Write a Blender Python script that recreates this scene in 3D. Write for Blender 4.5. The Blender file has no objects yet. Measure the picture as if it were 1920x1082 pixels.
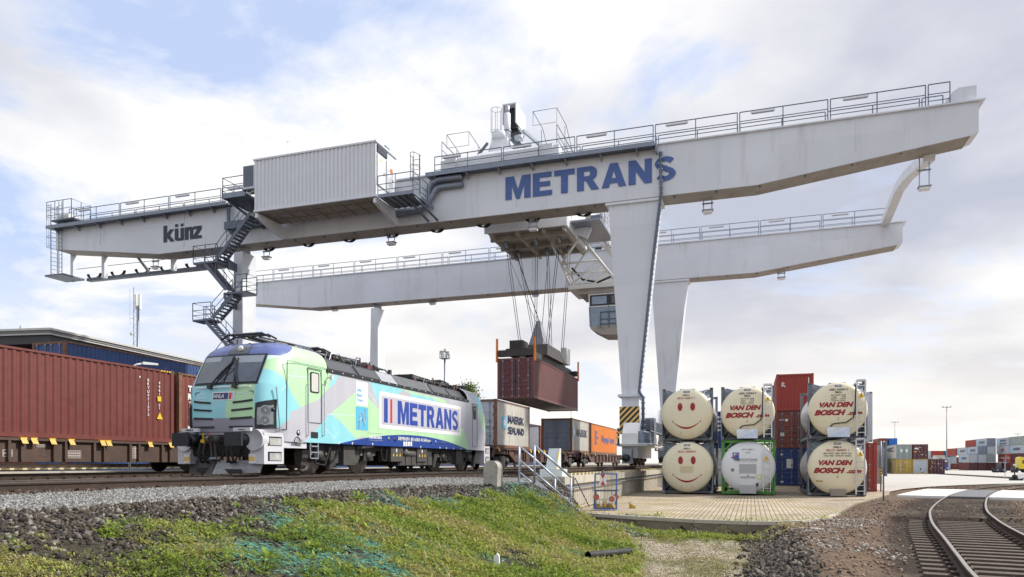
import bpy, math, random
import numpy as np
from mathutils import Vector, Matrix
SC = bpy.context.scene
COL = SC.collection
R = math.radians
# ---------------------------------------------------------------- camera, world, sun, exposure
# world axes: X across the railway tracks (right +), Y along the tracks (away), Z up; the camera stands at the origin
FPX, HV = 1349.0, 868.0
TH = math.atan(448 / FPX); SN, CS = math.sin(TH), math.cos(TH)
EYE = 1.5
cam = bpy.data.cameras.new('camera'); camo = bpy.data.objects.new('camera', cam); COL.objects.link(camo)
camo.location = (0, 0, EYE); camo.rotation_euler = (R(90), 0, TH)
cam.sensor_width = 36; cam.lens = FPX / 1920 * 36; cam.shift_y = (HV - 541) / 1920
cam.clip_start = .1; cam.clip_end = 6000
SC.camera = camo
SUN_AZ, SUN_EL = (0.80, 0.52), 42.0
world = bpy.data.worlds.new('World'); SC.world = world; world.use_nodes = True
wn = world.node_tree; wn.nodes.clear()
def _n(t, typ, **kw):
    n = t.nodes.new(typ)
    for k, v in kw.items(): setattr(n, k, v)
    return n
sky = _n(wn, 'ShaderNodeTexSky', sky_type='NISHITA', sun_disc=False)
sky.sun_elevation = R(SUN_EL); sky.sun_rotation = math.atan2(SUN_AZ[0], SUN_AZ[1]); sky.air_density = 1.0; sky.dust_density = 1.5
tc = _n(wn, 'ShaderNodeTexCoord'); sp = _n(wn, 'ShaderNodeSeparateXYZ'); wn.links.new(tc.outputs['Generated'], sp.inputs[0])
def wm(op, a, b=None, clamp=False):
    n = _n(wn, 'ShaderNodeMath', operation=op, use_clamp=clamp)
    for i, x in enumerate((a, b)):
        if x is None: continue
        if isinstance(x, (int, float)): n.inputs[i].default_value = x
        else: wn.links.new(x, n.inputs[i])
    return n.outputs[0]
zc = wm('MAXIMUM', sp.outputs[2], 0.0)
den = wm('ADD', zc, 0.22)
cv = _n(wn, 'ShaderNodeCombineXYZ')
wn.links.new(wm('DIVIDE', sp.outputs[0], den), cv.inputs[0]); wn.links.new(wm('DIVIDE', sp.outputs[1], den), cv.inputs[1])
nz = _n(wn, 'ShaderNodeTexNoise'); nz.inputs['Scale'].default_value = 1.15; nz.inputs['Detail'].default_value = 9; nz.inputs['Roughness'].default_value = .58; nz.inputs['Distortion'].default_value = .35
mpn = _n(wn, 'ShaderNodeMapping'); mpn.inputs['Location'].default_value = (14.7, -3.1, 3); mpn.inputs['Scale'].default_value = (1, 1.25, 1)
wn.links.new(cv.outputs[0], mpn.inputs[0]); wn.links.new(mpn.outputs[0], nz.inputs['Vector'])
nz2 = _n(wn, 'ShaderNodeTexNoise'); nz2.inputs['Scale'].default_value = .9; nz2.inputs['Detail'].default_value = 6
mp2 = _n(wn, 'ShaderNodeMapping'); mp2.inputs['Location'].default_value = (-3.1, 14.7, 6)
wn.links.new(cv.outputs[0], mp2.inputs[0]); wn.links.new(mp2.outputs[0], nz2.inputs['Vector'])
def ramp(t, src, stops):
    r = _n(t, 'ShaderNodeValToRGB'); e = r.color_ramp.elements
    while len(e) < len(stops): e.new(.5)
    for k, (p, c) in zip(e, stops): k.position = p; k.color = (*c, 1) if len(c) == 3 else c
    t.links.new(src, r.inputs[0]); return r.outputs[0]
cover = ramp(wn, nz.outputs[0], [(.435, (0, 0, 0)), (.535, (1, 1, 1))])
cloudc = ramp(wn, nz2.outputs[0], [(.40, (.41, .43, .51)), (.58, (.76, .755, .755))])
hor = ramp(wn, zc, [(0.0, (1, 1, 1)), (.25, (0, 0, 0))])
mixb = _n(wn, 'ShaderNodeMix', data_type='RGBA'); sc0 = _n(wn, 'ShaderNodeMix', data_type='RGBA', blend_type='ADD')
skyg = _n(wn, 'ShaderNodeVectorMath', operation='SCALE'); wn.links.new(sky.outputs[0], skyg.inputs[0]); skyg.inputs['Scale'].default_value = .035
sc0.inputs[0].default_value = 1.0; wn.links.new(skyg.outputs[0], sc0.inputs[6]); sc0.inputs[7].default_value = (.35, .415, .575, 1)
wn.links.new(cover, mixb.inputs[0]); wn.links.new(sc0.outputs[2], mixb.inputs[6]); wn.links.new(cloudc, mixb.inputs[7])
mixh = _n(wn, 'ShaderNodeMix', data_type='RGBA'); wn.links.new(wm('MULTIPLY', hor, .85), mixh.inputs[0])
wn.links.new(mixb.outputs[2], mixh.inputs[6]); mixh.inputs[7].default_value = (.82, .775, .70, 1)
bg = _n(wn, 'ShaderNodeBackground'); bg.inputs[1].default_value = .92; wn.links.new(mixh.outputs[2], bg.inputs[0])
wo = _n(wn, 'ShaderNodeOutputWorld'); wn.links.new(bg.outputs[0], wo.inputs[0])
sl = bpy.data.lights.new('sun', 'SUN'); sl.energy = 3.4; sl.angle = R(4); sl.color = (1, .955, .88)
so = bpy.data.objects.new('sun', sl); COL.objects.link(so)
ce = math.cos(R(SUN_EL)); na = math.hypot(*SUN_AZ)
so.rotation_euler = Vector((SUN_AZ[0] / na * ce, SUN_AZ[1] / na * ce, math.sin(R(SUN_EL)))).to_track_quat('Z', 'Y').to_euler()
so.location = (30, -20, 60)
SC.view_settings.view_transform = 'Standard'; SC.view_settings.look = 'None'; SC.view_settings.exposure = 0.60; SC.view_settings.gamma = 1
# ---------------------------------------------------------------- survey helpers: a sight line of the photograph cut by a known plane
def atz(u, v, z):
    Y = FPX * (z - EYE) / (HV - v); X = (u - 960) / FPX * Y
    return Vector((CS * X - SN * Y, SN * X + CS * Y, z))
def atx(u, v, x):
    k = (u - 960) / FPX; Y = x / (CS * k - SN)
    return Vector((x, Y * (SN * k + CS), EYE + (HV - v) * Y / FPX))
def aty(u, v, y):
    k = (u - 960) / FPX; Y = y / (SN * k + CS)
    return Vector((Y * (CS * k - SN), y, EYE + (HV - v) * Y / FPX))
def atd(u, v, Y):
    X = (u - 960) / FPX * Y
    return Vector((CS * X - SN * Y, SN * X + CS * Y, EYE + (HV - v) * Y / FPX))
# ---------------------------------------------------------------- materials
def N(t, typ, ins=None, **kw):
    n = t.nodes.new(typ)
    for k, v in kw.items(): setattr(n, k, v)
    for k, v in (ins or {}).items():
        if hasattr(v, 'is_output') or isinstance(v, bpy.types.NodeSocket): t.links.new(v, n.inputs[k])
        else: n.inputs[k].default_value = v
    return n
def mixc(t, fac, a, b, blend='MIX'):
    n = t.nodes.new('ShaderNodeMix'); n.data_type = 'RGBA'; n.blend_type = blend
    for i, x in ((0, fac), (6, a), (7, b)):
        if isinstance(x, bpy.types.NodeSocket): t.links.new(x, n.inputs[i])
        elif isinstance(x, (int, float)): n.inputs[i].default_value = x
        else: n.inputs[i].default_value = (*x[:3], 1)
    return n.outputs[2]
MATS = {}
def M(name, col, rough=.6, metal=0., var=.12, vs=1.2, dirt=None, damt=.5, ds=1.5, streak=0, bump=0., bs=30., spec=.5, emit=None, coat=0., attr=None, rust=0., panel=0.):
    if name in MATS: return MATS[name]
    m = bpy.data.materials.new(name); m.use_nodes = True; t = m.node_tree
    b = t.nodes['Principled BSDF']; tcn = t.nodes.new('ShaderNodeTexCoord'); P = tcn.outputs['Object']
    n1 = N(t, 'ShaderNodeTexNoise', {'Vector': P, 'Scale': vs, 'Detail': 5.0, 'Roughness': .6})
    g = N(t, 'ShaderNodeMapRange', {0: n1.outputs[0], 1: .25, 2: .75, 3: 1 - var, 4: 1 + var})
    base = col
    if attr: base = N(t, 'ShaderNodeAttribute', attribute_name=attr).outputs[0]
    vm = t.nodes.new('ShaderNodeVectorMath'); vm.operation = 'SCALE'
    if isinstance(base, bpy.types.NodeSocket): t.links.new(base, vm.inputs[0])
    else: vm.inputs[0].default_value = base[:3]
    t.links.new(g.outputs[0], vm.inputs['Scale']); c = vm.outputs[0]
    if dirt:
        mp = N(t, 'ShaderNodeMapping', {'Vector': P, 'Scale': (1, 1, .12 if streak else 1), 'Location': (3.7, 1.9, 8.1)})
        n2 = N(t, 'ShaderNodeTexNoise', {'Vector': mp.outputs[0], 'Scale': ds, 'Detail': 8.0, 'Roughness': .7})
        f = N(t, 'ShaderNodeMapRange', {0: n2.outputs[0], 1: .66 - .3 * damt, 2: .84 - .3 * damt, 3: 0., 4: min(1., .4 + damt * .5)})
        c = mixc(t, f.outputs[0], c, dirt)
    if panel:
        fl = N(t, 'ShaderNodeVectorMath', {0: N(t, 'ShaderNodeMapping', {'Vector': P, 'Scale': (1 / panel, 1 / panel, .3)}).outputs[0]}, operation='FLOOR'); wn_ = N(t, 'ShaderNodeTexWhiteNoise', {0: fl.outputs[0]})
        pg = N(t, 'ShaderNodeMapRange', {0: wn_.outputs[0], 3: .955, 4: 1.03}); c = N(t, 'ShaderNodeVectorMath', {0: c, 'Scale': pg.outputs[0]}, operation='SCALE').outputs[0]
    if rust:
        mp = N(t, 'ShaderNodeMapping', {'Vector': P, 'Scale': (1.9, 1.9, .05), 'Location': (9.7, 4.9, 2.1)}); n5 = N(t, 'ShaderNodeTexNoise', {'Vector': mp.outputs[0], 'Scale': 1.6, 'Detail': 7.0, 'Roughness': .65})
        f5 = N(t, 'ShaderNodeMapRange', {0: n5.outputs[0], 1: .63, 2: .76, 3: 0., 4: rust}); c = mixc(t, f5.outputs[0], c, (.30, .20, .10))
    t.links.new(c, b.inputs['Base Color'])
    n3 = N(t, 'ShaderNodeTexNoise', {'Vector': P, 'Scale': vs * 4, 'Detail': 4.0})
    rr = N(t, 'ShaderNodeMapRange', {0: n3.outputs[0], 1: .2, 2: .8, 3: max(.03, rough - .1), 4: min(1, rough + .1)})
    t.links.new(rr.outputs[0], b.inputs['Roughness'])
    b.inputs['Metallic'].default_value = metal; b.inputs['Specular IOR Level'].default_value = spec
    if coat: b.inputs['Coat Weight'].default_value = coat; b.inputs['Coat Roughness'].default_value = .15
    if bump:
        n4 = N(t, 'ShaderNodeTexNoise', {'Vector': P, 'Scale': bs, 'Detail': 6.0})
        bp = N(t, 'ShaderNodeBump', {'Height': n4.outputs[0], 'Strength': bump, 'Distance': .03}); t.links.new(bp.outputs[0], b.inputs['Normal'])
    if emit: b.inputs['Emission Color'].default_value = (*col, 1); b.inputs['Emission Strength'].default_value = emit
    MATS[name] = m; return m
RUST = (.16, .065, .03)
crane_white = M('crane_white', (.68, .705, .75), .45, var=.05, vs=.5, dirt=(.46, .46, .455), damt=.36, ds=1.1, streak=1, rust=.28, panel=2.9)
crane_grey = M('crane_grey', (.30, .315, .34), .5, var=.08, dirt=(.2, .18, .16), damt=.3, streak=1)
rear_white = M('rear_white', (.68, .705, .75), .45, var=.05, vs=.5, dirt=(.43, .39, .32), damt=.34, ds=1.6, streak=1, rust=.5, panel=2.9)
steel_dark = M('steel_dark', (.125, .15, .19), .5, .4, var=.15)
galv = M('galvanised', (.22, .25, .30), .45, .5, var=.15, vs=6)
galv_lt = M('galvanised_light', (.42, .46, .52), .42, .5, var=.15, vs=6)
house_white = M('house_white', (.70, .72, .75), .4, var=.04, dirt=(.45, .42, .38), damt=.15, streak=1)
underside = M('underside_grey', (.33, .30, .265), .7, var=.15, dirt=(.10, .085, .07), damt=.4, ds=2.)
navy = M('navy_paint', (.045, .085, .27), .4, var=.06)
black = M('black_paint', (.012, .014, .018), .45, var=.2)
rubber = M('rubber_black', (.015, .015, .016), .7, var=.2)
glass = M('window_glass', (.02, .03, .045), .04, var=.1, spec=.8)
glass_blue = M('cab_window_glass', (.16, .24, .33), .05, var=.3, vs=2.5, spec=.8)
white = M('white_paint', (.78, .78, .77), .4, var=.04)
dirty_white = M('dirty_white', (.68, .68, .64), .5, var=.06, dirt=(.35, .28, .2), damt=.35, ds=2.5)
rail_side = M('rail_side', (.052, .034, .024), .75, .2, var=.3, vs=4, dirt=(.10, .05, .03), damt=.5, ds=6)
rail_top = M('rail_top', (.72, .70, .67), .34, .45, var=.08)
yellow = M('yellow_paint', (.78, .50, .03), .45, var=.1)
hazard_y = M('hazard_yellow', (.80, .52, .16), .45, var=.05)
red = M('red_paint', (.55, .03, .03), .45, var=.1)
orange = M('orange_paint', (.75, .22, .03), .45, var=.1)
concrete = M('concrete', (.46, .42, .35), .85, var=.14, vs=2, dirt=(.24, .20, .15), damt=.5, ds=1.3, streak=1, bump=.3, bs=40)
concrete_pale = M('concrete_pale', (.45, .43, .39), .85, var=.08, vs=.6, dirt=(.36, .335, .29), damt=.5, ds=.22, bump=.1)
stone_conc = M('marker_concrete', (.40, .38, .33), .9, var=.2, vs=8, dirt=(.10, .095, .07), damt=.4, ds=7, bump=.5, bs=40)
blue_steel = M('blue_steel', (.06, .15, .42), .45, var=.15, dirt=RUST, damt=.15, ds=9)
chock_y = M('chock_yellow', (.55, .33, .03), .6, var=.3, vs=12, dirt=(.05, .035, .02), damt=.4, ds=12)
# ---------------------------------------------------------------- mesh builder
class MB:
    def __init__(s): s.v = []; s.f = []; s.m = []; s.s = []; s.mats = []
    def mi(s, m):
        if m not in s.mats: s.mats.append(m)
        return s.mats.index(m)
    def add(s, vs, fs, m, smooth=False):
        o = len(s.v); k = s.mi(m); s.v += [tuple(p) for p in vs]
        for f in fs: s.f.append(tuple(i + o for i in f)); s.m.append(k); s.s.append(smooth)
        return s
    def box(s, x0, x1, y0, y1, z0, z1, m):
        return s.add([(x, y, z) for z in (z0, z1) for y in (y0, y1) for x in (x0, x1)],
                     [(0, 2, 3, 1), (4, 5, 7, 6), (0, 1, 5, 4), (2, 6, 7, 3), (0, 4, 6, 2), (1, 3, 7, 5)], m)
    def hexa(s, p, m):  # 8 points: bottom 4 ccw, top 4 ccw
        return s.add(p, [(3, 2, 1, 0), (4, 5, 6, 7), (0, 1, 5, 4), (1, 2, 6, 5), (2, 3, 7, 6), (3, 0, 4, 7)], m)
    def bar(s, p, q, w, h, m, up=(0, 0, 1)):
        p = Vector(p); q = Vector(q); d = (q - p).normalized(); u = Vector(up)
        if abs(d.dot(u)) > .98: u = Vector((0, 1, 0))
        a = d.cross(u).normalized() * (w / 2); b = a.cross(d).normalized() * (h / 2)
        return s.hexa([p - a - b, p + a - b, q + a - b, q - a - b, p - a + b, p + a + b, q + a + b, q - a + b], m)
    def tube(s, pts, r, m, n=6, caps=True):
        pts = [Vector(p) for p in pts]; o = len(s.v); vs = []; fs = []; u = None; K = len(pts)
        for i, p in enumerate(pts):
            d = ((pts[min(i + 1, K - 1)] - p).normalized() + (p - pts[max(i - 1, 0)]).normalized())
            d = d.normalized() if d.length > 1e-6 else Vector((0, 0, 1))
            if u is None:
                u = d.cross(Vector((0, 0, 1)) if abs(d.z) < .9 else Vector((1, 0, 0))).normalized()
            else: u = (u - d * u.dot(d)).normalized()
            w = d.cross(u); rr = r[i] if isinstance(r, (list, tuple)) else r
            for k in range(n):
                a = 2 * math.pi * k / n; vs.append(p + u * (rr * math.cos(a)) + w * (rr * math.sin(a)))
        for i in range(K - 1):
            for k in range(n): fs.append((i * n + k, i * n + (k + 1) % n, (i + 1) * n + (k + 1) % n, (i + 1) * n + k))
        if caps: fs.append(tuple(range(n - 1, -1, -1))); fs.append(tuple((K - 1) * n + k for k in range(n)))
        return s.add(vs, fs, m, n > 6)
    def prism(s, poly, axis, a, b, m):  # polygon in the two other axes (cyclic order), extruded along axis
        def P(p, d): return {'x': (d, p[0], p[1]), 'y': (p[0], d, p[1]), 'z': (p[0], p[1], d)}[axis]
        n = len(poly); vs = [P(p, a) for p in poly] + [P(p, b) for p in poly]
        return s.add(vs, [tuple(range(n)), tuple(range(2 * n - 1, n - 1, -1))] + [(i, (i + 1) % n, (i + 1) % n + n, i + n) for i in range(n)], m)
    def disc(s, c, r, axis, d, m, n=20, r2=None):  # a closed cylinder along axis from c, length d
        c = Vector(c); a = {'x': Vector((1, 0, 0)), 'y': Vector((0, 1, 0)), 'z': Vector((0, 0, 1))}[axis]
        return s.tube([c, c + a * d], [r, r if r2 is None else r2], m, n)
    def lathe(s, prof, o, axis, m, n=32, cap=True):  # prof: (radius, along)
        o = Vector(o); vs = []; fs = []
        E = {'y': (Vector((1, 0, 0)), Vector((0, 0, 1)), Vector((0, 1, 0))), 'x': (Vector((0, 1, 0)), Vector((0, 0, 1)), Vector((1, 0, 0))), 'z': (Vector((1, 0, 0)), Vector((0, 1, 0)), Vector((0, 0, 1)))}[axis]
        for r, t in prof:
            for k in range(n):
                a = 2 * math.pi * k / n; vs.append(o + E[0] * r * math.cos(a) + E[1] * r * math.sin(a) + E[2] * t)
        for i in range(len(prof) - 1):
            for k in range(n): fs.append((i * n + k, i * n + (k + 1) % n, (i + 1) * n + (k + 1) % n, (i + 1) * n + k))
        if cap: fs += [tuple(range(n)), tuple((len(prof) - 1) * n + k for k in range(n))]
        return s.add(vs, fs, m, True)
    def flat(s, pts, m): return s.add(pts, [tuple(range(len(pts)))], m)
    def text(s, st, org, right, up, h, m, w=None, bold=0., shear=0., lift=.006, warp=None, align='L'):
        vs, fs = text_mesh(st, bold, shear)
        xs = [p[0] for p in vs]; ys = [p[1] for p in vs]; x0, x1, y0, y1 = min(xs), max(xs), min(ys), max(ys)
        sy = h / (y1 - y0); sx = (w / (x1 - x0)) if w else sy
        if align == 'C': off = -sx * (x1 - x0) / 2
        else: off = 0
        org = Vector(org); right = Vector(right).normalized(); up = Vector(up).normalized(); nr = right.cross(up) * lift
        out = []
        for p in vs:
            q = org + right * ((p[0] - x0) * sx + off) + up * ((p[1] - y0) * sy) + nr
            if warp: q = warp(q)
            out.append(q)
        return s.add(out, fs, m)
    def build(s, name, parent=None, loc=None, kind=None, auto=False):
        me = bpy.data.meshes.new(name)
        off = Vector(parent['_o']) if parent is not None and '_o' in parent else Vector((0, 0, 0))
        if loc is not None: off = Vector(loc)
        me.from_pydata([(a - off.x, b - off.y, c - off.z) for a, b, c in s.v], [], s.f)
        for m in s.mats: me.materials.append(m)
        me.polygons.foreach_set('material_index', s.m); me.polygons.foreach_set('use_smooth', s.s); me.update()
        o = bpy.data.objects.new(name, me); COL.objects.link(o)
        if parent is not None: o.parent = parent
        elif loc is not None: o.location = loc
        if parent is not None and '_o' in parent: o['_o'] = parent['_o']
        if kind: o['kind'] = kind
        return o
_TX = {}
def text_mesh(st, bold, shear):
    key = (st, bold, shear)
    if key not in _TX:
        cu = bpy.data.curves.new('t', 'FONT'); cu.body = st; cu.offset = bold; cu.shear = shear; cu.resolution_u = 4
        ob = bpy.data.objects.new('t', cu); me = bpy.data.meshes.new_from_object(ob)
        _TX[key] = ([tuple(v.co) for v in me.vertices], [tuple(p.vertices) for p in me.polygons])
        bpy.data.objects.remove(ob); bpy.data.meshes.remove(me); bpy.data.curves.remove(cu)
    return _TX[key]
def thing(name, label, cat, loc=(0, 0, 0), group=None):
    o = bpy.data.objects.new(name, None); COL.objects.link(o); o.location = loc; o.empty_display_size = .3
    o['label'] = label; o['category'] = cat; o['_o'] = tuple(loc)
    if group: o['group'] = group
    return o
def tag(o, label, cat, group=None, kind=None):
    o['label'] = label; o['category'] = cat
    if group: o['group'] = group
    if kind: o['kind'] = kind
    return o
def copy_tree(o, parent=None, loc=None):
    c = o.copy(); COL.objects.link(c)
    if parent is not None: c.parent = parent; c.matrix_parent_inverse = o.matrix_parent_inverse
    if loc is not None: c.location = loc; c['_o'] = tuple(loc)
    for ch in list(o.children): copy_tree(ch, c)
    return c
def lerp(a, b, t): return a + (b - a) * t
X3, Y3, Z3 = Vector((1, 0, 0)), Vector((0, 1, 0)), Vector((0, 0, 1))
rng = np.random.default_rng(7); random.seed(7)
def railing(mb, pts, h, m, step=1.4, rails=(1., .55, .25), r=.028):
    pts = [Vector(p) for p in pts]
    for f in rails: mb.tube([p + Z3 * h * f for p in pts], r if f == 1. else r * .8, m, 5)
    for a, b in zip(pts, pts[1:]):
        k = max(1, round((b - a).length / step))
        for i in range(k + 1):
            p = a.lerp(b, i / k); mb.tube([p, p + Z3 * h], r, m, 5)
def flight(mb, p, q, wdir, width, m, n, rail=1.0, sides=(0, 1), tread=.26):
    p = Vector(p); q = Vector(q); w = Vector(wdir).normalized() * width; dh = Vector((q.x - p.x, q.y - p.y, 0)).normalized()
    for o in (Vector(), w): mb.bar(p + o, q + o, .05, .22, m)
    for i in range(n):
        c = p.lerp(q, (i + .5) / n) + w / 2; a = dh * (tread / 2); b = w / 2; t = Z3 * .02
        mb.hexa([c - a - b - t, c + a - b - t, c + a + b - t, c - a + b - t, c - a - b + t, c + a - b + t, c + a + b + t, c - a + b + t], m)
    for k in sides:
        o = w * k
        if rail:
            mb.tube([p + o + Z3 * rail, q + o + Z3 * rail], .025, m, 5); mb.tube([p + o + Z3 * rail * .5, q + o + Z3 * rail * .5], .02, m, 5)
            L = (q - p).length; kk = max(1, round(L / 1.5))
            for i in range(kk + 1):
                a = p.lerp(q, i / kk) + o; mb.tube([a, a + Z3 * rail], .024, m, 5)
# ---------------------------------------------------------------- terrain
ZR = 1.13          # rail head of the loco track
def yardz(x, y):
    d = -SN * x + CS * y
    return -.0048 * np.maximum(0, d - 38.)
def _vn(seed, n=64):
    g = np.random.default_rng(seed).random((n, n))
    def f(x, y, s):
        x = np.asarray(x) * s + 1000.3; y = np.asarray(y) * s + 1000.7
        i = np.floor(x).astype(int); j = np.floor(y).astype(int); a = x - i; b = y - j
        a = a * a * (3 - 2 * a); b = b * b * (3 - 2 * b)
        G = lambda p, q: g[p % n, q % n]
        return (G(i, j) * (1 - a) + G(i + 1, j) * a) * (1 - b) + (G(i, j + 1) * (1 - a) + G(i + 1, j + 1) * a) * b
    return f
vn1, vn2, vn3 = _vn(1), _vn(2), _vn(3)
def fbm(x, y, s, f=vn1): return (f(x, y, s) * .5 + f(x, y, s * 2.1) * .27 + f(x, y, s * 4.3) * .15 + f(x, y, s * 9) * .08)
EY = [-60, 0, 6, 9, 12, 14.5, 16.5, 17.8, 22, 900]; EX = [-7.9, -7.9, -7.8, -7.3, -7.2, -7.3, -6.5, -5.55, -5.6, -5.9]
TY = [-60, 5, 12, 16, 19, 20.5, 900]; TX = [1.0, -.5, -2.2, -2.9, -3.7, -4.4, -5.2]
SFX = [-9, -5.7, -4.66, -1.43, -.1, 1.0, 1.9, 2.4]; SFY = [21.9, 21.7, 21.1, 19.6, 19.4, 19.8, 21.2, 23.3]
def sstep(a, b, x):
    t = np.clip((x - a) / (b - a), 0, 1); return t * t * (3 - 2 * t)
TCY = [4., 7., 10.68, 13.16, 16.15, 19.89, 23.24, 26.2, 31., 36.6, 43.1, 50.4]; TCX = [2.79, 3.09, 3.49, 3.87, 4.34, 4.93, 5.56, 6.19, 7.42, 8.97, 11.1, 13.95]
def H(x, y, fine=True):
    x = np.asarray(x, float); y = np.asarray(y, float)
    e = np.interp(y, EY, EX); t = np.interp(y, TY, TX)
    z = .95 - 1.37 * (sstep(0, 1, (x - e) / (t - e)) * .6 + .4 * np.clip((x - e) / (t - e), 0, 1))
    m0 = np.interp(y, [0, 10, 17, 19.5], [1.0, .2, .2, -.2]); m1 = m0 + 1.3
    z = np.where(x > t, -.42 + .36 * sstep(0, 1, (x - m0) / (m1 - m0)), z)
    mound = sstep(-.3, 1.2, x - m0) * sstep(3.4, 1.9, x) * .12
    z = z + np.where(x > t, mound, 0)
    yf = np.interp(x, SFX, SFY)
    yard = (x > -6.3) & (y > np.where(x < -5.7, 22.5, yf)) & (y > 18)
    z = np.where(yard, -.06 + yardz(x, y), z)
    pile = np.exp(-(((x + 3.9) / .9) ** 2 + ((y - 19.6) / .9) ** 2)) * .22
    z = z + np.where(yard, 0, pile)
    far = (x >= 2.4) & (y > 18); z = np.where(far & ~yard, -.06 + yardz(x, y), z)
    cd = np.abs(x - np.interp(y, TCY, TCX)); ntr = (y > 2) & (y < 35.3) & (x > 0) & ~yard; z = np.where(ntr, np.minimum(z, -.06 - .15 * sstep(2.3, 1.5, cd)), z)
    if fine:
        a = np.where((x > e + .1) & ~yard, 1., .25); a = np.where(ntr, a * sstep(1.3, 2.4, cd), a); a = np.where(yard | (y > 60), 0, a)
        z = z + a * ((fbm(x, y, 1.3) - .5) * .16 + (fbm(x, y, 6., vn2) - .5) * .05)
    return z
def ground_hit(u, v):
    prev = 3.
    for Y in np.arange(3, 80, .05):
        p = atd(u, v, Y)
        if p.z <= float(H(p.x, p.y, False)): return p
    return atz(u, v, 0)
xs = np.concatenate([[-3000, -1200, -500, -250, -140, -90], np.arange(-60, -12, 2.), np.arange(-12, 9, .13), np.arange(9, 24, .5), np.arange(24, 60, 3), [75, 110, 200, 400, 900, 1600, 3000]])
ys = np.concatenate([[-300, -60, -20, -8], np.arange(-4, 3, 1.), np.arange(3, 24, .13), np.arange(24, 60, .6), np.arange(60, 120, 4), [135, 160, 200, 260, 400, 800, 1600, 4000]])
GX, GY = np.meshgrid(xs, ys); GZ = H(GX, GY)
def grid_mesh(name, GX, GY, GZ, mat, colr=None, kind='structure'):
    ny, nx = GX.shape; me = bpy.data.meshes.new(name); n = nx * ny
    me.vertices.add(n); me.vertices.foreach_set('co', np.stack([GX, GY, GZ], -1).astype(np.float32).ravel())
    i = np.arange(n).reshape(ny, nx); q = np.stack([i[:-1, :-1], i[:-1, 1:], i[1:, 1:], i[1:, :-1]], -1).reshape(-1, 4)
    fill(me, q)
    me.polygons.foreach_set('use_smooth', np.ones(len(q), bool)); me.materials.append(mat)
    if colr is not None: set_col(me, colr.reshape(-1, 3))
    me.update(); o = bpy.data.objects.new(name, me); COL.objects.link(o)
    if kind: o['kind'] = kind
    return o
def fill(me, q):
    k = q.shape[1]; me.loops.add(q.size); me.loops.foreach_set('vertex_index', q.astype(np.int32).ravel())
    me.polygons.add(len(q)); me.polygons.foreach_set('loop_start', (np.arange(len(q)) * k).astype(np.int32)); me.polygons.foreach_set('loop_total', np.full(len(q), k, np.int32)); me.update(calc_edges=True)
def set_col(me, c):
    a = me.color_attributes.new('tint', 'FLOAT_COLOR', 'POINT'); a.data.foreach_set('color', np.concatenate([c, np.ones((len(c), 1))], 1).astype(np.float32).ravel())
def zone_masks(x, y):
    e = np.interp(y, EY, EX); t = np.interp(y, TY, TX)
    j = (fbm(x, y, 1.1, vn3) - .5)
    gravel = sstep(-12.2, -11.2, x + j) * (1 - sstep(-.25, .1, x - e + j * .5)) * (y < 24)
    slope = sstep(-.2, .1, x - e + j * .4) * (x < t + .4)
    rocks = slope * (1 - sstep(.9, 1.7, x - e + j * 2.2 - .35 * sstep(10, 5, y)))
    m0 = np.interp(y, [0, 10, 17, 19.5], [1.0, .2, .2, -.2])
    dirt = sstep(-.2, .5, x - t + j) * (1 - sstep(-.3, .2, x - m0 + j)) * (y < 19.6)
    mound = sstep(-.1, .4, x - m0 + j * .6) * (y < 60)
    return gravel, slope, rocks, dirt, mound
gv, sl_, rk, dt, mo = zone_masks(GX, GY)
def lay(c, m, col): return c * (1 - m[..., None]) + np.array(col) * m[..., None]
gc = np.zeros(GX.shape + (3,)) + np.array([.045, .036, .028])
gc = lay(gc, sl_, (.075, .068, .045)); gc = lay(gc, rk, (.075, .062, .052)); gc = lay(gc, gv, (.19, .185, .175))
gc = lay(gc, dt, (.42, .36, .26)); gc = lay(gc, mo, (.20, .135, .092)); gc = lay(gc, sstep(2.1, 1.5, np.abs(GX - np.interp(GY, TCY, TCX))) * (GY < 36) * mo, (.060, .044, .034))
dk = sstep(.7, .2, np.abs(GX - np.interp(GY, [0, 10, 17, 19.5], [1.4, .5, .5, 0.1]))) * (GY < 19.6) * (GY > 0)
gc = lay(gc, dk * .75, (.055, .043, .035))
gc = lay(gc, (mo > .5) * sstep(.5, .62, fbm(GX, GY, .7, vn2)) * .5, (.20, .155, .115))
moss = sstep(.52, .62, fbm(GX + 9, GY, .8, vn2)) * dt * .6; gc = lay(gc, moss, (.16, .15, .03))
gc = lay(gc, (1. * ((GY > 60) | (np.abs(GX) > 60))), (.35, .32, .27))
mg = bpy.data.materials.new('ground'); mg.use_nodes = True; t = mg.node_tree; b = t.nodes['Principled BSDF']
P = N(t, 'ShaderNodeTexCoord').outputs['Object']; at = N(t, 'ShaderNodeAttribute', attribute_name='tint').outputs[0]
vo = N(t, 'ShaderNodeTexVoronoi', {'Vector': P, 'Scale': 26.}); vo2 = N(t, 'ShaderNodeTexVoronoi', {'Vector': P, 'Scale': 70.})
sepc = N(t, 'ShaderNodeSeparateColor', {0: vo.outputs['Color']}); sepc2 = N(t, 'ShaderNodeSeparateColor', {0: vo2.outputs['Color']})
f1 = N(t, 'ShaderNodeMapRange', {0: sepc.outputs[0], 3: .55, 4: 1.5}); f2 = N(t, 'ShaderNodeMapRange', {0: sepc2.outputs[0], 3: .7, 4: 1.3})
mm = N(t, 'ShaderNodeMath', {0: f1.outputs[0], 1: f2.outputs[0]}, operation='MULTIPLY')
v1 = N(t, 'ShaderNodeVectorMath', {0: at, 'Scale': mm.outputs[0]}, operation='SCALE'); t.links.new(v1.outputs[0], b.inputs['Base Color']); b.inputs['Roughness'].default_value = .95
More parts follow.
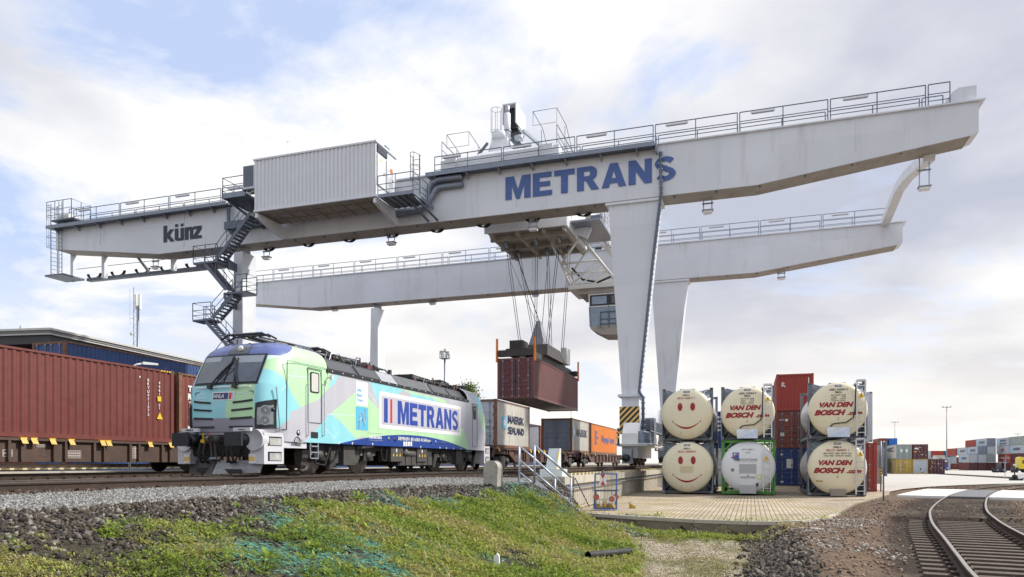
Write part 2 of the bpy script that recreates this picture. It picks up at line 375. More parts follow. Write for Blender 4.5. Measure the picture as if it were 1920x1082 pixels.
hh = N(t, 'ShaderNodeMath', {0: vo.outputs['Distance'], 1: vo2.outputs['Distance']}, operation='ADD')
bp = N(t, 'ShaderNodeBump', {'Height': hh.outputs[0], 'Strength': .9, 'Distance': .03}); bp.invert = True; t.links.new(bp.outputs[0], b.inputs['Normal'])
b.inputs['Specular IOR Level'].default_value = .2
grid_mesh('ground', GX, GY, GZ, mg, gc)
# paved yard: brick paving on a slab, then pale concrete beyond
def paver_mat():
    m = bpy.data.materials.new('paving'); m.use_nodes = True; t = m.node_tree; b = t.nodes['Principled BSDF']
    P = N(t, 'ShaderNodeTexCoord').outputs['Object']
    br = N(t, 'ShaderNodeTexBrick', {'Vector': P, 'Color1': (.50, .41, .295, 1), 'Color2': (.41, .33, .235, 1), 'Mortar': (.15, .115, .075, 1), 'Scale': 1., 'Mortar Size': .016, 'Mortar Smooth': .3, 'Bias': 0., 'Brick Width': .135, 'Row Height': .27})
    br.offset = 0.0
    n1 = N(t, 'ShaderNodeTexNoise', {'Vector': P, 'Scale': .55, 'Detail': 6., 'Roughness': .6}); n2 = N(t, 'ShaderNodeTexNoise', {'Vector': P, 'Scale': 14., 'Detail': 5.})
    g = N(t, 'ShaderNodeMapRange', {0: n1.outputs[0], 1: .3, 2: .7, 3: .66, 4: 1.22}); g2 = N(t, 'ShaderNodeMapRange', {0: n2.outputs[0], 1: .3, 2: .7, 3: .85, 4: 1.15})
    gg = N(t, 'ShaderNodeMath', {0: g.outputs[0], 1: g2.outputs[0]}, operation='MULTIPLY')
    c = N(t, 'ShaderNodeVectorMath', {0: br.outputs[0], 'Scale': gg.outputs[0]}, operation='SCALE').outputs[0]
    n3 = N(t, 'ShaderNodeTexNoise', {'Vector': P, 'Scale': .45, 'Detail': 7., 'Roughness': .65, 'Distortion': .4}); ms = N(t, 'ShaderNodeMapRange', {0: n3.outputs[0], 1: .50, 2: .66, 3: 0., 4: .8})
    n4 = N(t, 'ShaderNodeTexNoise', {'Vector': N(t, 'ShaderNodeMapping', {'Vector': P, 'Scale': (1, .35, 1), 'Location': (7, 3, 0)}).outputs[0], 'Scale': .9, 'Detail': 8., 'Roughness': .7}); st_ = N(t, 'ShaderNodeMapRange', {0: n4.outputs[0], 1: .56, 2: .70, 3: 0., 4: .6})
    c = mixc(t, st_.outputs[0], c, (.17, .135, .10))
    c = mixc(t, ms.outputs[0], c, (.27, .23, .09)); t.links.new(c, b.inputs['Base Color']); b.inputs['Roughness'].default_value = .85
    bp = N(t, 'ShaderNodeBump', {'Height': br.outputs['Fac'], 'Strength': .5, 'Distance': .02}); bp.invert = True; t.links.new(bp.outputs[0], b.inputs['Normal'])
    return m
paving = paver_mat()
edge = [(-5.72, 75), (-5.72, 21.72), (-4.66, 21.1), (-3.0, 20.2), (-1.43, 19.6), (-.1, 19.4), (.6, 19.55), (1.2, 20.0), (1.9, 21.2), (2.5, 23.6), (3.0, 26), (3.6, 28.9), (4.5, 32), (5.4, 35.1), (6.3, 38.5), (6.9, 42), (6.9, 75)]
mb = MB(); n = len(edge)
top = [(x, y, float(yardz(x, y))) for x, y in edge]
# top as strips between left edge and right edge so the slope is followed
mb.add(top, [tuple(range(n))], paving)
low = [(x, y, z - .5) for x, y, z in top]
mb.add(top[1:] + low[1:], [(i, i + n - 1, i + n, i + 1) for i in range(n - 2)], M('slab_edge', (.21, .175, .125), .9, var=.25, vs=3, dirt=(.09, .08, .06), damt=.5, ds=2.))
kerb = MB()
for a, b2 in zip(top[2:9], top[3:10]): kerb.bar(Vector(a) + Vector((0, .05, -.04)), Vector(b2) + Vector((0, .05, -.04)), .14, .095, concrete)
po = mb.build('yard_paving', kind='structure'); kerb.build('kerb', kind='structure')
mb = MB()
def yp(x, y, dz=0): return (x, y, float(yardz(x, y)) + dz)
ypoly = [(6.9, 42), (8.4, 47.), (11, 53), (14.2, 58.5), (17.5, 63), (24, 69.5), (40, 78), (130, 118), (600, 330), (500, 700), (-60, 700), (-5.7, 300), (-5.7, 75), (6.9, 75)]
mb.add([yp(x, y, -.004) for x, y in ypoly], [tuple(range(len(ypoly)))], concrete_pale); mb.build('yard_concrete', kind='structure')
# level crossing over the curved track is built with the track below
# ---------------------------------------------------------------- tracks
def smooth_path(pts, step):
    pts = [Vector(p) for p in pts]; out = []
    for i in range(len(pts) - 1):
        p0, p1, p2, p3 = pts[max(i - 1, 0)], pts[i], pts[i + 1], pts[min(i + 2, len(pts) - 1)]
        k = max(2, int((p2 - p1).length / step))
        for j in range(k):
            s = j / k; out.append(.5 * ((2 * p1) + (p2 - p0) * s + (2 * p0 - 5 * p1 + 4 * p2 - p3) * s * s + (3 * p1 - p0 - 3 * p2 + p3) * s ** 3))
    out.append(pts[-1]); return out
RP = [(-.066, -.172), (.066, -.172), (.066, -.16), (.012, -.135), (.012, -.045), (.034, -.036), (.036, -.004), (-.036, -.004), (-.034, -.036), (-.012, -.045), (-.012, -.135), (-.066, -.16)]
def rail_on(mb, path, hs=1., top=rail_top):
    vs = []; fs = []; n = len(RP); K = len(path); tv = []
    for i, p in enumerate(path):
        d = (path[min(i + 1, K - 1)] - path[max(i - 1, 0)]).normalized(); nrm = Vector((d.y, -d.x, 0)).normalized()
        for a, c in RP: vs.append(p + nrm * a + Z3 * (c * hs))
        tv += [p + nrm * -.028 + Z3 * .0005, p + nrm * -.012 + Z3 * .0012, p + nrm * .012 + Z3 * .0012, p + nrm * .028 + Z3 * .0005]
    for i in range(K - 1):
        for k in range(n): fs.append((i * n + k, (i + 1) * n + k, (i + 1) * n + (k + 1) % n, i * n + (k + 1) % n))
    fs += [tuple(range(n)), tuple((K - 1) * n + k for k in range(n - 1, -1, -1))]
    mb.add(vs, fs, rail_side); mb.add(tv, [(4 * i + k, 4 * i + k + 1, 4 * i + 5 + k, 4 * i + 4 + k) for i in range(K - 1) for k in range(3)], top)
    return mb
wood = M('sleeper_wood', (.095, .068, .052), .85, var=.35, vs=5, dirt=(.06, .045, .035), damt=.5, ds=8, bump=.5, bs=20)
rail_dull = M('rail_top_dull', (.32, .285, .25), .36, .5, var=.15, vs=3)
conc_sl = M('sleeper_concrete', (.22, .18, .15), .9, var=.2, vs=6, dirt=(.1, .07, .05), damt=.5, ds=4)
def track(label, center, sl_range=None, step=.62, zs=0., mat=wood, smat_top=rail_top, gauge=1.5, group=None):
    """center: list of points at rail-head level"""
    t = thing('railway_track', label, 'railway track', center[0], group)
    K = len(center); L, Rr = [], []
    for i, p in enumerate(center):
        d = (center[min(i + 1, K - 1)] - center[max(i - 1, 0)]).normalized(); nrm = Vector((d.y, -d.x, 0)).normalized()
        L.append(p - nrm * gauge / 2); Rr.append(p + nrm * gauge / 2)
    for pth in (L, Rr): rail_on(MB(), pth, 1., smat_top).build('rail', t)
    if sl_range:
        acc = 0.; nxt = sl_range[0]; me = None; cnt = 0
        for i in range(K - 1):
            seg = center[i + 1] - center[i]; l = seg.length
            while nxt <= acc + l and nxt < sl_range[1] and cnt < 100:
                p = center[i] + seg * ((nxt - acc) / l); ang = math.atan2(seg.y, seg.x) - math.pi / 2
                if me is None:
                    s = MB()
                    s.hexa([(-1.28, -.14, -.34), (1.28, -.14, -.34), (1.28, .14, -.34), (-1.28, .14, -.34), (-1.27, -.115, -.176), (1.27, -.115, -.176), (1.27, .115, -.176), (-1.27, .115, -.176)], mat)
                    for sx in (-.75, .75):
                        for dx in (-.12, .12): s.box(sx + dx - .05, sx + dx + .05, -.07, .07, -.176, -.13, rail_side)
                    o = s.build('sleeper', None); o.parent = t; me = o.data
                else: o = bpy.data.objects.new('sleeper', me); COL.objects.link(o); o.parent = t
                o.location = p - center[0]; o.rotation_euler = (0, 0, ang + random.uniform(-.012, .012)); cnt += 1
                nxt += step
            acc += l
    return t
def line(a, b, step=2.):
    a = Vector(a); b = Vector(b); k = max(1, int((b - a).length / step)); return [a.lerp(b, i / k) for i in range(k + 1)]
XL = -14.03; XRT = -23.4
track('straight track under the painted electric locomotive', line((XL, -6, ZR), (XL, 190, ZR), 6), (14, 60), .6, mat=conc_sl)
track('straight track under the wagon carrying the dark red container', line((XRT, -4, ZR), (XRT, 190, ZR), 6), (12, 40), .6, mat=conc_sl)
dv = Vector((-10.2 + 12.55, 30.96 - 10.27, 0)).normalized(); pn = Vector((-12.55, 10.27, ZR + .006)) - Vector((dv.y, -dv.x, 0)) * .75
track('nearest dark track on the embankment running beside the grey gravel strip', line(pn - dv * 9, pn + dv * 60, 3), (1, 54), .6, mat=conc_sl)
# curved track on the right
LP = [(2.05, 4.), (2.35, 7.), (2.76, 10.68), (3.14, 13.16), (3.62, 16.15), (4.21, 19.89), (4.85, 23.24), (5.5, 26.2), (6.75, 31.0), (8.35, 36.6), (10.5, 43.1), (13.4, 50.4), (17.6, 58.6), (23.5, 67.), (34, 78), (60, 98)]
lp = smooth_path([Vector((x, y, 0)) for x, y in LP], .6)
cen = []
for i, p in enumerate(lp):
    d = (lp[min(i + 1, len(lp) - 1)] - lp[max(i - 1, 0)]).normalized(); q = p + Vector((d.y, -d.x, 0)) * .75; q.z = .03 + float(yardz(q.x, q.y)); cen.append(q)
track('curved track sweeping through a level crossing beside the brown gravel mound', cen, (2.5, 60), .56, mat=wood, smat_top=rail_dull)
# level crossing panels (between y of about 34 and 44 along the track)
ci = [i for i, p in enumerate(cen) if 35.5 < p.y < 45.5]
def strip(mb, idx, a, b, dz, m, th=.15):
    top = []; K = len(cen)
    for i in idx:
        d = (cen[min(i + 1, K - 1)] - cen[i - 1]).normalized(); nrm = Vector((d.y, -d.x, 0)).normalized()
        top.append((cen[i] + nrm * a + Z3 * dz, cen[i] + nrm * b + Z3 * dz))
    vs = [q for p in top for q in p] + [q - Z3 * th for p in top for q in p]; n2 = 2 * len(top)
    fs = [(2 * i, 2 * i + 1, 2 * i + 3, 2 * i + 2) for i in range(len(top) - 1)]
    fs += [(0, n2, n2 + 1, 1), (n2 - 2, n2 - 1, 2 * n2 - 1, 2 * n2 - 2)] + [(2 * i, 2 * i + 2, n2 + 2 * i + 2, n2 + 2 * i) for i in range(len(top) - 1)] + [(2 * i + 1, n2 + 2 * i + 1, n2 + 2 * i + 3, 2 * i + 3) for i in range(len(top) - 1)]
    mb.add(vs, fs, m)
lc = thing('level_crossing', 'level crossing of grey rubber and white concrete panels over the curved track', 'level crossing', tuple(cen[ci[0]]))
rubp = M('rubber_panel', (.13, .13, .14), .7, var=.15, vs=3)
panw = M('crossing_concrete', (.72, .71, .69), .8, var=.08, vs=3, dirt=(.5, .47, .42), damt=.3)
mb = MB(); strip(mb, ci, -.66, .66, .012, rubp); mb.build('rubber_panel', lc)
mb = MB(); strip(mb, ci, -2.7, -.80, .016, panw); mb.build('concrete_panel', lc)
mb = MB(); strip(mb, ci, .80, 3.4, .016, panw); mb.build('concrete_panel', lc)
mb = MB(); d = (cen[ci[0] + 1] - cen[ci[0]]).normalized(); nr = Vector((d.y, -d.x, 0))
for s in (-.5, 0, .5): mb.bar(cen[ci[0]] + nr * (s - .2) - d * .12 - Z3 * .12, cen[ci[0]] + nr * (s + .2) - d * .12 - Z3 * .12, .2, .12 if s == 0 else .08, rail_side)
mb.build('end_plate', lc)
# second yard track seen in the distance on the right
a = atd(1700, 881.2, 165); c2 = atd(1960, 897, 70)
for off in (0,):
    t = thing('railway_track', 'distant yard track set in the concrete in front of the far container stacks', 'railway track', (a.x, a.y, float(yardz(a.x, a.y))))
    pts = line((a.x, a.y, float(yardz(a.x, a.y)) + .08), (c2.x, c2.y, float(yardz(c2.x, c2.y)) + .08), 8)
    dd = (pts[1] - pts[0]).normalized(); nr = Vector((dd.y, -dd.x, 0))
    for s in (-.75, .75):
        mb = MB(); rail_on(mb, [p + nr * s for p in pts], .6); mb.build('rail', t)
    mb = MB(); mb.bar(pts[0] - Z3 * .08, pts[-1] - Z3 * .08, 2.4, .05, M('track_bed', (.035, .032, .03), .9, var=.3)); mb.build('track_bed', t)
# crane rails on their concrete walls
clip_m = M('rail_clip', (.58, .50, .30), .6, var=.3, vs=10)
def crane_rail(x, y0, y1, ztop, wall, label, clips):
    t = thing('crane_rail', label, 'crane rail', (x, y0, 0))
    rail_on(MB(), line((x, y0 + .9, ztop), (x, y1, ztop), 6), 1.1, M('crane_rail_top', (.26, .17, .12), .5, .5, var=.15)).build('rail', t)
    me = None
    for i in range(clips):
        if me is None:
            s = MB(); s.box(-.30, .30, -.10, .10, -.28, -.195, clip_m); s.box(-.16, .16, -.05, .05, -.195, -.15, rail_side); o = s.build('rail_clip'); o.parent = t; me = o.data
        else: o = bpy.data.objects.new('rail_clip', me); COL.objects.link(o); o.parent = t
        o.location = (0, 1.6 + i * .62, ztop)
    return t
crane_rail(-6.17, 22.6, 120, 1.34, None, 'crane rail with pale clips on the beige retaining wall', 90)
w = MB(); w.box(-6.75, -5.74, 22.3, 130, -.6, .80, concrete); w.box(-6.8, -5.62, 22.25, 130, .80, 1.06, concrete)
for y in np.arange(22.9, 60, .31): w.box(-5.74, -5.725, y, y + .2, -.4, .8, concrete)
wl = thing('retaining_wall', 'beige concrete retaining wall with a projecting cap beside the paved yard', 'wall', (-6.2, 22.3, 0)); w.build('wall', wl)
g = MB(); g.tube([(-5.60, 22.6, .68), (-5.60, 70, .68)], .03, galv, 6); g.build('conduit', wl)
crane_rail(-32.1, 3, 110, 1.46, None, 'far crane rail with clips on a pale beam beyond the dark red container wagon', 60)
w = MB(); w.box(-32.75, -31.45, 0, 130, .4, 1.10, M('beam_pale', (.48, .44, .37), .85, var=.1)); tag(w.build('concrete_beam', None), 'long pale concrete beam under the far crane rail behind the wagons', 'beam')
# buffer post at the start of the right crane rail
p = thing('rail_stop', 'pale painted steel stop post at the near end of the crane rail', 'rail stop', (-6.17, 23.0, 1.06))
mb = MB(); pm = M('stop_paint', (.60, .66, .66), .5, var=.1, dirt=(.45, .30, .12), damt=.3, ds=4)
mb.box(-6.55, -5.8, 22.6, 23.3, 1.06, 1.30, pm); mb.build('base', p)
mb = MB(); mb.prism([(22.62, 1.30), (23.25, 1.30), (23.25, 1.98), (23.05, 1.98)], 'x', -6.36, -6.0, pm); mb.build('post', p)
mb = MB(); mb.prism([(22.60, 1.30), (22.66, 1.30), (23.08, 1.99), (23.02, 1.99)], 'x', -6.0, -5.99, yellow); mb.build('edge_stripe', p)
# ---------------------------------------------------------------- gantry crane
crane = thing('gantry_crane', 'huge white rail-mounted gantry crane with two long box girders spanning the tracks', 'crane', (-19, 49.6, 1.34))
YF, YB, GT, TOP = 39.8, 58.1, 1.45, 18.85
XA, XB = -48.7, 10.37; XK1, XK2, XLL = -39.1, .3, -32.15
def girder(y0, mat, name='girder'):
    mb = MB(); prof = [(XA, 17.26), (XK1, 16.06), (XK2, 16.06), (XB - .35, 17.25), (XB, 17.38), (XB, TOP), (XA, TOP)]
    mb.prism(prof, 'y', y0, y0 + GT, mat)
    # darker soffit plate and flanges standing proud
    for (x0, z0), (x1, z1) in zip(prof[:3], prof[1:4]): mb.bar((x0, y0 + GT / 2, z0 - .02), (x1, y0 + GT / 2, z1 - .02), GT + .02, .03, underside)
    mb.box(XA - .1, XB + .25, y0 - .12, y0 + GT + .12, TOP, TOP + .07, mat)
    for x in (-44.5, -37, -24, -13, -1.6, 5): mb.box(x, x + .06, y0 - .03, y0, (16.4 if -39 < x < 0 else 17.2), TOP - .02, mat)
    for x in np.arange(-37, 9, 2.2): mb.box(x, x + .1, y0 + .1, y0 + .25, lowz(x) - .12, lowz(x) - .03, steel_dark)
    return mb
def lowz(x): return float(np.interp(x, [XA, XK1, XK2, XB], [17.26, 16.06, 16.06, 17.38]))
gF = girder(YF, crane_white).build('girder', crane); gF['label'] = 'front girder with dark lettering'
gR = girder(YB, rear_white).build('girder', crane); gR['label'] = 'rear girder with rust streaks'
# lettering on the front girder
pL = aty(948, 376, YF); pR = aty(1268, 341, YF); hL = aty(948, 333, YF).z - pL.z
# thick hand-drawn capitals, unit boxes: list of polygons
GL = {
 'M': (1.18, [[(0, 0), (.30, 0), (.30, .62), (.50, 0), (.68, 0), (.88, .62), (.88, 0), (1.18, 0), (1.18, 1), (.78, 1), (.59, .42), (.40, 1), (0, 1)]]),
 'E': (.88, [[(0, 0), (.88, 0), (.88, .22), (.31, .22), (.31, .40), (.80, .40), (.80, .61), (.31, .61), (.31, .78), (.86, .78), (.86, 1), (0, 1)]]),
 'T': (.92, [[(.305, 0), (.615, 0), (.615, .76), (.92, .76), (.92, 1), (0, 1), (0, .76), (.305, .76)]]),
 'R': (.98, [[(0, 0), (.31, 0), (.31, .40), (.40, .40), (.63, 0), (.98, 0), (.70, .43), (.82, .50), (.87, .60), (.89, .72), (.86, .85), (.78, .94), (.64, 1), (0, 1), (0, .8), (.52, .8), (.57, .77), (.585, .70), (.57, .63), (.52, .60), (.31, .60), (.31, .8), (0, .8)]]),
 'A': (1.06, [[(0, 0), (.32, 0), (.375, .17), (.685, .17), (.62, .38), (.44, .38), (.53, .70), (.53, 1), (.36, 1)], [(.685, .17), (.74, 0), (1.06, 0), (.70, 1), (.53, 1), (.53, .70), (.62, .38)]]),
 'N': (.98, [[(0, 0), (.30, 0), (.30, .54), (.67, 0), (.98, 0), (.98, 1), (.68, 1), (.68, .46), (.31, 1), (0, 1)]]),
 'S': (.90, None)}
def arc(cx, cy, rx, ry, a0, a1, n): return [(cx + rx * math.cos(R(a0 + (a1 - a0) * i / n)), cy + ry * math.sin(R(a0 + (a1 - a0) * i / n))) for i in range(n + 1)]
def ribbon(mb_pts_out, mb_pts_in): return [[mb_pts_out[i], mb_pts_out[i + 1], mb_pts_in[i + 1], mb_pts_in[i]] for i in range(len(mb_pts_out) - 1)]
def s_polys():
    c = arc(.45, .715, .29, .185, 20, 270, 14) ; c2 = arc(.45, .285, .29, .185, 90, -160, 14)
    c = c + c2[1:]; out = []
    def off(s):
        r = []
        for i, p in enumerate(c):
            a = c[max(i - 1, 0)]; b2 = c[min(i + 1, len(c) - 1)]; dx, dy = b2[0] - a[0], b2[1] - a[1]; l = math.hypot(dx, dy); w = .135 if abs(dx) > abs(dy) else .15
            tt = abs(dx) / l; w = .10 * tt + .155 * (1 - tt)
            r.append((p[0] - dy / l * w * s, p[1] + dx / l * w * s))
        return r
    return ribbon(off(1), off(-1))
GL['S'] = (.90, s_polys())
def big_text(mb, st, org, right, up, w, h, m, gap=.10, nrm_lift=.006, shear=0, heavy=1.0):
    tot = sum(GL[c][0] for c in st) + gap * (len(st) - 1); x = 0.; right = Vector(right); up = Vector(up); org = Vector(org) + right.cross(up) * nrm_lift
    for c in st:
        for poly in GL[c][1]:
            pts = [org + right * ((x + a + shear * b2) / tot * w) + up * (b2 * h) for a, b2 in poly]
            if c == 'R':  # split to keep the ngon simple
                i0 = poly
            mb.flat(pts, m)
        x += GL[c][0] + gap
GL['R'] = (.98, [[(0, 0), (.31, 0), (.31, 1), (0, 1)], [(.31, .40), (.40, .40), (.63, 0), (.98, 0), (.70, .43), (.82, .50), (.585, .68), (.57, .63), (.52, .60), (.31, .60)], [(.82, .50), (.87, .60), (.89, .72), (.86, .85), (.78, .94), (.64, 1), (.31, 1), (.31, .8), (.52, .8), (.57, .77), (.585, .70), (.585, .68)]])
mb = MB(); big_text(mb, 'METRANS', (pL.x, YF - .032, pL.z), X3, Z3, pR.x - pL.x, hL, M('girder_lettering', (.065, .125, .34), .5, var=.1)); mb.build('lettering', gF)
kA = aty(307, 455, YF); kB = aty(372, 446, YF); kh = aty(307, 424, YF).z - kA.z
mb = MB(); kw = kB.x - kA.x
def K(poly): mb.flat([Vector((kA.x + a * kw, YF - .034, kA.z + b2 * kh)) for a, b2 in poly], M('maker_lettering', (.02, .026, .05), .5))
K([(0, 0), (.105, 0), (.105, 1), (0, 1)]); K([(.105, .28), (.21, 0), (.33, 0), (.19, .40), (.31, .74), (.19, .74), (.105, .52)])
K([(.33, .12), (.36, .03), (.42, 0), (.60, 0), (.60, .74), (.495, .74), (.495, .16), (.435, .16), (.435, .74), (.33, .74)])
K([(.34, .84), (.43, .84), (.43, 1), (.34, 1)]); K([(.50, .84), (.59, .84), (.59, 1), (.50, 1)])
K([(.62, 0), (.725, 0), (.725, .74), (.62, .74)]); K([(.725, .56), (.765, .56), (.765, 0), (.86, 0), (.86, .66), (.83, .74), (.725, .74)])
K([(.86, 0), (1.1, 0), (1.1, .18), (.98, .18), (1.1, .56), (1.1, .74), (.86, .74), (.86, .56), (.975, .56), (.86, .18)])
mb.build('maker_lettering', gF)
# walkway ledges along the top of the front girder
xw0 = aty(806, 330, YF).x; xw1 = aty(1230, 272, YF).x; xl1 = aty(436, 385, YF).x
for a, b2 in ((XA - .2, xl1), (xw0, xw1)):
    mb = MB(); mb.box(a, b2, YF - .62, YF - .03, TOP - .20, TOP - .10, steel_dark); mb.box(a, b2, YF - .66, YF - .62, TOP - .26, TOP - .02, galv)
    for x in np.arange(a + .5, b2, 2.0): mb.prism([(YF - .6, TOP - .2), (YF - .03, TOP - .2), (YF - .03, TOP - .5)], 'x', x, x + .07, crane_grey)
    if a > -30: mb.box(xw1, xw1 + .08, YF - .45, YF - .03, TOP - .5, TOP - .05, galv)
    mb.build('walkway', crane)
# railings
def gird_rail(y, x0, x1, z=TOP + .07, lights=True, yl=None):
    mb = MB(); L = 2.2; x = x0
    while x < x1 - .3:
        b2 = min(x + L * 2 - .12, x1); railing(mb, [(x, y, z), (b2, y, z)], 1.08, steel_dark if y < 50 else galv, 2.2, r=.029); x += L * 2
    mb.build('railing', crane)
    if lights:
        for x in np.arange(x0 + .3, x1 - 1.5, L * 2):
            q = MB(); q.box(x + .25, x + 1.45, y - .12, y - .02, z + .90, z + .99, white); q.box(x + .3, x + 1.4, y - .11, y - .03, z + .86, z + .90, galv); q.build('tube_light', crane)
gird_rail(YF + .04, XA + 1.7, xl1 + 1.4); gird_rail(YF + .04, xw0 + .3, XB - 1.2)
gird_rail(YF + GT - .05, XA + 1.7, -30.5, lights=False); gird_rail(YF + GT - .05, xw0 + .3, XB - 1.2, lights=False)
gird_rail(YB + .04, XA + 1, XB - .6); gird_rail(YB + GT - .05, XA + 1, XB - .6, lights=False)
# end stop block on the right tip, tie beam between the girder tips
mb = MB(); mb.prism([(XB - 1.5, TOP + .07), (XB, TOP + .07), (XB, TOP + .95), (XB - .75, TOP + .95), (XB - 1.05, TOP + .75)], 'y', YF + .35, YF + 1.1, crane_white); mb.build('end_stop', crane)
mb = MB(); tp = [Vector((8.55, YF + GT - .35, 17.25)), Vector((8.5, 46.2, 18.15)), Vector((8.75, 50.0, 18.85)), Vector((9.25, YB + .1, 19.2))]
tb = [p - Z3 * .5 + Vector((0, .25 if i == 0 else 0, 0)) for i, p in enumerate(tp)]; vs = []
for p, q in zip(tp, tb): vs += [p + X3 * -.26, p + X3 * .26, q + X3 * .26, q + X3 * -.26]
fs = [(0, 1, 2, 3), (15, 14, 13, 12)]
for i in range(3):
    for k in range(4): fs.append((4 * i + k, 4 * i + 4 + k, 4 * i + 4 + (k + 1) % 4, 4 * i + (k + 1) % 4))
mb.add(vs, fs, crane_white); mb.build('tie_beam', crane)
# legs
def leg_right(y0, mat):
    mb = MB(); zt, zm = 15.98, 5.25; y1 = y0 + 1.3
    a0, a1 = -7.57, -4.75; b0, b1 = -6.83, -5.88
    mb.hexa([(b0, y0 + .1, zm), (b1, y0 + .1, zm), (b1, y1 - .1, zm), (b0, y1 - .1, zm), (a0, y0, zt), (a1, y0, zt), (a1, y1, zt), (a0, y1, zt)], mat)
    mb.box(a0 - .15, a1 + .15, y0 - .12, y1 + .12, zt - .12, zt + .02, mat)
    mb.box(b0 - .2, b1 + .15, y0 - .1, y1 + .1, zm - .08, zm + .06, mat)
    mb.box(b0, b1, y0 + .1, y1 - .1, 2.95, zm - .08, mat); return mb
lf = leg_right(YF + .08, crane_white).build('leg', crane); lr = leg_right(YB + .08, rear_white).build('leg', crane)
def leg_left(y0, mat):
    mb = MB(); y1 = y0 + 1.35
    mb.hexa([(-33.1, y0, 3), (XLL, y0, 3), (XLL, y1, 3), (-33.1, y1, 3), (-32.85, y0, 15.6), (XLL, y0, 15.6), (XLL, y1, 15.6), (-32.85, y1, 15.6)], mat)
    mb.prism([(y0 + .3, 15.6), (y1 - .3, 15.6), (y1 - .45, 16.04), (y0 + .45, 16.04)], 'x', -32.7, -32.3, crane_grey); return mb
leg_left(YF + .05, crane_white).build('leg', crane); leg_left(YB + .05, rear_white).build('leg', crane)
# hazard boards on the foot posts
def hazard(y):
    mb = MB(); x0, x1, z0, z1 = -6.95, -5.84, 3.1, 4.62; mb.box(x0, x1, y - .05, y, z0, z1, hazard_y)
    w = x1 - x0; h = z1 - z0; n = 8; st = (w + h) / n
    for i in range(n + 1):  # diagonal stripes rising to the right, clipped to the board
        c0 = i * st - st * .25; c1 = c0 + st * .5
        poly = [(x, z) for x, z in clip_band(w, h, c0, c1)]
        if len(poly) > 2: mb.flat([(x0 + a, y - .054, z0 + b2) for a, b2 in poly], black)
    return mb
def clip_band(w, h, c0, c1):  # points of the rectangle with c0 <= a + (h - b) <= c1
    poly = [(0, 0), (w, 0), (w, h), (0, h)]
    for sgn, c in ((1, c0), (-1, c1)):
        out = []
        for i in range(len(poly)):
            p, q = poly[i], poly[(i + 1) % len(poly)]; fp = sgn * (p[0] + h - p[1] - c); fq = sgn * (q[0] + h - q[1] - c)
            if fp >= 0: out.append(p)
            if fp * fq < 0: s = fp / (fp - fq); out.append((lerp(p[0], q[0], s), lerp(p[1], q[1], s)))
        poly = out
        if not poly: break
    return poly
hazard(YF + .17).build('hazard_board', crane)
hazard(YB + .17).build('hazard_board', crane)
# lower portal beams along the tracks with cable troughs
for x0, x1, mat in ((-6.8, -5.9, crane_white), (-33, -32.2, crane_white)):
    mb = MB(); mb.box(x0, x1, YF + 1.3, YB + .15, 3.95, 5.1, mat); mb.build('portal_beam', crane)
    mb = MB(); mb.box(x1 + .02, x1 + .5, YF + 1.0, YB, 3.35, 3.95, steel_dark)
    for y in np.arange(YF + 1.2, YB, .5): mb.box(x1 + .5, x1 + .53, y, y + .3, 3.38, 3.92, galv)
    mb.tube([(x1 + .55, YF + 1., 3.3), (x1 + .55, YB, 3.3)], .04, galv_lt, 6); mb.build('cable_trough', crane)
# travel bogies
def bogie(x, y0, zt):
    b = MB(); L = 5.6
    b.box(x - .42, x + .42, y0 - 1.2, y0 + L - 1.2, zt + .42, zt + 1.05, crane_white); b.box(x - .62, x + 1.0, y0 - 1.6, y0 + L - .9, zt + 1.05, zt + 1.13, dirty_white)
    b.box(x - .30, x + .30, y0 - .2, y0 + 1.6, zt + 1.13, zt + 1.75, crane_grey)
    o = b.build('bogie', crane)
    for yy in (y0 - .6, y0 + .8, y0 + 2.4, y0 + 3.8):
        w = MB(); w.disc((x - .08, yy, zt + .34), .34, 'x', .16, rail_side, 18); w.disc((x - .2, yy, zt + .34), .12, 'x', .4, black, 10); w.build('wheel', o)
    c = MB(); c.box(x - .45, x + .42, y0 - 1.1, y0 - .1, zt + 1.13, zt + 1.75, white); c.hexa([(x - .42, y0 - 1.1, zt + 1.75), (x + .4, y0 - 1.1, zt + 1.75), (x + .4, y0 - .1, zt + 1.75), (x - .42, y0 - .1, zt + 1.75), (x - .42, y0 - .6, zt + 2.35), (x + .4, y0 - .6, zt + 2.35), (x + .4, y0 - .1, zt + 2.35), (x - .42, y0 - .1, zt + 2.35)], white); c.build('cabinet', o)
    c = MB(); c.box(x - .25, x + .25, y0 - 2.2, y0 - 1.6, zt + .12, zt + .9, crane_grey); c.disc((x, y0 - 2.5, zt + .42), .2, 'y', .3, black, 14); c.build('buffer', o)
    c = MB(); c.box(x - .55, x - .45, y0 - 1.9, y0 - 1.75, zt + 1.1, zt + 2.0, black); c.disc((x - .5, y0 - 1.92, zt + 1.75), .08, 'y', .05, orange, 10); c.disc((x - .5, y0 - 1.92, zt + 1.5), .08, 'y', .05, yellow, 10); c.build('warning_lamp', o)
    return o
bf = bogie(-6.17, YF, 1.34); bogie(-6.17, YB - 2.5, 1.34); bogie(-32.1, YF, 1.46); bogie(-32.1, YB - 2.5, 1.46)
drumm = M('drum_blue', (.28, .34, .43), .5, var=.1)
for i in range(5):
    d = MB(); xx = -5.62 + .0 * i; d.lathe([(.24, 0), (.25, .05), (.235, .28), (.25, .31), (.235, .34), (.235, .62), (.25, .66), (.25, .76)], (xx, YF - .6 + i * .54, 2.47), 'z', drumm, 16); d.build('motor_drum', bf)
c = MB(); c.box(-5.9, -5.3, YF + 2.2, YF + 3.1, 2.5, 4.1, crane_grey); c.build('switch_cabinet', bf)
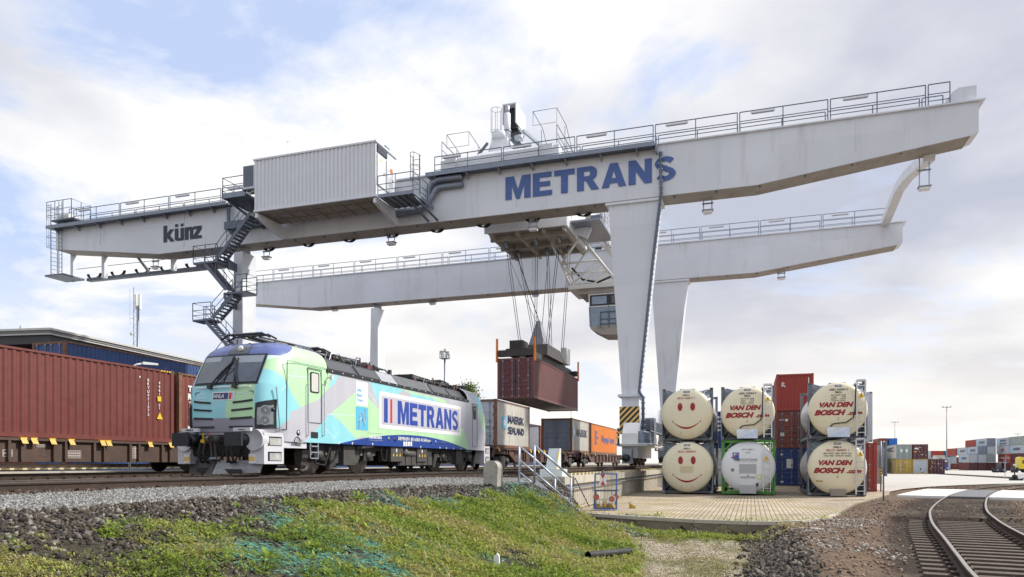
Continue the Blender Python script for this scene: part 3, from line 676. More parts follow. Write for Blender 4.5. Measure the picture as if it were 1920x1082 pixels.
c = MB(); c.tube([(-6.9, YF - 1.7, 2.5), (-4.9, YF - 1.7, 2.5), (-4.9, YF + 3.6, 2.42)], .035, white, 6); c.build('bumper_rail', bf)
# armoured cable running down the right edge of the front leg
mb = MB(); pts = [(xw1 + .25, YF - .15, 18.4), (xw1 + .30, YF - .2, 16.2), (-4.70, YF - .05, 15.7), (-5.1, YF - .05, 12.4), (-5.83, YF - .05, 5.4), (-5.62, YF - .05, 5.1), (-5.62, YF, 2.7)]
mb.tube(pts, .085, steel_dark, 8)
for a, b2 in zip(pts, pts[1:]):
    a = Vector(a); b2 = Vector(b2); k = int((b2 - a).length / .28)
    for i in range(k): p = a.lerp(b2, i / k); mb.box(p.x - .11, p.x + .11, p.y - .05, p.y + .09, p.z - .045, p.z + .045, galv_lt)
mb.build('cable_run', crane)
# duct pipes dropping from the walkway to the machine house
mb = MB(); xp = aty(803, 345, YF - .3).x; xq = aty(757, 392, YF - .3).x
for o, r in ((0, .19), (.42, .16)):
    mb.tube([(xp + 2.2, YF - .3 + o * .2, 18.45 - o), (xp + .7, YF - .3 + o * .2, 18.45 - o), (xp + .25 + o * .6, YF - .3, 18.3 - o), (xp + o * .5, YF - .3, 17.9 - o), (xp + o * .5, YF - .3, 17.35 + o * .3), (xp - .25 + o * .2, YF - .3, 16.95), (xp - .7, YF - .3, 16.8 - .3 * o), (xq - 1, YF - .3, 16.75 - .3 * o)], r, galv, 10)
mb.build('duct_pipe', crane)
# machine house
HX0, HX1, HY0, HY1, HZ0, HZ1 = -28.95, -20.5, 36.9, 39.42, 16.88, 20.12
mb = MB(); n = 31; pr = []
for i in range(n):
    x = HX0 + .05 + (HX1 - HX0 - .1) * i / n; d = (HX1 - HX0 - .1) / n
    pr += [(x, HY0), (x + d * .55, HY0), (x + d * .66, HY0 + .05), (x + d * .9, HY0 + .05)]
pr += [(HX1 - .05, HY0), (HX1 - .05, HY1), (HX0 + .05, HY1)]
mb.prism(pr, 'z', HZ0 + .14, HZ1 - .1, house_white); house = mb.build('machine_house', crane)
mb = MB(); mb.box(HX0 - .03, HX1 + .03, HY0 - .05, HY1 + .03, HZ1 - .1, HZ1, house_white); mb.build('roof', house)
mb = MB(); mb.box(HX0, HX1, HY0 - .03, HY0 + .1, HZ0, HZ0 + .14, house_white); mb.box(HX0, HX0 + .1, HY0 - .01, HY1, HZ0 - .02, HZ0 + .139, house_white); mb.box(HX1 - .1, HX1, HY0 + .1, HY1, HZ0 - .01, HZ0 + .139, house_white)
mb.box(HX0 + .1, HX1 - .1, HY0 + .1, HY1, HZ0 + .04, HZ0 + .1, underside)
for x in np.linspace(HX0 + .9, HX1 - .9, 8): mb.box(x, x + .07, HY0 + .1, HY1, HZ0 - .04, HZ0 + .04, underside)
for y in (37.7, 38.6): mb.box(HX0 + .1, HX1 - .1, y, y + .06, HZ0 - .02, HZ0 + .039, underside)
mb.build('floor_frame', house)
for y in (37.05, 38.15):
    mb = MB(); mb.box(HX1 - .045, HX1 + .02, y, y + .95, HZ0 + .75, HZ0 + 2.55, house_white); mb.box(HX1 + .02, HX1 + .04, y + .7, y + .76, HZ0 + 1.5, HZ0 + 1.66, black); mb.build('door', house)
mb = MB(); mb.box(HX1 - .045, HX1 + .012, 37.05, 38.2, HZ0 + 2.65, HZ0 + 3.05, black)
for z in np.arange(HZ0 + 2.68, HZ0 + 3.04, .07): mb.box(HX1 + .012, HX1 + .03, 37.05, 38.2, z, z + .025, galv)
mb.build('louvre', house)
mb = MB(); mb.flat([(HX1 + .024, 38.55, HZ0 + 1.95), (HX1 + .024, 38.85, HZ0 + 1.95), (HX1 + .024, 38.85, HZ0 + 2.25), (HX1 + .024, 38.55, HZ0 + 2.25)], orange); mb.flat([(HX1 + .024, 37.3, HZ0 + 2.2), (HX1 + .024, 37.5, HZ0 + 2.2), (HX1 + .024, 37.4, HZ0 + 2.4)], yellow); mb.build('warning_sign', house)
mb = MB(); mb.box(HX0 - .95, HX0 - .12, 37.1, 37.75, 18.45, 19.9, house_white); mb.box(HX0 - .9, HX0 - .2, 37.06, 37.1, 18.6, 19.85, steel_dark); mb.tube([(HX0 - .9, 37.3, 18.5), (HX0 - .6, 37.2, 18.2), (HX0 - .05, 37.3, 18.5)], .05, white, 6)
mb.box(HX0 - .95, HX0, 37.0, 37.8, 18.38, 18.45, galv); mb.build('air_conditioner', house)
mb = MB(); mb.tube([(-27, 37.6, HZ1), (-27, 37.6, HZ1 + 1.2)], .02, white, 5); mb.tube([(-27.15, 37.6, HZ1 + 1.1), (-26.85, 37.6, HZ1 + 1.1)], .02, white, 5); mb.build('wind_sensor', house)
mb = MB(); mb.box(HX1 - .9, HX1 - .2, 38.4, 38.9, HZ1, HZ1 + .35, galv); mb.build('roof_vent', house)
for x in (HX0 + .04, HX1 - .24):
    mb = MB(); mb.prism([(HY0 + .06, HZ0 - .05), (YF - .02, HZ0 - .05), (YF - .02, 16.05), (YF - .45, 16.05), (HY0 + .06, HZ0 - .32)], 'x', x, x + .2, crane_white); mb.build('house_bracket', crane)
# platform to the right of the house with cage ladder
px0, px1 = HX1 + .06, aty(792, 385, 38.2).x
mb = MB(); mb.box(px0, px1, 36.95, 39.0, 16.86, 16.93, steel_dark); mb.box(px0, px1, 36.92, 36.95, 16.78, 16.98, galv); mb.box(px1, px1 + .04, 36.95, 39.7, 16.78, 16.98, galv)
for x in np.linspace(px0 + .3, px1 - .3, 5): mb.box(x, x + .06, 36.95, 39, 16.78, 16.86, galv)
mb.bar((px1 - .1, 37.0, 16.8), (px1 + .3, YF - .1, 16.1), .1, .1, steel_dark); mb.bar((px1 - .6, 37.0, 16.8), (px1 - .3, YF - .1, 16.1), .1, .1, steel_dark)
railing(mb, [(px0, 36.97, 16.95), (px1, 36.97, 16.95), (px1, 38.9, 16.95)], 1.1, steel_dark, 1.2); mb.build('platform', crane)
def ladder(mb, p, h, wdir, m, cage=None, w=.45, z_c=2.2):
    p = Vector(p); wv = Vector(wdir) * w / 2
    for s in (-1, 1): mb.tube([p + wv * s, p + wv * s + Z3 * h], .028, m, 5)
    for z in np.arange(.2, h, .3): mb.tube([p - wv + Z3 * z, p + wv + Z3 * z], .016, m, 5)
    if cage is not None:
        c = Vector(cage)
        for z in np.arange(z_c, h + .01, .75):
            mb.tube([p + wv * (1.3 * math.cos(a)) * 1 + c * (.65 * math.sin(a)) + Z3 * z for a in np.linspace(0, math.pi, 8)], .018, m, 4)
        for a in np.linspace(.3, math.pi - .3, 4): o = wv * 1.3 * math.cos(a) + c * .65 * math.sin(a); mb.tube([p + o + Z3 * z_c, p + o + Z3 * h], .014, m, 4)
mb = MB(); lx = aty(778, 330, 39.3).x; ladder(mb, (lx, 39.5, 16.95), 3.15, (1, 0, 0), steel_dark, (0, -1, 0), z_c=1.6); mb.build('ladder', crane)
# stair tower in front of the left leg
yS = 38.1
def sp_(u, v): return aty(u, v, yS)
lv = [(sp_(468, 401), sp_(404, 489)), (sp_(384, 495), sp_(424, 543)), (sp_(436, 553), sp_(398, 596)), (sp_(386, 603), sp_(430, 652))]
for i, (p, q) in enumerate(lv):
    mb = MB(); flight(mb, p, q, (0, 1, 0), .8, steel_dark, [15, 9, 8, 9][i]); mb.build('stair_flight', crane)
q = sp_(430, 652); mb = MB(); pz = [q, Vector((q.x - 2.6, yS, q.z - 2.6)), Vector((q.x, yS, q.z - 5.2)), Vector((q.x - 1.6, yS, q.z - 6.6))]
for a, b2 in zip(pz, pz[1:]): flight(mb, a, b2, (0, 1, 0), .8, steel_dark, 9)
mb.build('stair_flight', crane)
for (u0, u1, v) in ((363, 408, 493), (420, 463, 549), (362, 396, 600)):
    a, b2 = sp_(u0, v), sp_(u1, v); mb = MB(); mb.box(a.x, b2.x, yS - .05, yS + 1.0, a.z - .12, a.z, steel_dark); z = a.z
    left = u0 < 400
    e0 = [(b2.x if left else a.x + .9, yS - .03, z), (a.x if left else b2.x, yS - .03, z), (a.x if left else b2.x, yS + .98, z), (b2.x - .6 if left else a.x + .6, yS + .98, z)]
    railing(mb, e0, 1.08, steel_dark, 1.0); mb.build('landing', crane)
for (u, v) in ((440, 495), (440, 567)):
    a = aty(u, v, yS + .9); mb = MB(); mb.hexa([(a.x - .9, yS + .9, a.z + .35), (-32.6, yS + .9, a.z - .3), (-32.6, YF + .1, a.z - .3), (a.x - .9, YF - .6, a.z + .35), (a.x - .9, yS + .9, a.z + .6), (-32.6, yS + .9, a.z + .25), (-32.6, YF + .1, a.z + .25), (a.x - .9, YF - .6, a.z + .6)], steel_dark); mb.build('stair_bracket', crane)
a, b2 = aty(434, 391, 38), aty(476, 389, 38); mb = MB(); mb.box(a.x, b2.x, 37.2, 39.75, 18.15, 18.3, steel_dark); mb.box(a.x - .02, a.x + .04, 37.15, 39.75, 18.1, 18.42, galv); mb.box(a.x, b2.x, 37.15, 37.2, 18.1, 18.42, galv)
railing(mb, [(b2.x, 37.2, 18.3), (a.x, 37.2, 18.3), (a.x, 39.3, 18.3)], 1.1, steel_dark, 1.2)
mb.bar((a.x + .1, 37.6, 18.1), (a.x + 1.2, YF - .05, 16.9), .12, .12, steel_dark); mb.build('landing', crane)
mb = MB(); mb.box(-33.2, HX0 - .4, YF - .5, YF - .04, 17.0, 17.5, steel_dark); mb.tube([(-33.0, YF - .3, 18.5), (-33.0, YF - .3, 17.0), (-32.5, YF - .3, 16.6)], .12, steel_dark, 8); mb.build('cable_duct', crane)
# left tip: caged ladder, upper platform, hanging walkway with cable festoon
mb = MB(); xt = aty(97, 440, 39.8).x
ladder(mb, (xt, 40.0, 15.35), 5.3, (.2, 1, 0), steel_dark, (-1, 0, 0)); ladder(mb, (xt + 1.1, 39.6, 15.35), 5.3, (1, 0, 0), steel_dark, w=.3)
railing(mb, [(xt, 39.4, 19.3), (xt + 2.4, 39.4, 19.3), (xt + 2.4, 41.0, 19.3), (xt + .3, 41, 19.3)], 1.35, steel_dark, .8); mb.box(xt + .4, xt + 2.6, 39.4, 41, 19.2, 19.3, steel_dark); mb.build('ladder', crane)
mb = MB(); mb.box(XA - .02, XA + 1.0, 40.0, 41.0, TOP + .07, TOP + 1.0, dirty_white); mb.build('tip_cabinet', crane)
mb = MB(); mb.box(xt - .2, xt + 1.6, 39.4, 41.2, 15.2, 15.32, steel_dark); mb.box(xt + 1.6, -33.5, 41.35, 41.75, 15.2, 15.42, steel_dark)
for x in (XA + .05, XA + 3.1, XA + 9.5): mb.box(x, x + .26, 40.95, 41.25, 15.2, lowz(x) + .05, crane_white)
mb.bar((XA + 6.2, 41.2, 16.6), (XA + 7.2, 41.4, 15.3), .18, .18, crane_grey); mb.tube([(xt, 41.7, 16.3), (-38, 41.7, 16.3)], .025, steel_dark, 5); mb.build('under_walkway', crane)
mb = MB()
for x in list(np.arange(-47.0, -34, 2.3)) + list(np.arange(-31, -9, 3.1)):
    zz = lowz(x) + .02 if x > -34 else 15.75
    yy = 41.0 if x > -34 else 41.5
    mb = MB()
    for o in (0, .09, .18): mb.tube([(x + o + (.36 if x > -34 else .62) * math.cos(a), yy, zz - (.22 if x > -34 else .36) * math.sin(a) * (1 + o)) for a in np.linspace(0, math.pi, 9)], .04, rubber, 5)
    mb.build('cable_loop', crane)
# hanging floodlights
def flood(u, v, y, L=1.25):
    p = aty(u, v, y); m = MB(); zt = lowz(p.x) - .03
    for s in (-.22, .22): m.tube([(p.x + s, y, zt), (p.x + s, y, p.z + .25)], .03, galv_lt, 5)
    m.box(p.x - .3, p.x + .3, y - .05, y + .05, (zt + p.z) / 2 + .1, (zt + p.z) / 2 + .16, galv)
    m.box(p.x - .24, p.x + .24, y - .16, y + .16, p.z - .02, p.z + .12, white); m.box(p.x - .3, p.x + .3, y - .2, y + .2, p.z + .12, p.z + .17, galv); m.build('floodlight', crane)
for u, v in ((292, 504), (500, 486), (734, 459), (1000, 432), (1327, 400)): flood(u, v, YF + 1.1)
flood(1733, 356, YF + 1.4); 
for u, v in ((628, 583), (811, 571), (1004, 556), (1465, 524)): flood(u, v, YB + .9)

# ---------------------------------------------------------------- trolley, spreader and the lifted container
tr = thing('crane_trolley', 'white hoisting trolley with lattice cab mount hanging between the crane girders', 'crane trolley', (-13.4, 49.6, TOP + .07))
mb = MB()
for x in (-17.2, -11.2): mb.box(x - .35, x + .35, YF + .2, YB + GT - .2, 19.25, 19.9, house_white)
for y in (YF + .35, YB + .35): mb.box(-17.9, -10.5, y, y + .7, 19.3, 19.85, house_white)
for x in (-17.6, -16.4, -12, -10.8):
    for y in (YF + .72, YB + .72): mb.disc((x, y - .1, 19.2), .28, 'y', .2, steel_dark, 14)
mb.build('trolley_frame', tr)
mb = MB(); mb.box(-15.8, -10.7, 42.5, 48, 16.45, 19.25, house_white)
for x in (-14.5, -12.9, -11.6): mb.box(x, x + .03, 42.485, 42.5, 16.5, 19.2, crane_grey)
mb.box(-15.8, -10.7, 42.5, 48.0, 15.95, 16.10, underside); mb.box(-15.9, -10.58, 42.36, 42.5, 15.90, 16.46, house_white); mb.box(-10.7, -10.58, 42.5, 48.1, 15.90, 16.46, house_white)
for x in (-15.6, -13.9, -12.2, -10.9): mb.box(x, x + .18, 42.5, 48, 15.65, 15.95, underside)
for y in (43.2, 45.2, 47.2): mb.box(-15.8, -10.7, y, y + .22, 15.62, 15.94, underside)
for x in (-15, -13, -11.5):
    for y in (43.8, 46.4): mb.disc((x, y, 15.62), .3, 'x', .12, galv, 14)
mb.build('hoist_house', tr)
mb = MB(); mb.hexa([(-17.6, 41.2, 19.9), (-11.6, 41.2, 19.9), (-11.6, 47.5, 19.9), (-17.6, 47.5, 19.9), (-16.4, 43, 21.3), (-13.7, 43, 21.3), (-13.7, 46.5, 21.3), (-16.4, 46.5, 21.3)], house_white)
mb.hexa([(-16.2, 43.6, 21.3), (-14.6, 43.6, 21.3), (-14.6, 45.6, 21.3), (-16.2, 45.6, 21.3), (-15.9, 43.8, 22.5), (-14.9, 43.8, 22.5), (-14.9, 45, 22.5), (-15.9, 45, 22.5)], house_white); mb.build('slewing_mast', tr)
mb = MB(); mb.disc((-15.5, 44.1, 22.45), .55, 'z', .45, house_white, 8); mb.disc((-15.0, 44.2, 22.4), .21, 'z', 1.75, house_white, 14); mb.disc((-15.0, 44.2, 24.15), .15, 'z', .5, galv_lt, 12); mb.disc((-15.0, 44.2, 22.95), .26, 'z', .1, galv, 14); mb.disc((-14.5, 44.3, 22.5), .22, 'x', .5, galv_lt, 12); mb.build('column', tr)
mb = MB(); mb.box(-15.4, -14.55, 45.1, 45.15, 23.3, 24.95, black); mb.box(-14.58, -14.5, 44.55, 46.6, 23.7, 25.0, house_white); mb.box(-15.46, -15.4, 44.55, 46.6, 23.7, 25.0, house_white); mb.box(-15.4, -14.58, 44.55, 46.6, 24.93, 25.0, house_white); mb.box(-15.4, -14.58, 44.9, 46.5, 23.5, 23.62, black); mb.build('winch_hood', tr)
mb = MB(); mb.bar((-14.7, 44.3, 22.6), (-13.7, 45.0, 21.4), .3, .3, steel_dark); mb.bar((-14.3, 45.4, 23.5), (-13.3, 47.0, 22.8), .14, .2, galv); mb.bar((-16.1, 43.5, 22.1), (-16.7, 43.3, 21.3), .15, .15, steel_dark); mb.build('strut', tr)
mb = MB()
for a in np.linspace(0, 2 * math.pi, 7)[:-1]: mb.tube([(-15.65 + .36 * math.cos(a), 43.9 + .36 * math.sin(a), 22.9), (-15.65 + .36 * math.cos(a), 43.9 + .36 * math.sin(a), 24.4)], .018, galv_lt, 4)
for z in (22.95, 24.38): mb.tube([(-15.65 + .36 * math.cos(a), 43.9 + .36 * math.sin(a), z) for a in np.linspace(0, 2 * math.pi, 15)], .018, galv_lt, 4)
for x0 in (-18.3, -12.6):
    for s in (0, 1.5):
        mb.tube([(x0 + s, 42.0, 22.9 if x0 > -15 else 22.3), (x0 + s + .3, 43.1, 22.3 if x0 > -15 else 21.7), (x0 + s + .7, 44.3, 19.9)], .022, galv, 5); mb.tube([(x0 + s + .25, 43.0, 22.2 if x0 > -15 else 21.7), (x0 + s + .25, 43.0, 19.9)], .02, galv, 5)
    zt = 22.9 if x0 > -15 else 22.3
    mb.tube([(x0, 42, zt), (x0 + 1.5, 42, zt), (x0 + 1.5, 42, zt - .85), (x0, 42, zt - .85), (x0, 42, zt)], .02, galv, 5)
railing(mb, [(-17.8, YF + .3, 19.9), (-17.8, YB + 1, 19.9)], 1.1, galv, 2.4); railing(mb, [(-10.6, YF + .3, 19.9), (-10.6, YB + 1, 19.9)], 1.1, galv, 2.4); mb.build('guard_rail', tr)
# lattice frame carrying the operator's cab
wt = M('lattice_white', (.62, .615, .58), .45, var=.06)
mb = MB(); T = lambda p, q, r=.07: mb.tube([p, q], r, wt, 8)
cx0, cx1, cy0, cy1 = -11.3, -8.6, 44.6, 47.2; zT, zB = 15.9, 12.75
for y in (cy0, cy1):
    T((-12.3, y, zT), (-11.5, y, 14.2)); T((-11.5, y, 14.2), (-10.9, y, zB)); T((-10.3, y, zT), (-7.9, y, zB), .09); T((-11.5, y, 14.2), (-9.0, y, 14.25)); T((-11.45, y, 14.25), (-10.2, y, zT)); T((-10.85, y, zB + .05), (-9.1, y, 14.2)); T((-10.3, y, zB), (-8.7, y, 13.9), .05); T((-9.5, y, zB), (-8.4, y, 13.4), .05); T((-11.2, y, 13.5), (-8.6, y, 13.5), .04)
for p in ((-11.5, 14.2), (-10.9, zB + .05), (-9.0, 14.25)): T((p[0], cy0, p[1]), (p[0], cy1, p[1]), .05)
T((-11.5, cy0, 14.2), (-10.9, cy1, zB), .045)
mb.box(-11.0, -7.4, cy0 - .15, cy1 + .15, 12.5, 12.75, wt); mb.box(-10.4, -7.6, cy0 + .1, cy1 - .1, 12.2, 12.5, underside); mb.bar((-10.5, 44.4, 16.3), (-9.6, 44.4, 15.9), .12, .7, house_white)
mb.build('lattice_frame', tr)
mb = MB(); flight(mb, (-9.9, 48.0, 16.8), (-7.4, 48.0, 13.6), (0, 1, 0), .7, wt, 12, 1.0); mb.build('access_stair', tr)
mb = MB(); railing(mb, [(-10.5, 43.2, 16.45), (-8.7, 43.2, 16.45), (-8.7, 47.5, 16.45), (-10.4, 47.5, 16.45)], 1.25, wt, .9); mb.box(-10.55, -8.7, 43.2, 47.6, 16.3, 16.42, galv); mb.box(-9.6, -8.9, 44.6, 45.6, 16.42, 17.1, steel_dark); mb.build('access_platform', tr); mb = MB()
mb.tube([(-10.9, 45, 14.0), (-10.2, 45, 13.2), (-9.2, 45, 12.95), (-8.2, 45, 13.3)], .07, rubber, 6); mb.build('slack_cable', tr)
mb = MB(); cb = [(-9.75, 12.2), (-9.65, 9.95), (-8.9, 9.55), (-7.3, 9.45), (-7.2, 12.2)]
gx = [(-9.75, 11.35), (-9.65, 10.15), (-7.3, 10.15), (-7.25, 11.35)]
y0, y1 = 44.8, 46.9
mb.prism([(-9.66, 10.15), (-9.63, 9.98), (-8.9, 9.58), (-7.3, 9.5), (-7.3, 10.15)], 'y', y0, y1, underside)
mb.prism([(-9.78, 12.2), (-9.72, 11.35), (-7.26, 11.35), (-7.2, 12.2)], 'y', y0, y1, white)
for p, q in (((-9.72, 11.4), (-9.66, 10.1)), ((-8.5, 11.4), (-8.5, 10.1)), ((-7.3, 11.4), (-7.3, 10.1))):
    for y in (y0 + .03, y1 - .03): mb.bar((p[0], y, p[1]), (q[0], y, q[1]), .07, .07, galv)
cabo = mb.build('operator_cab', tr)
mb = MB(); mb.prism([(-9.69, 11.35), (-9.63, 10.15), (-7.33, 10.15), (-7.29, 11.35)], 'y', y0 + .04, y1 - .04, glass_blue); mb.build('window', cabo)
mb = MB(); mb.box(-9.68, -7.3, y0 - .03, y0 - .004, 11.42, 12.1, black); mb.box(-9.55, -8.6, y0 - .036, y0 - .03, 11.52, 12.0, glass_blue); mb.box(-8.3, -7.4, y0 - .036, y0 - .03, 11.52, 12.0, glass); mb.build('upper_window', cabo)
mb = MB(); railing(mb, [(-9.0, y0 - .06, 10.0), (-7.4, y0 - .06, 10.0)], 1.0, steel_dark, .5); mb.build('grab_rail', cabo)
# spreader
CXc, CY0, CZ0 = -14.22, 43.5, 5.6
spd = thing('spreader', 'dark container spreader with orange corner guides gripping the lifted container', 'spreader', (CXc, CY0 + 6.1, CZ0 + 2.6))
dk = M('spreader_dark', (.05, .045, .042), .6, .2, var=.3, dirt=(.16, .09, .05), damt=.3, ds=3)
mb = MB(); zt = CZ0 + 2.62
for x in (CXc - .75, CXc + .45): mb.box(x, x + .3, CY0 + .3, CY0 + 11.9, zt + .22, zt + .62, dk)
for y in (CY0 + .05, CY0 + 11.79): mb.box(CXc - 1.2, CXc + 1.2, y, y + .35, zt + .1, zt + .5, dk)
mb.hexa([(CXc - 1.1, CY0 + 3.6, zt + .62), (CXc + 1.1, CY0 + 3.6, zt + .62), (CXc + 1.1, CY0 + 8.6, zt + .62), (CXc - 1.1, CY0 + 8.6, zt + .62), (CXc - .9, CY0 + 4.4, zt + 1.5), (CXc + .9, CY0 + 4.4, zt + 1.5), (CXc + .9, CY0 + 7.8, zt + 1.5), (CXc - .9, CY0 + 7.8, zt + 1.5)], dk)
mb.box(CXc - .8, CXc + .1, CY0 + 1.2, CY0 + 2.4, zt + .6, zt + 1.3, dk); mb.box(CXc - .5, CXc + .6, CY0 + 9.2, CY0 + 10.6, zt + .6, zt + 1.6, dk); mb.build('spreader_frame', spd)
mb = MB(); mb.box(CXc + .7, CXc + 1.15, CY0 + 8.8, CY0 + 9.9, zt + .7, zt + 1.9, dirty_white); mb.build('control_box', spd)
mb = MB(); mb.hexa([(CXc - .55, CY0 + 4.6, zt + 1.5), (CXc + .55, CY0 + 4.6, zt + 1.5), (CXc + .55, CY0 + 6.6, zt + 1.5), (CXc - .55, CY0 + 6.6, zt + 1.5), (CXc - .12, CY0 + 5.2, zt + 3.3), (CXc + .12, CY0 + 5.2, zt + 3.3), (CXc + .12, CY0 + 5.6, zt + 3.3), (CXc - .12, CY0 + 5.6, zt + 3.3)], crane_grey); mb.build('cable_basket', spd)
for x, y in ((-1.22, .1), (1.22, .1), (-1.22, 12.09), (1.22, 12.09)):
    mb = MB(); s = 1 if x > 0 else -1; X = CXc + x + s * .05
    mb.hexa([(X - .05, CY0 + y - .12, zt - .25), (X + .05, CY0 + y - .12, zt - .25), (X + .05, CY0 + y + .12, zt - .25), (X - .05, CY0 + y + .12, zt - .25), (X - .05, CY0 + y - .08, zt + 1.25), (X + .05, CY0 + y - .08, zt + 1.25), (X + .05, CY0 + y + .08, zt + 1.25), (X - .05, CY0 + y + .08, zt + 1.25)], orange); mb.build('corner_guide', spd)
mb = MB(); tops = [(-15.0, 43.9), (-13.0, 43.9), (-11.5, 43.9), (-15.0, 46.5), (-13.0, 46.5), (-11.5, 46.5)]
for (x, y) in tops:
    for o in (0, .14): mb.tube([(x + o, y, 15.6), (CXc + (x + 13.2) * .55 + o, CY0 + (3.9 if y < 45 else 8.0), zt + 1.4)], .021, steel_dark, 4)
mb.tube([(-14.6, 44.2, 15.6), (CXc, CY0 + 5.4, zt + 3.3)], .03, rubber, 4); mb.tube([(-12.4, 45, 15.6), (CXc - .4, CY0 + 7, zt + 1.5)], .021, steel_dark, 4); mb.tube([(-15.4, 45, 15.6), (CXc + .6, CY0 + 5, zt + 1.5)], .021, steel_dark, 4)
mb.build('hoist_rope', spd)
# ---------------------------------------------------------------- electric locomotive (local: x right +, y back, z above rail)
LO = (XL, 15.9, ZR)
loco = thing('electric_locomotive', 'electric locomotive in turquoise, green and grey livery with folded pantographs on its roof', 'locomotive', LO); loco['_o'] = (0, 0, 0)
def sd(u, v): p = atx(u, v, -12.53); return (p.y - LO[1], p.z - LO[2])
def c2(a, b): return sd(320 + a / 3.6075, 610 + b / 3.6075)
def c3(a, b): return sd(620 + a / 3.6075, 640 + b / 3.6075)
LEN = 18.98
CYAN, GRN, MINT, LIL, NAVY, ROOFB = (.29, .66, .72), (.47, .73, .43), (.66, .82, .70), (.50, .50, .54), (.014, .055, .28), (.11, .145, .36)
LBL = (.45, .72, .78)
def livery():
    m = bpy.data.materials.new('livery'); m.use_nodes = True; t = m.node_tree; b = t.nodes['Principled BSDF']
    P = N(t, 'ShaderNodeTexCoord').outputs['Object']; s = N(t, 'ShaderNodeSeparateXYZ', {0: P})
    def m_(op, a, b2=None): return N(t, 'ShaderNodeMath', {i: x for i, x in enumerate((a, b2)) if x is not None}, operation=op).outputs[0]
    sv = N(t, 'ShaderNodeCombineXYZ', {0: s.outputs[1], 1: s.outputs[2], 2: 1.0}).outputs[0]
    fv = N(t, 'ShaderNodeCombineXYZ', {0: s.outputs[0], 1: s.outputs[2], 2: 1.0}).outputs[0]
    def poly(vec, pts):
        area = sum(pts[i][0] * pts[(i + 1) % len(pts)][1] - pts[(i + 1) % len(pts)][0] * pts[i][1] for i in range(len(pts)))
        if area < 0: pts = pts[::-1]
        out = None
        for p, q in zip(pts, pts[1:] + pts[:1]):
            nx, ny = -(q[1] - p[1]), q[0] - p[0]
            dp = N(t, 'ShaderNodeVectorMath', {0: vec, 1: (nx, ny, -(nx * p[0] + ny * p[1]))}, operation='DOT_PRODUCT').outputs['Value']
            g = m_('GREATER_THAN', dp, 0.); out = g if out is None else m_('MULTIPLY', out, g)
        return out
    def circ(vec, c, r):
        d = N(t, 'ShaderNodeVectorMath', {0: vec, 1: (c[0], c[1], 1.0)}, operation='DISTANCE').outputs['Value']; return m_('LESS_THAN', d, r)
    c = None
    def put(mask, col):
        nonlocal c; c = mixc(t, mask, c if c is not None else LIL, col)
    c = mixc(t, 0., LIL, LIL)
    # side
    put(poly(sv, [c2(640, 40), c2(1060, 200), c2(1085, 300), c2(1075, 420), c2(1005, 500), c2(870, 560), c2(560, 640), c2(440, 400)]), GRN)
    put(poly(sv, [c2(600, 100), c2(1000, 180), c2(1075, 292), c2(790, 236), c2(700, 240), c2(600, 280)]), MINT)
    put(poly(sv, [c2(790, 400), c2(880, 560), c2(780, 600), c2(720, 420)]), CYAN)
    put(m_('MULTIPLY', circ(sv, c2(610, 520), .89), poly(sv, [c2(300, 200), c2(1000, 200), c2(1000, 512), c2(700, 610), c2(300, 700)])), CYAN)
    put(poly(sv, [(-1, 1.38), (1.2, 1.36), (1.62, 1.62), (1.75, 2.1), (1.6, 2.62), (1.25, 2.92), (.9, 3.05), (-1, 3.05)]), CYAN)
    put(poly(sv, [c2(1060, 290), c2(1150, 312), c2(1110, 395), c2(1035, 470), c2(1075, 400)]), CYAN)
    put(poly(sv, [c2(1075, 605), c2(1255, 452), c2(1290, 440), c3(330, 460), c3(330, 640), c2(1245, 760)]), GRN)
    put(poly(sv, [c3(262, 270), c3(470, 318), c3(545, 345), c3(400, 400), c3(340, 445)]), CYAN)
    put(poly(sv, [c3(470, 318), c3(770, 395), c3(790, 425), c3(540, 352)]), GRN)
    put(poly(sv, [c3(540, 352), c3(700, 388), c3(720, 420), c3(560, 385)]), CYAN)
    put(poly(sv, [c2(1075, 590), c2(1150, 650), c2(1262, 775), c2(1100, 825), c2(860, 850), c2(930, 770)]), CYAN)
    put(poly(sv, [c3(240, 560), c3(900, 590), c3(945, 760), c3(240, 700)]), GRN)
    put(poly(sv, [c3(455, 640), c3(600, 665), c3(640, 690), c3(440, 665)]), LBL)
    put(poly(sv, [c3(985, 360), c3(1040, 380), c3(1070, 470), c3(1060, 640), c3(1015, 560), c3(985, 440)]), CYAN)
    put(poly(sv, [c3(985, 430), c3(1060, 540), c3(1060, 620), c3(1020, 570)]), GRN)
    a, b2, d = c2(1040, 830), c3(430, 634), c3(950, 745)
    ax, ay, bx, by, cx, cy = *a, *b2, *d; D = 2 * (ax * (by - cy) + bx * (cy - ay) + cx * (ay - by))
    ux = ((ax * ax + ay * ay) * (by - cy) + (bx * bx + by * by) * (cy - ay) + (cx * cx + cy * cy) * (ay - by)) / D
    uy = ((ax * ax + ay * ay) * (cx - bx) + (bx * bx + by * by) * (ax - cx) + (cx * cx + cy * cy) * (bx - ax)) / D
    put(circ(sv, (ux, uy), math.hypot(ax - ux, ay - uy)), NAVY)
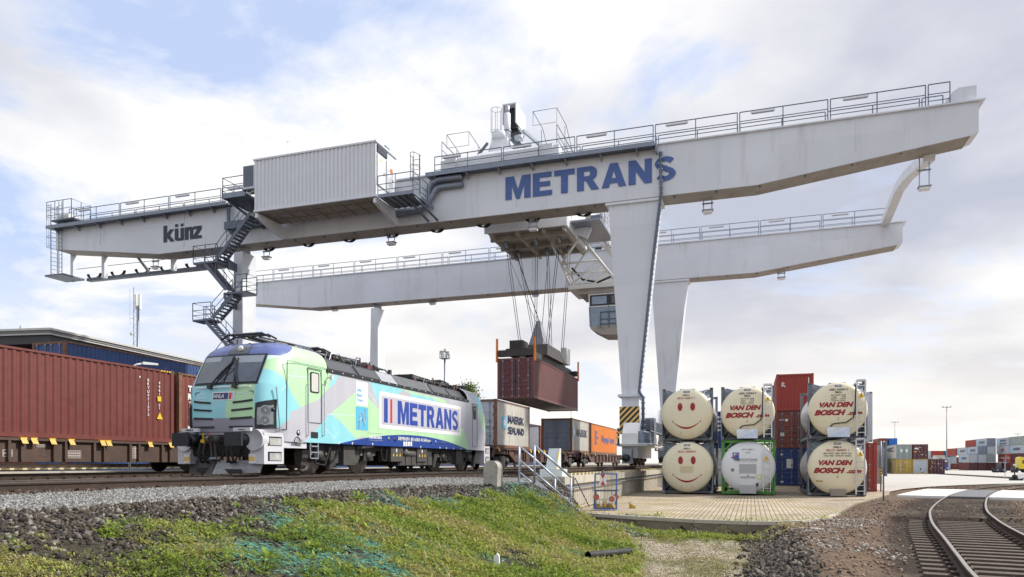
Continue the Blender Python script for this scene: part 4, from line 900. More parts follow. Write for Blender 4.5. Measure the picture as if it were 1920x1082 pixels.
    # thin pale tracery lines of the livery
    for p, q in ((c2(1040, 690), c2(1110, 760)), (c2(1140, 720), c2(1100, 770)), (c3(262, 345), c3(325, 440)), (c2(860, 300), c2(760, 440)), (c2(1125, 560), c2(1190, 690)), (c2(800, 340), c2(930, 350)), (c2(1060, 600), c2(1250, 610)), (c2(880, 360), c2(905, 470))):
        dx, dy = q[0] - p[0], q[1] - p[1]; l = math.hypot(dx, dy); nx, ny = -dy / l * .011, dx / l * .011
        put(poly(sv, [(p[0] + nx, p[1] + ny), (q[0] + nx, q[1] + ny), (q[0] - nx, q[1] - ny), (p[0] - nx, p[1] - ny)]), (.60, .78, .76))
    # front face
    fm = m_('MULTIPLY', m_('LESS_THAN', m_('ABSOLUTE', s.outputs[0]), 1.07), m_('LESS_THAN', s.outputs[1], 1.32))
    fc = mixc(t, 0., CYAN, CYAN)
    fc = mixc(t, poly(fv, [(.22, 2.7), (.98, 2.7), (1.08, 1.6), (.12, 1.6)]), fc, GRN)
    fc = mixc(t, m_('LESS_THAN', s.outputs[2], 1.62), fc, (.26, .26, .32))
    fc = mixc(t, m_('LESS_THAN', s.outputs[2], 1.24), fc, LIL)
    c = mixc(t, fm, c, fc)
    # violet blue roof brow
    put(m_('MULTIPLY', m_('GREATER_THAN', s.outputs[2], 3.42), m_('LESS_THAN', m_('SUBTRACT', s.outputs[1], m_('MULTIPLY', s.outputs[2], 1.9)), -4.95)), ROOFB)
    n1 = N(t, 'ShaderNodeTexNoise', {'Vector': N(t, 'ShaderNodeMapping', {'Vector': P, 'Scale': (1, 1, .2)}).outputs[0], 'Scale': 2.2, 'Detail': 6.})
    g = N(t, 'ShaderNodeMapRange', {0: n1.outputs[0], 1: .3, 2: .75, 3: 1.03, 4: .9})
    c = N(t, 'ShaderNodeVectorMath', {0: c, 'Scale': g.outputs[0]}, operation='SCALE').outputs[0]
    t.links.new(c, b.inputs['Base Color']); b.inputs['Roughness'].default_value = .34; b.inputs['Coat Weight'].default_value = .25; b.inputs['Coat Roughness'].default_value = .2
    return m
liv = livery()
loco_grey = M('loco_grey', (.60, .60, .63), .4, var=.05, dirt=(.3, .28, .26), damt=.15, streak=1)
roof_dk = M('loco_roof', (.10, .105, .115), .55, .2, var=.2, vs=3)
roof_lt = M('loco_roof_light', (.42, .44, .47), .4, .35, var=.12, vs=2)
under = M('underframe_black', (.028, .026, .025), .7, .1, var=.35, vs=4, dirt=(.075, .06, .045), damt=.4, ds=4)
under2 = M('underframe_grey', (.065, .06, .055), .65, .1, var=.3, vs=4, dirt=(.10, .08, .06), damt=.3, ds=4)
wheelm = M('wheel_steel', (.12, .10, .08), .55, .4, var=.25, vs=6)
wheelr = M('wheel_rim', (.32, .30, .28), .4, .6, var=.15, vs=5)
# cab shells as stacked rings
ZL = [.98, 1.22, 1.24, 1.65, 2.1, 2.55, 2.62, 3.0, 3.42, 3.47, 3.60, 3.72, 3.83, 3.92, 3.97]
YFv = [.72, .66, .62, .60, .62, .70, .73, .93, 1.17, 1.20, 1.29, 1.42, 1.62, 1.95, 2.6]
WFv = [1.0, 1.02, 1.02, 1.04, 1.05, 1.06, 1.06, 1.06, 1.05, 1.03, .98, .90, .76, .55, .25]
Wv = [1.49, 1.49, 1.49, 1.49, 1.49, 1.49, 1.49, 1.485, 1.44, 1.425, 1.36, 1.26, 1.08, .80, .35]
def ring(i, yend):
    z, yf, wf, W = ZL[i], YFv[i], WFv[i], Wv[i]; pts = []
    half = [(0, yf), (wf * .5, yf + .012), (wf, yf + .06)]
    dep = .95 if z < 3.3 else max(.2, .95 * (W / 1.49))
    for k in range(1, 7):
        a = k / 6; half.append((wf + (W - wf) * math.sin(a * math.pi / 2) ** .9, yf + .06 + dep * (1 - math.cos(a * math.pi / 2)) ** .85))
    half.append((W, max(yend, half[-1][1] + .05)))
    return [(-x, y, z) for x, y in half[::-1][:-1]] + [(x, y, z) for x, y in half]
CE = 3.62
def cab(mirror):
    mb = MB(); rs = [ring(i, CE) for i in range(len(ZL))]; n = len(rs[0]); vs = [p for r in rs for p in r]; fs = []
    for i in range(len(rs) - 1):
        for k in range(n - 1): fs.append((i * n + k, i * n + k + 1, (i + 1) * n + k + 1, (i + 1) * n + k))
    fs.append(tuple((len(rs) - 1) * n + k for k in range(n)))
    if mirror: vs = [(x, LEN - y, z) for x, y, z in vs]; fs = [f[::-1] for f in fs]
    mb.add(vs, fs, liv, True); return mb
def sm(o, ang=35):
    o.data.polygons.foreach_set('use_smooth', [True] * len(o.data.polygons)); 
    try: o.data.set_sharp_from_angle(angle=R(ang))
    except Exception: pass
    return o
c1 = sm(cab(False).build('cab', loco)); c2o = sm(cab(True).build('cab', loco))
mb = MB(); mb.box(-1.49, 1.49, CE, LEN - CE, .98, 3.27, liv); body = mb.build('body', loco)
# sloping roof edges: grilles, silvery covers, seam strip with bolts
mb = MB(); mb.hexa([(-1.42, CE, 3.27), (1.42, CE, 3.27), (1.42, LEN - CE, 3.27), (-1.42, LEN - CE, 3.27), (-1.06, CE, 3.70), (1.06, CE, 3.70), (1.06, LEN - CE, 3.70), (-1.06, LEN - CE, 3.70)], roof_lt); mb.box(-1.0, 1.0, CE, LEN - CE, 3.70, 3.74, roof_dk); roof = mb.build('roof', loco)
mb = MB(); mb.box(1.42, 1.515, CE - .05, LEN - CE + .05, 3.20, 3.30, black); mb.box(-1.515, -1.42, CE - .05, LEN - CE + .05, 3.20, 3.30, black)
for y in np.arange(CE + .2, LEN - CE, .62): mb.disc((1.515, y, 3.25), .022, 'x', .015, white, 8)
mb.build('roof_seam', loco)
def slope_pt(y, s, o=0.): return Vector((lerp(1.42, 1.06, s) + o * .77, y, lerp(3.27, 3.70, s) + o * .64))
mesh_g = M('grille_mesh', (.07, .075, .085), .6, .3, var=.4, vs=40)
for y0, y1 in ((3.75, 5.55), (5.65, 7.2), (11.6, 13.4), (13.45, 15.2)):
    mb = MB(); mb.hexa([slope_pt(y0, .08, 0), slope_pt(y0, .08, .03), slope_pt(y1, .08, .03), slope_pt(y1, .08, 0), slope_pt(y0 + .05, .95, 0), slope_pt(y0 + .05, .95, .03), slope_pt(y1 + .05, .95, .03), slope_pt(y1 + .05, .95, 0)], black)
    mb.flat([slope_pt(y0 + .08, .16, .034), slope_pt(y1 - .08, .16, .034), slope_pt(y1 - .04, .88, .034), slope_pt(y0 + .12, .88, .034)], mesh_g); mb.build('air_grille', loco)
for y0, y1 in ((7.25, 8.5), (8.55, 11.5)):
    mb = MB(); mb.hexa([slope_pt(y0, .02, 0), slope_pt(y0, .02, .02), slope_pt(y1, .02, .02), slope_pt(y1, .02, 0), slope_pt(y0, .98, 0), slope_pt(y0, .98, .02), slope_pt(y1, .98, .02), slope_pt(y1, .98, 0)], roof_lt if y0 < 8 else roof_dk); mb.build('roof_cover', loco)
# windscreen following the nose
def nose(i0, i1, lift, xs_, trim=1.):
    out = []
    for z in np.linspace(i0, i1, 5):
        yf = float(np.interp(z, ZL, YFv)); wf = float(np.interp(z, ZL, WFv)) * trim; row = []
        for a in xs_: row.append((a * wf, yf + .06 * a * a - lift, z + lift * .45))
        out.append(row)
    return out
def patch(rows, m, mb):
    n = len(rows[0]); vs = [p for r in rows for p in r]; fs = [(i * n + k, i * n + k + 1, (i + 1) * n + k + 1, (i + 1) * n + k) for i in range(len(rows) - 1) for k in range(n - 1)]
    mb.add(vs, fs, m, True)
mb = MB(); patch(nose(2.56, 3.47, .012, np.linspace(-1.02, 1.02, 9)), black, mb); ws = mb.build('windscreen', loco)
scr = M('windscreen_glass', (.10, .12, .145), .06, var=.45, vs=1.4, spec=.9)
mb = MB(); patch(nose(2.62, 3.42, .024, np.linspace(-.97, -.03, 6)), scr, mb); patch(nose(2.62, 3.42, .024, np.linspace(.03, .97, 6)), scr, mb); mb.build('glass', ws)
scr2 = M('blind_grey', (.36, .40, .43), .3, var=.1)
mb = MB(); patch(nose(3.20, 3.41, .028, np.linspace(.05, .95, 6)), scr2, mb); patch(nose(3.26, 3.41, .028, np.linspace(-.95, -.4, 4)), scr2, mb); mb.build('sun_blind', ws)
# brow lamp, wipers, nose details
mb = MB(); patch(nose(3.49, 3.78, .012, np.linspace(-.30, .42, 4)), M('brow_glass', (.10, .11, .13), .15), mb); mb.disc((.1, 1.30, 3.66), .085, 'y', -.05, white, 14); mb.build('headlight', loco)
def npt(x, z, lift): yf = float(np.interp(z, ZL, YFv)); wf = float(np.interp(z, ZL, WFv)); return Vector((x, yf + .06 * (x / wf) ** 2 - lift, z))
mb = MB()
for x0, x1 in ((-.42, .08), (.42, .16)):
    mb.bar(npt(x0, 2.46, .06), npt(x0, 2.56, .06), .13, .13, black); mb.tube([npt(x0, 2.50, .10), npt((x0 + x1) / 2, 2.92, .09), npt(x1, 3.28, .07)], .025, black, 6); mb.tube([npt(x0 + .12, 2.54, .10), npt(x1 + .03, 3.05, .09)], .018, black, 5)
    mb.bar(npt(lerp(x0, x1, .35), 2.72, .05), npt(x1 + .02, 3.36, .05), .03, .05, black)
mb.build('wiper', loco)
mb = MB()
for x0, x1 in ((-.95, -.52), (-.3, .30), (.52, .92)): mb.tube([npt(x0, 2.49, .07), npt(x1, 2.49, .07)], .02, white, 6)
mb.build('front_handrail', loco)
gr_b = black
for s in (-1, 1):
    mb = MB()
    for j, (z, xi, sk) in enumerate(((2.05, .38, .06), (1.83, .34, .05), (1.60, .30, .03), (1.37, .26, .0))):
        pts = [npt(s * xi, z - .0, .012), npt(s * (xi + .3), z + sk * .4, .012), npt(s * .99, z + sk, .012)]
        for p, q in zip(pts, pts[1:]): mb.bar(p, q, .024, .055, gr_b)
    mb.build('nose_grille', loco)
mb = MB()
for p, q in (((-.98, 2.36), (.98, 2.36)), ((-.98, 2.36), (-1.0, 1.22)), ((.98, 2.36), (1.0, 1.22)), ((-1.0, 1.215), (1.0, 1.215))): mb.bar(npt(p[0], p[1], .006), npt(q[0], q[1], .006), .012, .022, black)
mb.build('hatch_seam', loco)
# headlight clusters on the cheeks
def cheek(s, a, z):  # a 0..1 across the cheek curve
    yf = float(np.interp(z, ZL, YFv)); wf = float(np.interp(z, ZL, WFv)); W = float(np.interp(z, ZL, Wv))
    return Vector((s * (wf + (W - wf) * math.sin(a * math.pi / 2) ** .9), yf + .06 + .95 * (1 - math.cos(a * math.pi / 2)) ** .85, z))
def chk(s, a, z, o): p = cheek(s, a, z); n_ = Vector((s * (.45 + .5 * a), -(1 - .62 * a), 0)).normalized(); return p + n_ * o
def cpatch(mb, s, aa, zlo, zhi, o, m):
    rows = [[chk(s, a, lerp(zlo(a), zhi(a), k), o) for a in aa] for k in (0, .5, 1)]
    if s < 0: rows = [r[::-1] for r in rows]
    patch(rows, m, mb)
for s in (-1, 1):
    mb = MB(); cpatch(mb, s, np.linspace(.03, .62, 7), lambda a: 1.30 + .06 * a, lambda a: 2.02 + .22 * a, .02, black)
    cpatch(mb, s, np.linspace(.10, .54, 6), lambda a: 1.42 + .04 * a, lambda a: 1.87 + .22 * a, .03, M('lamp_cover', (.26, .29, .30), .15, .3, var=.2, vs=8))
    for cz, ca in ((1.83, .33), (1.55, .33)):
        c0 = chk(s, ca, cz, .034); n_ = (chk(s, ca, cz, 1) - chk(s, ca, cz, 0)).normalized(); u_ = n_.cross(Z3).normalized()
        for r, h, m in ((.14, .012, galv_lt), (.115, .02, M('lamp_glass', (.16, .18, .19), .08, .5, var=.4, vs=14)), (.03, .026, galv_lt)):
            pts = [c0 + n_ * h + u_ * (r * math.cos(k * math.pi / 9)) + Z3 * (r * math.sin(k * math.pi / 9)) for k in range(18)]; mb.flat(pts[::-1], m)
    mb.build('headlight', loco)
# company sign, number and slogan on the nose
sg = MB()
def nq(x0, x1, z0, z1, l, m): sg.flat([npt(x0, z0, l), npt(x1, z0, l), npt(x1, z1, l), npt(x0, z1, l)], m)
nq(-.34, .40, 2.12, 2.36, .010, white); nq(-.31, .20, 2.15, 2.33, .016, M('sign_navy', (.02, .03, .14), .35)); nq(.235, .31, 2.15, 2.33, .016, red); nq(.335, .365, 2.15, 2.33, .016, M('sign_grey', (.5, .5, .55), .4))
wp = lambda q: npt(q.x, q.z, .022)
sg.text('HHLA', npt(-.28, 2.185, 0), X3, Z3, .11, white, w=.36, bold=.02, warp=wp); so_ = sg.build('front_sign', loco)
sg = MB(); pale = M('pale_lettering', (.75, .85, .86), .4)
for i, s_ in enumerate(('Carbon', 'Neutral', 'Transport')): sg.text(s_, npt(-.86, 2.28 - i * .10, 0), X3, Z3, .062, pale, bold=.01, warp=lambda q: npt(q.x, q.z, .012))
sg.text('383 413-2', npt(.50, 2.27, 0), X3, Z3, .07, pale, bold=.015, warp=lambda q: npt(q.x, q.z, .012)); sg.build('nose_lettering', loco)
# buffer beam, buffers, coupler, hoses, plough, step boxes
mb = MB(); mb.box(-1.35, 1.35, .66, 1.5, .55, 1.16, under); mb.box(-1.3, 1.3, .63, .66, .62, 1.05, under); mb.build('buffer_beam', loco)
for s in (-1, 1):
    mb = MB(); x = s * .875
    mb.hexa([(x - .28, .0, .83), (x + .28, .0, .83), (x + .28, .07, .83), (x - .28, .07, .83), (x - .28, .0, 1.19), (x + .28, .0, 1.19), (x + .28, .07, 1.19), (x - .28, .07, 1.19)], M('buffer_face', (.03, .033, .038), .5, .3, var=.3, vs=6)); mb.disc((x, .07, 1.0), .14, 'y', .25, black, 18); mb.disc((x, .3, 1.0), .18, 'y', .36, black, 18); mb.build('buffer', loco)
    mb = MB(); mb.box(x - .28, x + .28, .36, .46, 1.235, 1.335, M('plate_white', (.62, .63, .66), .4)); o = mb.build('name_plate', loco)
    mb = MB(); mb.text('SIEMENS' if s < 0 else 'Vectron', (x, .356, 1.26), X3, Z3, .05, black, bold=.02, align='C', lift=.004); mb.build('lettering', o)
mb = MB(); mb.bar((0, .1, 1.02), (0, .7, 1.02), .12, .16, under2); mb.tube([(0, .15, 1.1), (0, -.02, 1.05), (0, .05, .92)], .045, under2, 8); mb.bar((-.05, .25, 1.0), (-.05, .3, .5), .05, .05, under2); mb.bar((.08, .25, 1.0), (.08, .3, .5), .05, .05, under2); mb.bar((-.1, .27, .5), (.14, .27, .5), .06, .06, galv); mb.disc((-.12, .3, 1.02), .1, 'x', .3, under2, 12); mb.build('coupling', loco)
hs = []
for i, (x, m) in enumerate(((-.50, yellow), (-.34, red), (.45, red), (.6, yellow))):
    mb = MB(); mb.tube([(x, .6, .95), (x, .35, .9), (x + .03, .25, .65), (x + .06, .3, .42), (x + .02, .45, .38)], .035, rubber, 7); mb.build('brake_hose', loco)
    if i < 2: mb = MB(); mb.box(x - .06, x + .06, .42, .55, .90, 1.02, m); mb.bar((x, .45, 1.0), (x + .04, .42, 1.2), .03, .05, m); mb.bar((x - .08, .42, .9), (x + .09, .42, .96), .03, .04, m); mb.build('brake_cock', loco)
for x, z in ((-.2, .45), (.3, .40), (-.62, .5)):
    mb = MB(); mb.tube([(x, .62, .8), (x + .1, .35, z), (x + .3, .4, z - .02), (x + .35, .62, .75)], .03, rubber, 6); mb.build('brake_hose', loco)
mb = MB(); pl = M('plough_grey', (.28, .285, .29), .5, .3, var=.2, vs=5, dirt=(.1, .09, .08), damt=.4, ds=5)
mb.hexa([(-1.25, .75, .06), (-.05, .28, .06), (-.05, .33, .06), (-1.25, .8, .06), (-1.3, .85, .44), (-.05, .42, .44), (-.05, .47, .44), (-1.3, .9, .44)], M('plough_dark', (.10, .10, .105), .5, .3, var=.2))
mb.hexa([(-.05, .28, .06), (1.25, .62, .10), (1.25, .67, .10), (-.05, .33, .06), (.06, .42, .44), (1.3, .72, .44), (1.3, .77, .44), (.06, .47, .44)], pl); mb.box(.28, .82, .40, .44, .08, .2, black); mb.box(-.7, -.3, .42, .48, .1, .24, black); mb.build('snow_plough', loco)
def stepbox(y0, y1, front):
    for s in (-1, 1):
        mb = MB(); X0, X1 = (1.0, 1.46) if s > 0 else (-1.46, -1.0)
        mb.box(X0, X1, y0, y1, .34, 1.20, loco_grey)
        xx = X1 + .003 if s > 0 else X0 - .003
        for z in (.42, .84):
            q = [(xx, y0 + .16, z), (xx, y1 - .1, z), (xx, y1 - .1, z + .26), (xx, y0 + .16, z + .26)]; mb.flat(q if s > 0 else q[::-1], black); q = [(xx + s * .003, y0 + .24, z + .02), (xx + s * .003, y1 - .12, z + .02), (xx + s * .003, y1 - .12, z + .22), (xx + s * .003, y0 + .24, z + .22)]; mb.flat(q if s > 0 else q[::-1], M('step_inner', (.4, .4, .38), .6, var=.3, vs=5))
        if front: mb.lathe([(.30, 0), (.30, .28)], (s * 1.18, .47, 1.0), 'y', loco_grey, 24); mb.box(s * 1.1 - .1, s * 1.1 + .1, .50, .56, .36, .62, white); mb.box(s * 1.1 - .1, s * 1.1 + .1, .495, .5, .42, .54, hazard_y)
        mb.build('step_box', loco)
stepbox(.55, 1.42, True); stepbox(LEN - 1.42, LEN - .62, False)
mb = MB(); mb.box(-1.44, 1.44, 1.43, 2.55, .80, 1.0, loco_grey); mb.build('skirt', loco)
for s in (-1, 1):
    mb = MB(); x = s * .875; mb.disc((x, LEN - .62, 1.0), .22, 'y', .4, black, 16); mb.box(x - .33, x + .33, LEN - .2, LEN - .13, .8, 1.2, black); mb.build('buffer', loco)
# side: door, window, handrails, vents, sign, lettering
X = 1.49
def sp3(u, v, o): y, z = sd(u, v); return Vector((X + o, y, z))
def sq(mb, a, b2, o, m):  # rectangle on the side from pixel corner a to pixel corner b
    (y0, z1), (y1, z0) = sd(*a), sd(*b2); mb.flat([(X + o, y0, z0), (X + o, y1, z0), (X + o, y1, z1), (X + o, y0, z1)], m); return y0, y1, z0, z1
P2 = lambda a, b2: (320 + a / 3.6075, 610 + b2 / 3.6075)
P3 = lambda a, b2: (620 + a / 3.6075, 640 + b2 / 3.6075)
def outline(mb, y0, y1, z0, z1, o, w, m, r=.0):
    for a, b2 in (((y0, z0), (y1, z0)), ((y1, z0), (y1, z1)), ((y1, z1), (y0, z1)), ((y0, z1), (y0, z0))): mb.bar((X + o, *a), (X + o, *b2), w, w, m, up=(1, 0, 0))
(dy0, dz1), (dy1, dz0) = sd(577.8, 689), sd(602.7, 794)
mb = MB(); outline(mb, dy0, dy1, dz0, dz1, .004, .02, M('seam_grey', (.10, .13, .12), .5)); do = mb.build('side_door', loco)
(wy0, wz1), (wy1, wz0) = sd(*P2(945, 312)), sd(*P2(1005, 462))
mb = MB(); rr = .06; pts = []
for cx, cz, a0 in ((wy1 - rr, wz1 - rr, 0), (wy0 + rr, wz1 - rr, 90), (wy0 + rr, wz0 + rr, 180), (wy1 - rr, wz0 + rr, 270)): pts += [(X + .012, p[0], p[1]) for p in arc(cx, cz, rr, rr, a0, a0 + 90, 4)]
mb.flat(pts, black); ins = [(X + .016, (wy0 + wy1) / 2 + (y - (wy0 + wy1) / 2) * .76, (wz0 + wz1) / 2 + (z - (wz0 + wz1) / 2) * .88) for _, y, z in pts]; mb.flat(ins, M('door_blind', (.60, .59, .54), .4, var=.05)); mb.build('window', do)
mb = MB()
for a in (922, 1030):
    p, q = sp3(*P2(a, 400), .06), sp3(*P2(a, 745), .06); mb.tube([p - X3 * .05, p, q, q - X3 * .05], .018, galv_lt, 6)
p, q = sp3(*P2(668, 455), 0), sp3(*P2(690, 668), 0)
mb.build('handrail', loco)
mb = MB(); p = cheek(1, .55, 2.5) + Vector((.06, -.05, 0)); q = cheek(1, .7, 1.25) + Vector((.06, -.05, 0)); mb.tube([p, q], .018, galv_lt, 6); mb.build('handrail', loco)
mb = MB(); mb.bar((X - .0, *c2(790, 240)), (X - .0, *c2(786, 705)), .012, .02, black, up=(1, 0, 0)); mb.bar((X - .0, *c2(790, 236)), (X - .0, *c2(1075, 296)), .012, .014, M('seam_grey', (.1, .13, .12), .5), up=(1, 0, 0)); mb.bar((X, *c2(650, 690)), (X, *c2(786, 706)), .012, .018, black, up=(1, 0, 0)); mb.build('panel_seam', loco)
mb = MB(); y, z = c2(865, 727); mb.disc((X, y, z), .085, 'x', .01, black, 16); mb.disc((X + .01, y, z), .055, 'x', .008, galv_lt, 14)
y, z = c2(700, 570); mb.disc((X - .05, y, z), .06, 'x', .06, black, 14)
for a in (395, 435): y, z = c3(a, 660 + (a == 435) * 5); mb.disc((X, y, z), .075, 'x', .008, galv if a == 395 else black, 14)
for a in (680, 712): y, z = c3(a, 682); mb.disc((X, y, z), .075, 'x', .008, galv if a == 712 else black, 14)
mb.build('side_socket', loco)
mb = MB(); sq(mb, P2(950, 720), P2(998, 765), .006, black); mb.build('step_recess', loco)
mb = MB(); y, z = c2(1060, 355); mb.tube([(X, y, z), (X + .16, y, z)], .02, galv_lt, 6); mb.box(X + .12, X + .2, y - .05, y + .05, z - .06, z + .06, dirty_white); mb.build('camera_arm', loco)
# big side sign
sg = MB(); y0, y1, z0, z1 = 22.78 - 15.9, 30.33 - 15.9, 2.735 - ZR, 4.06 - ZR
def sr(a0, a1, b0, b2, o, m): sg.flat([(X + o, lerp(y0, y1, a0), lerp(z0, z1, b0)), (X + o, lerp(y0, y1, a1), lerp(z0, z1, b0)), (X + o, lerp(y0, y1, a1), lerp(z0, z1, b2)), (X + o, lerp(y0, y1, a0), lerp(z0, z1, b2))], m)
sr(0, 1, 0, 1, .005, white); sr(.022, .978, .11, .89, .008, M('sign_lilac', (.50, .49, .55), .4, var=.03))
sgn = M('sign_blue', (.022, .06, .33), .35, var=.05)
sr(.045, .082, .17, .83, .011, sgn); sr(.108, .128, .17, .83, .011, red)
big_text(sg, 'METRANS', (X, lerp(y0, y1, .185), lerp(z0, z1, .17)), Y3, Z3, (y1 - y0) * .775, (z1 - z0) * .66, sgn, gap=.08, nrm_lift=.011); sg.build('side_sign', loco)
# slogan panel
sg = MB(); cyp = M('panel_cyan', (.10, .48, .72), .35, var=.04); sq(sg, P2(1255, 375), P2(1336, 550), .005, M('panel_white', (.72, .77, .79), .4, var=.03)); a_ = sq(sg, P2(1255, 547), P2(1336, 712), .005, cyp)
ty, tz = c2(1262, 445)
for i, s_ in enumerate(('Carbon', 'Neutral', 'Transport')): yy, zz = c2(1261, 445 + i * 36); sg.text(s_, (X + .006, yy, zz), Y3, Z3, .125, cyp, w=.30 if i == 0 else (.33 if i == 1 else .40), bold=.005, lift=.004)
y0_, y1_, z0_, z1_ = a_; wy = y1_ - y0_; wz = z1_ - z0_
for k in (0, 1):
    pts = [(.22 + .12 * k, .05), (.22 + .12 * k, .42), (.48 + .12 * k, .52), (.66 + .1 * k, .30), (.70 + .1 * k, .95)] if k == 0 else [(.30, .05), (.30, .62), (.40, .80), (.62, .45), (.70, .22), (.78, .40), (.78, .98)]
    for p, q in zip(pts, pts[1:]): sg.bar((X + .009, y0_ + wy * p[0], z0_ + wz * p[1]), (X + .009, y0_ + wy * q[0], z0_ + wz * q[1]), .006, .035, white, up=(1, 0, 0))
sg.build('slogan_panel', loco)
# small white markings along the navy band
sg = MB()
for a, b2, w_, s_ in ((457, 668, .75, 'SIEMENS'), (518, 672, 1.75, '91 80 6383 413-2'), (632, 680, .6, 'Vectron')): yy, zz = c3(a, b2); sg.text(s_, (X + .003, yy, zz), Y3, Z3, .13, white, w=w_, bold=.02)
for a in (493, 508, 524, 540): yy, zz = c3(a, 708); sg.flat([(X + .006, yy, zz), (X + .006, yy + .15, zz), (X + .006, yy + .15, zz + .17), (X + .006, yy, zz + .17)], white)
yy, zz = c3(257, 668); sg.bar((X + .006, yy, zz), (X + .006, yy + 1.0, zz), .005, .015, white, up=(1, 0, 0)); sg.bar((X + .006, yy, zz + .26), (X + .006, yy + 1.0, zz + .26), .005, .015, white, up=(1, 0, 0))
for k in range(9): sg.flat([(X + .006, yy + .06 + k * .1, zz + .06), (X + .006, yy + .12 + k * .1, zz + .06), (X + .006, yy + .12 + k * .1, zz + .15 + .05 * (k % 2)), (X + .006, yy + .06 + k * .1, zz + .15 + .05 * (k % 2))], white)
for a, b2 in ((57, 680), (148, 683), (285, 688), (610, 710), (740, 715), (785, 718), (833, 720), (882, 722)): yy, zz = c3(a, b2); sg.flat([(X + .006, yy - .05, zz), (X + .006, yy + .05, zz), (X + .006, yy, zz - .09)][::-1], white)
yy, zz = c3(735, 692); sg.bar((X + .006, yy, zz + .04), (X + .006, yy + .6, zz + .04), .004, .08, white, up=(1, 0, 0))
yy, zz = c2(815, 800); sg.bar((X + .006, yy + .1, zz + .03), (X + .006, yy + .5, zz + .03), .004, .05, black, up=(1, 0, 0)); sg.tube([(X + .01, yy + .3 + .14 * math.cos(a), zz + .06 + .14 * math.sin(a)) for a in np.linspace(0, math.pi, 8)], .014, black, 4)
yy, zz = c2(855, 805); sg.flat([(X + .005, yy, zz), (X + .005, yy + .3, zz), (X + .005, yy + .3, zz + .15), (X + .005, yy, zz + .15)], M('label_grey', (.3, .3, .3), .6, var=.5, vs=30))
sg.build('side_markings', loco)
# rear cab door and window
mb = MB(); ry0, rz1 = c3(965, 437); ry1, rz0 = c3(984, 530); mb.flat([(X + .01, ry0, rz0), (X + .01, ry1, rz0), (X + .01, ry1, rz1), (X + .01, ry0, rz1)], black); mb.flat([(X + .014, ry0 + .12, rz0 + .45), (X + .014, ry1 - .1, rz0 + .45), (X + .014, ry1 - .1, rz1 - .1), (X + .014, ry0 + .12, rz1 - .1)], M('warm_blind', (.5, .45, .33), .4)); outline(mb, ry0 - .1, ry1 + .15, rz0 - 1.3, rz1 + .1, .003, .02, M('seam_grey', (.1, .13, .12), .5)); mb.build('side_door', loco)
# ladder under the cab door
mb = MB(); ly0, lz1 = c2(950, 795); ly1, lz0 = c2(1002, 900)
for y in (ly0, ly1): mb.bar((X - .02, y, lz1), (X - .02, y, lz0), .03, .03, galv_lt)
for z in np.linspace(lz0, lz1 - .1, 3): mb.box(X - .06, X + .01, ly0, ly1, z - .015, z + .015, galv_lt)
mb.build('step_ladder', loco)
# bogies, wheels, boxes
for yc, wys in ((5.06, (3.56, 6.56)), (14.56, (13.06, 16.06))):
    mb = MB()
    for s in (-1, 1):
        mb.box(s * 1.05 - .1, s * 1.05 + .1, yc - 2.2, yc + 2.2, .62, .84, under); mb.prism([(yc - .9, .36), (yc + .9, .36), (yc + 1.2, .84), (yc - 1.2, .84)], 'x', s * 1.05 - .12, s * 1.05 + .12, under2)
        for y in wys:
            mb.prism([(y - .35, .45), (y + .35, .45), (y + .25, .95), (y - .25, .95)], 'x', s * 1.14 - .1, s * 1.14 + .1, under); mb.disc((s * 1.24 - .03, y, .625), .16, 'x', .06, under2, 14)
            for o in (-.42, .42): mb.lathe([(.11, 0), (.11, .34)], (s * 1.12, y + o, .62), 'z', under2, 10); 
        for o in (-.35, .35): mb.lathe([(.15, 0), (.17, .1), (.15, .2), (.17, .3), (.15, .42)], (s * 1.1, yc + o, .72), 'z', under, 12)
        mb.tube([(s * 1.25, yc + .75, .9), (s * 1.25, yc + 1.75, .96)], .055, galv_lt, 10); mb.tube([(s * 1.25, yc + .6, .89), (s * 1.25, yc + .95, .91)], .07, under2, 10)
        mb.tube([(s * 1.3, yc - .6, .9), (s * 1.32, yc - .7, .55), (s * 1.3, yc - .85, .42), (s * 1.3, yc - 1.1, .5), (s * 1.3, yc - 1.2, .85)], .025, rubber, 6)
        mb.box(s * 1.2 - .12, s * 1.2 + .12, yc - .25, yc + .45, .30, .95, under2)
    mb.box(-1, 1, yc - 1.1, yc + 1.1, .4, .8, under); bo = mb.build('bogie', loco)
    for y in wys:
        w = MB()
        for s in (-1, 1):
            w.lathe([(.625, 0), (.625, .13), (.56, .135), (.53, .10), (.28, .10), (.25, .15), (.10, .15)] if s > 0 else [(.10, -.15), (.25, -.15), (.28, -.1), (.53, -.1), (.56, -.135), (.625, -.13), (.625, 0)], (s * .72, y, .625), 'x', wheelm, 36)
            w.lathe([(.63, .06 * s), (.63, .135 * s)], (s * .72, y, .625), 'x', wheelr, 36)
            for k in range(14):
                a = 2 * math.pi * k / 14; w.disc((s * .72 + s * .1, y + .42 * math.cos(a), .625 + .42 * math.sin(a)), .022, 'x', .02 * s, black, 6)
        w.disc((-.75, y, .625), .09, 'x', 1.5, under, 12); w.build('wheelset', bo)
for y in (2.75, 4.3, 12.2, 16.9): sand = MB(); sand.hexa([(1.08, y - .16, .18), (1.2, y - .16, .18), (1.2, y + .06, .18), (1.08, y + .06, .18), (1.05, y - .2, .75), (1.3, y - .2, .75), (1.3, y + .2, .75), (1.05, y + .2, .75)], under2); sand.build('sand_pipe', loco)
mb = MB(); mb.box(-1.35, 1.35, 8.6, 11.6, .26, .98, under); mb.box(-1.2, 1.2, 2.4, LEN - 2.4, .80, .985, under); 
for y in np.arange(8.7, 11.5, .5): mb.box(1.35, 1.37, y, y + .42, .28, .62, under2)
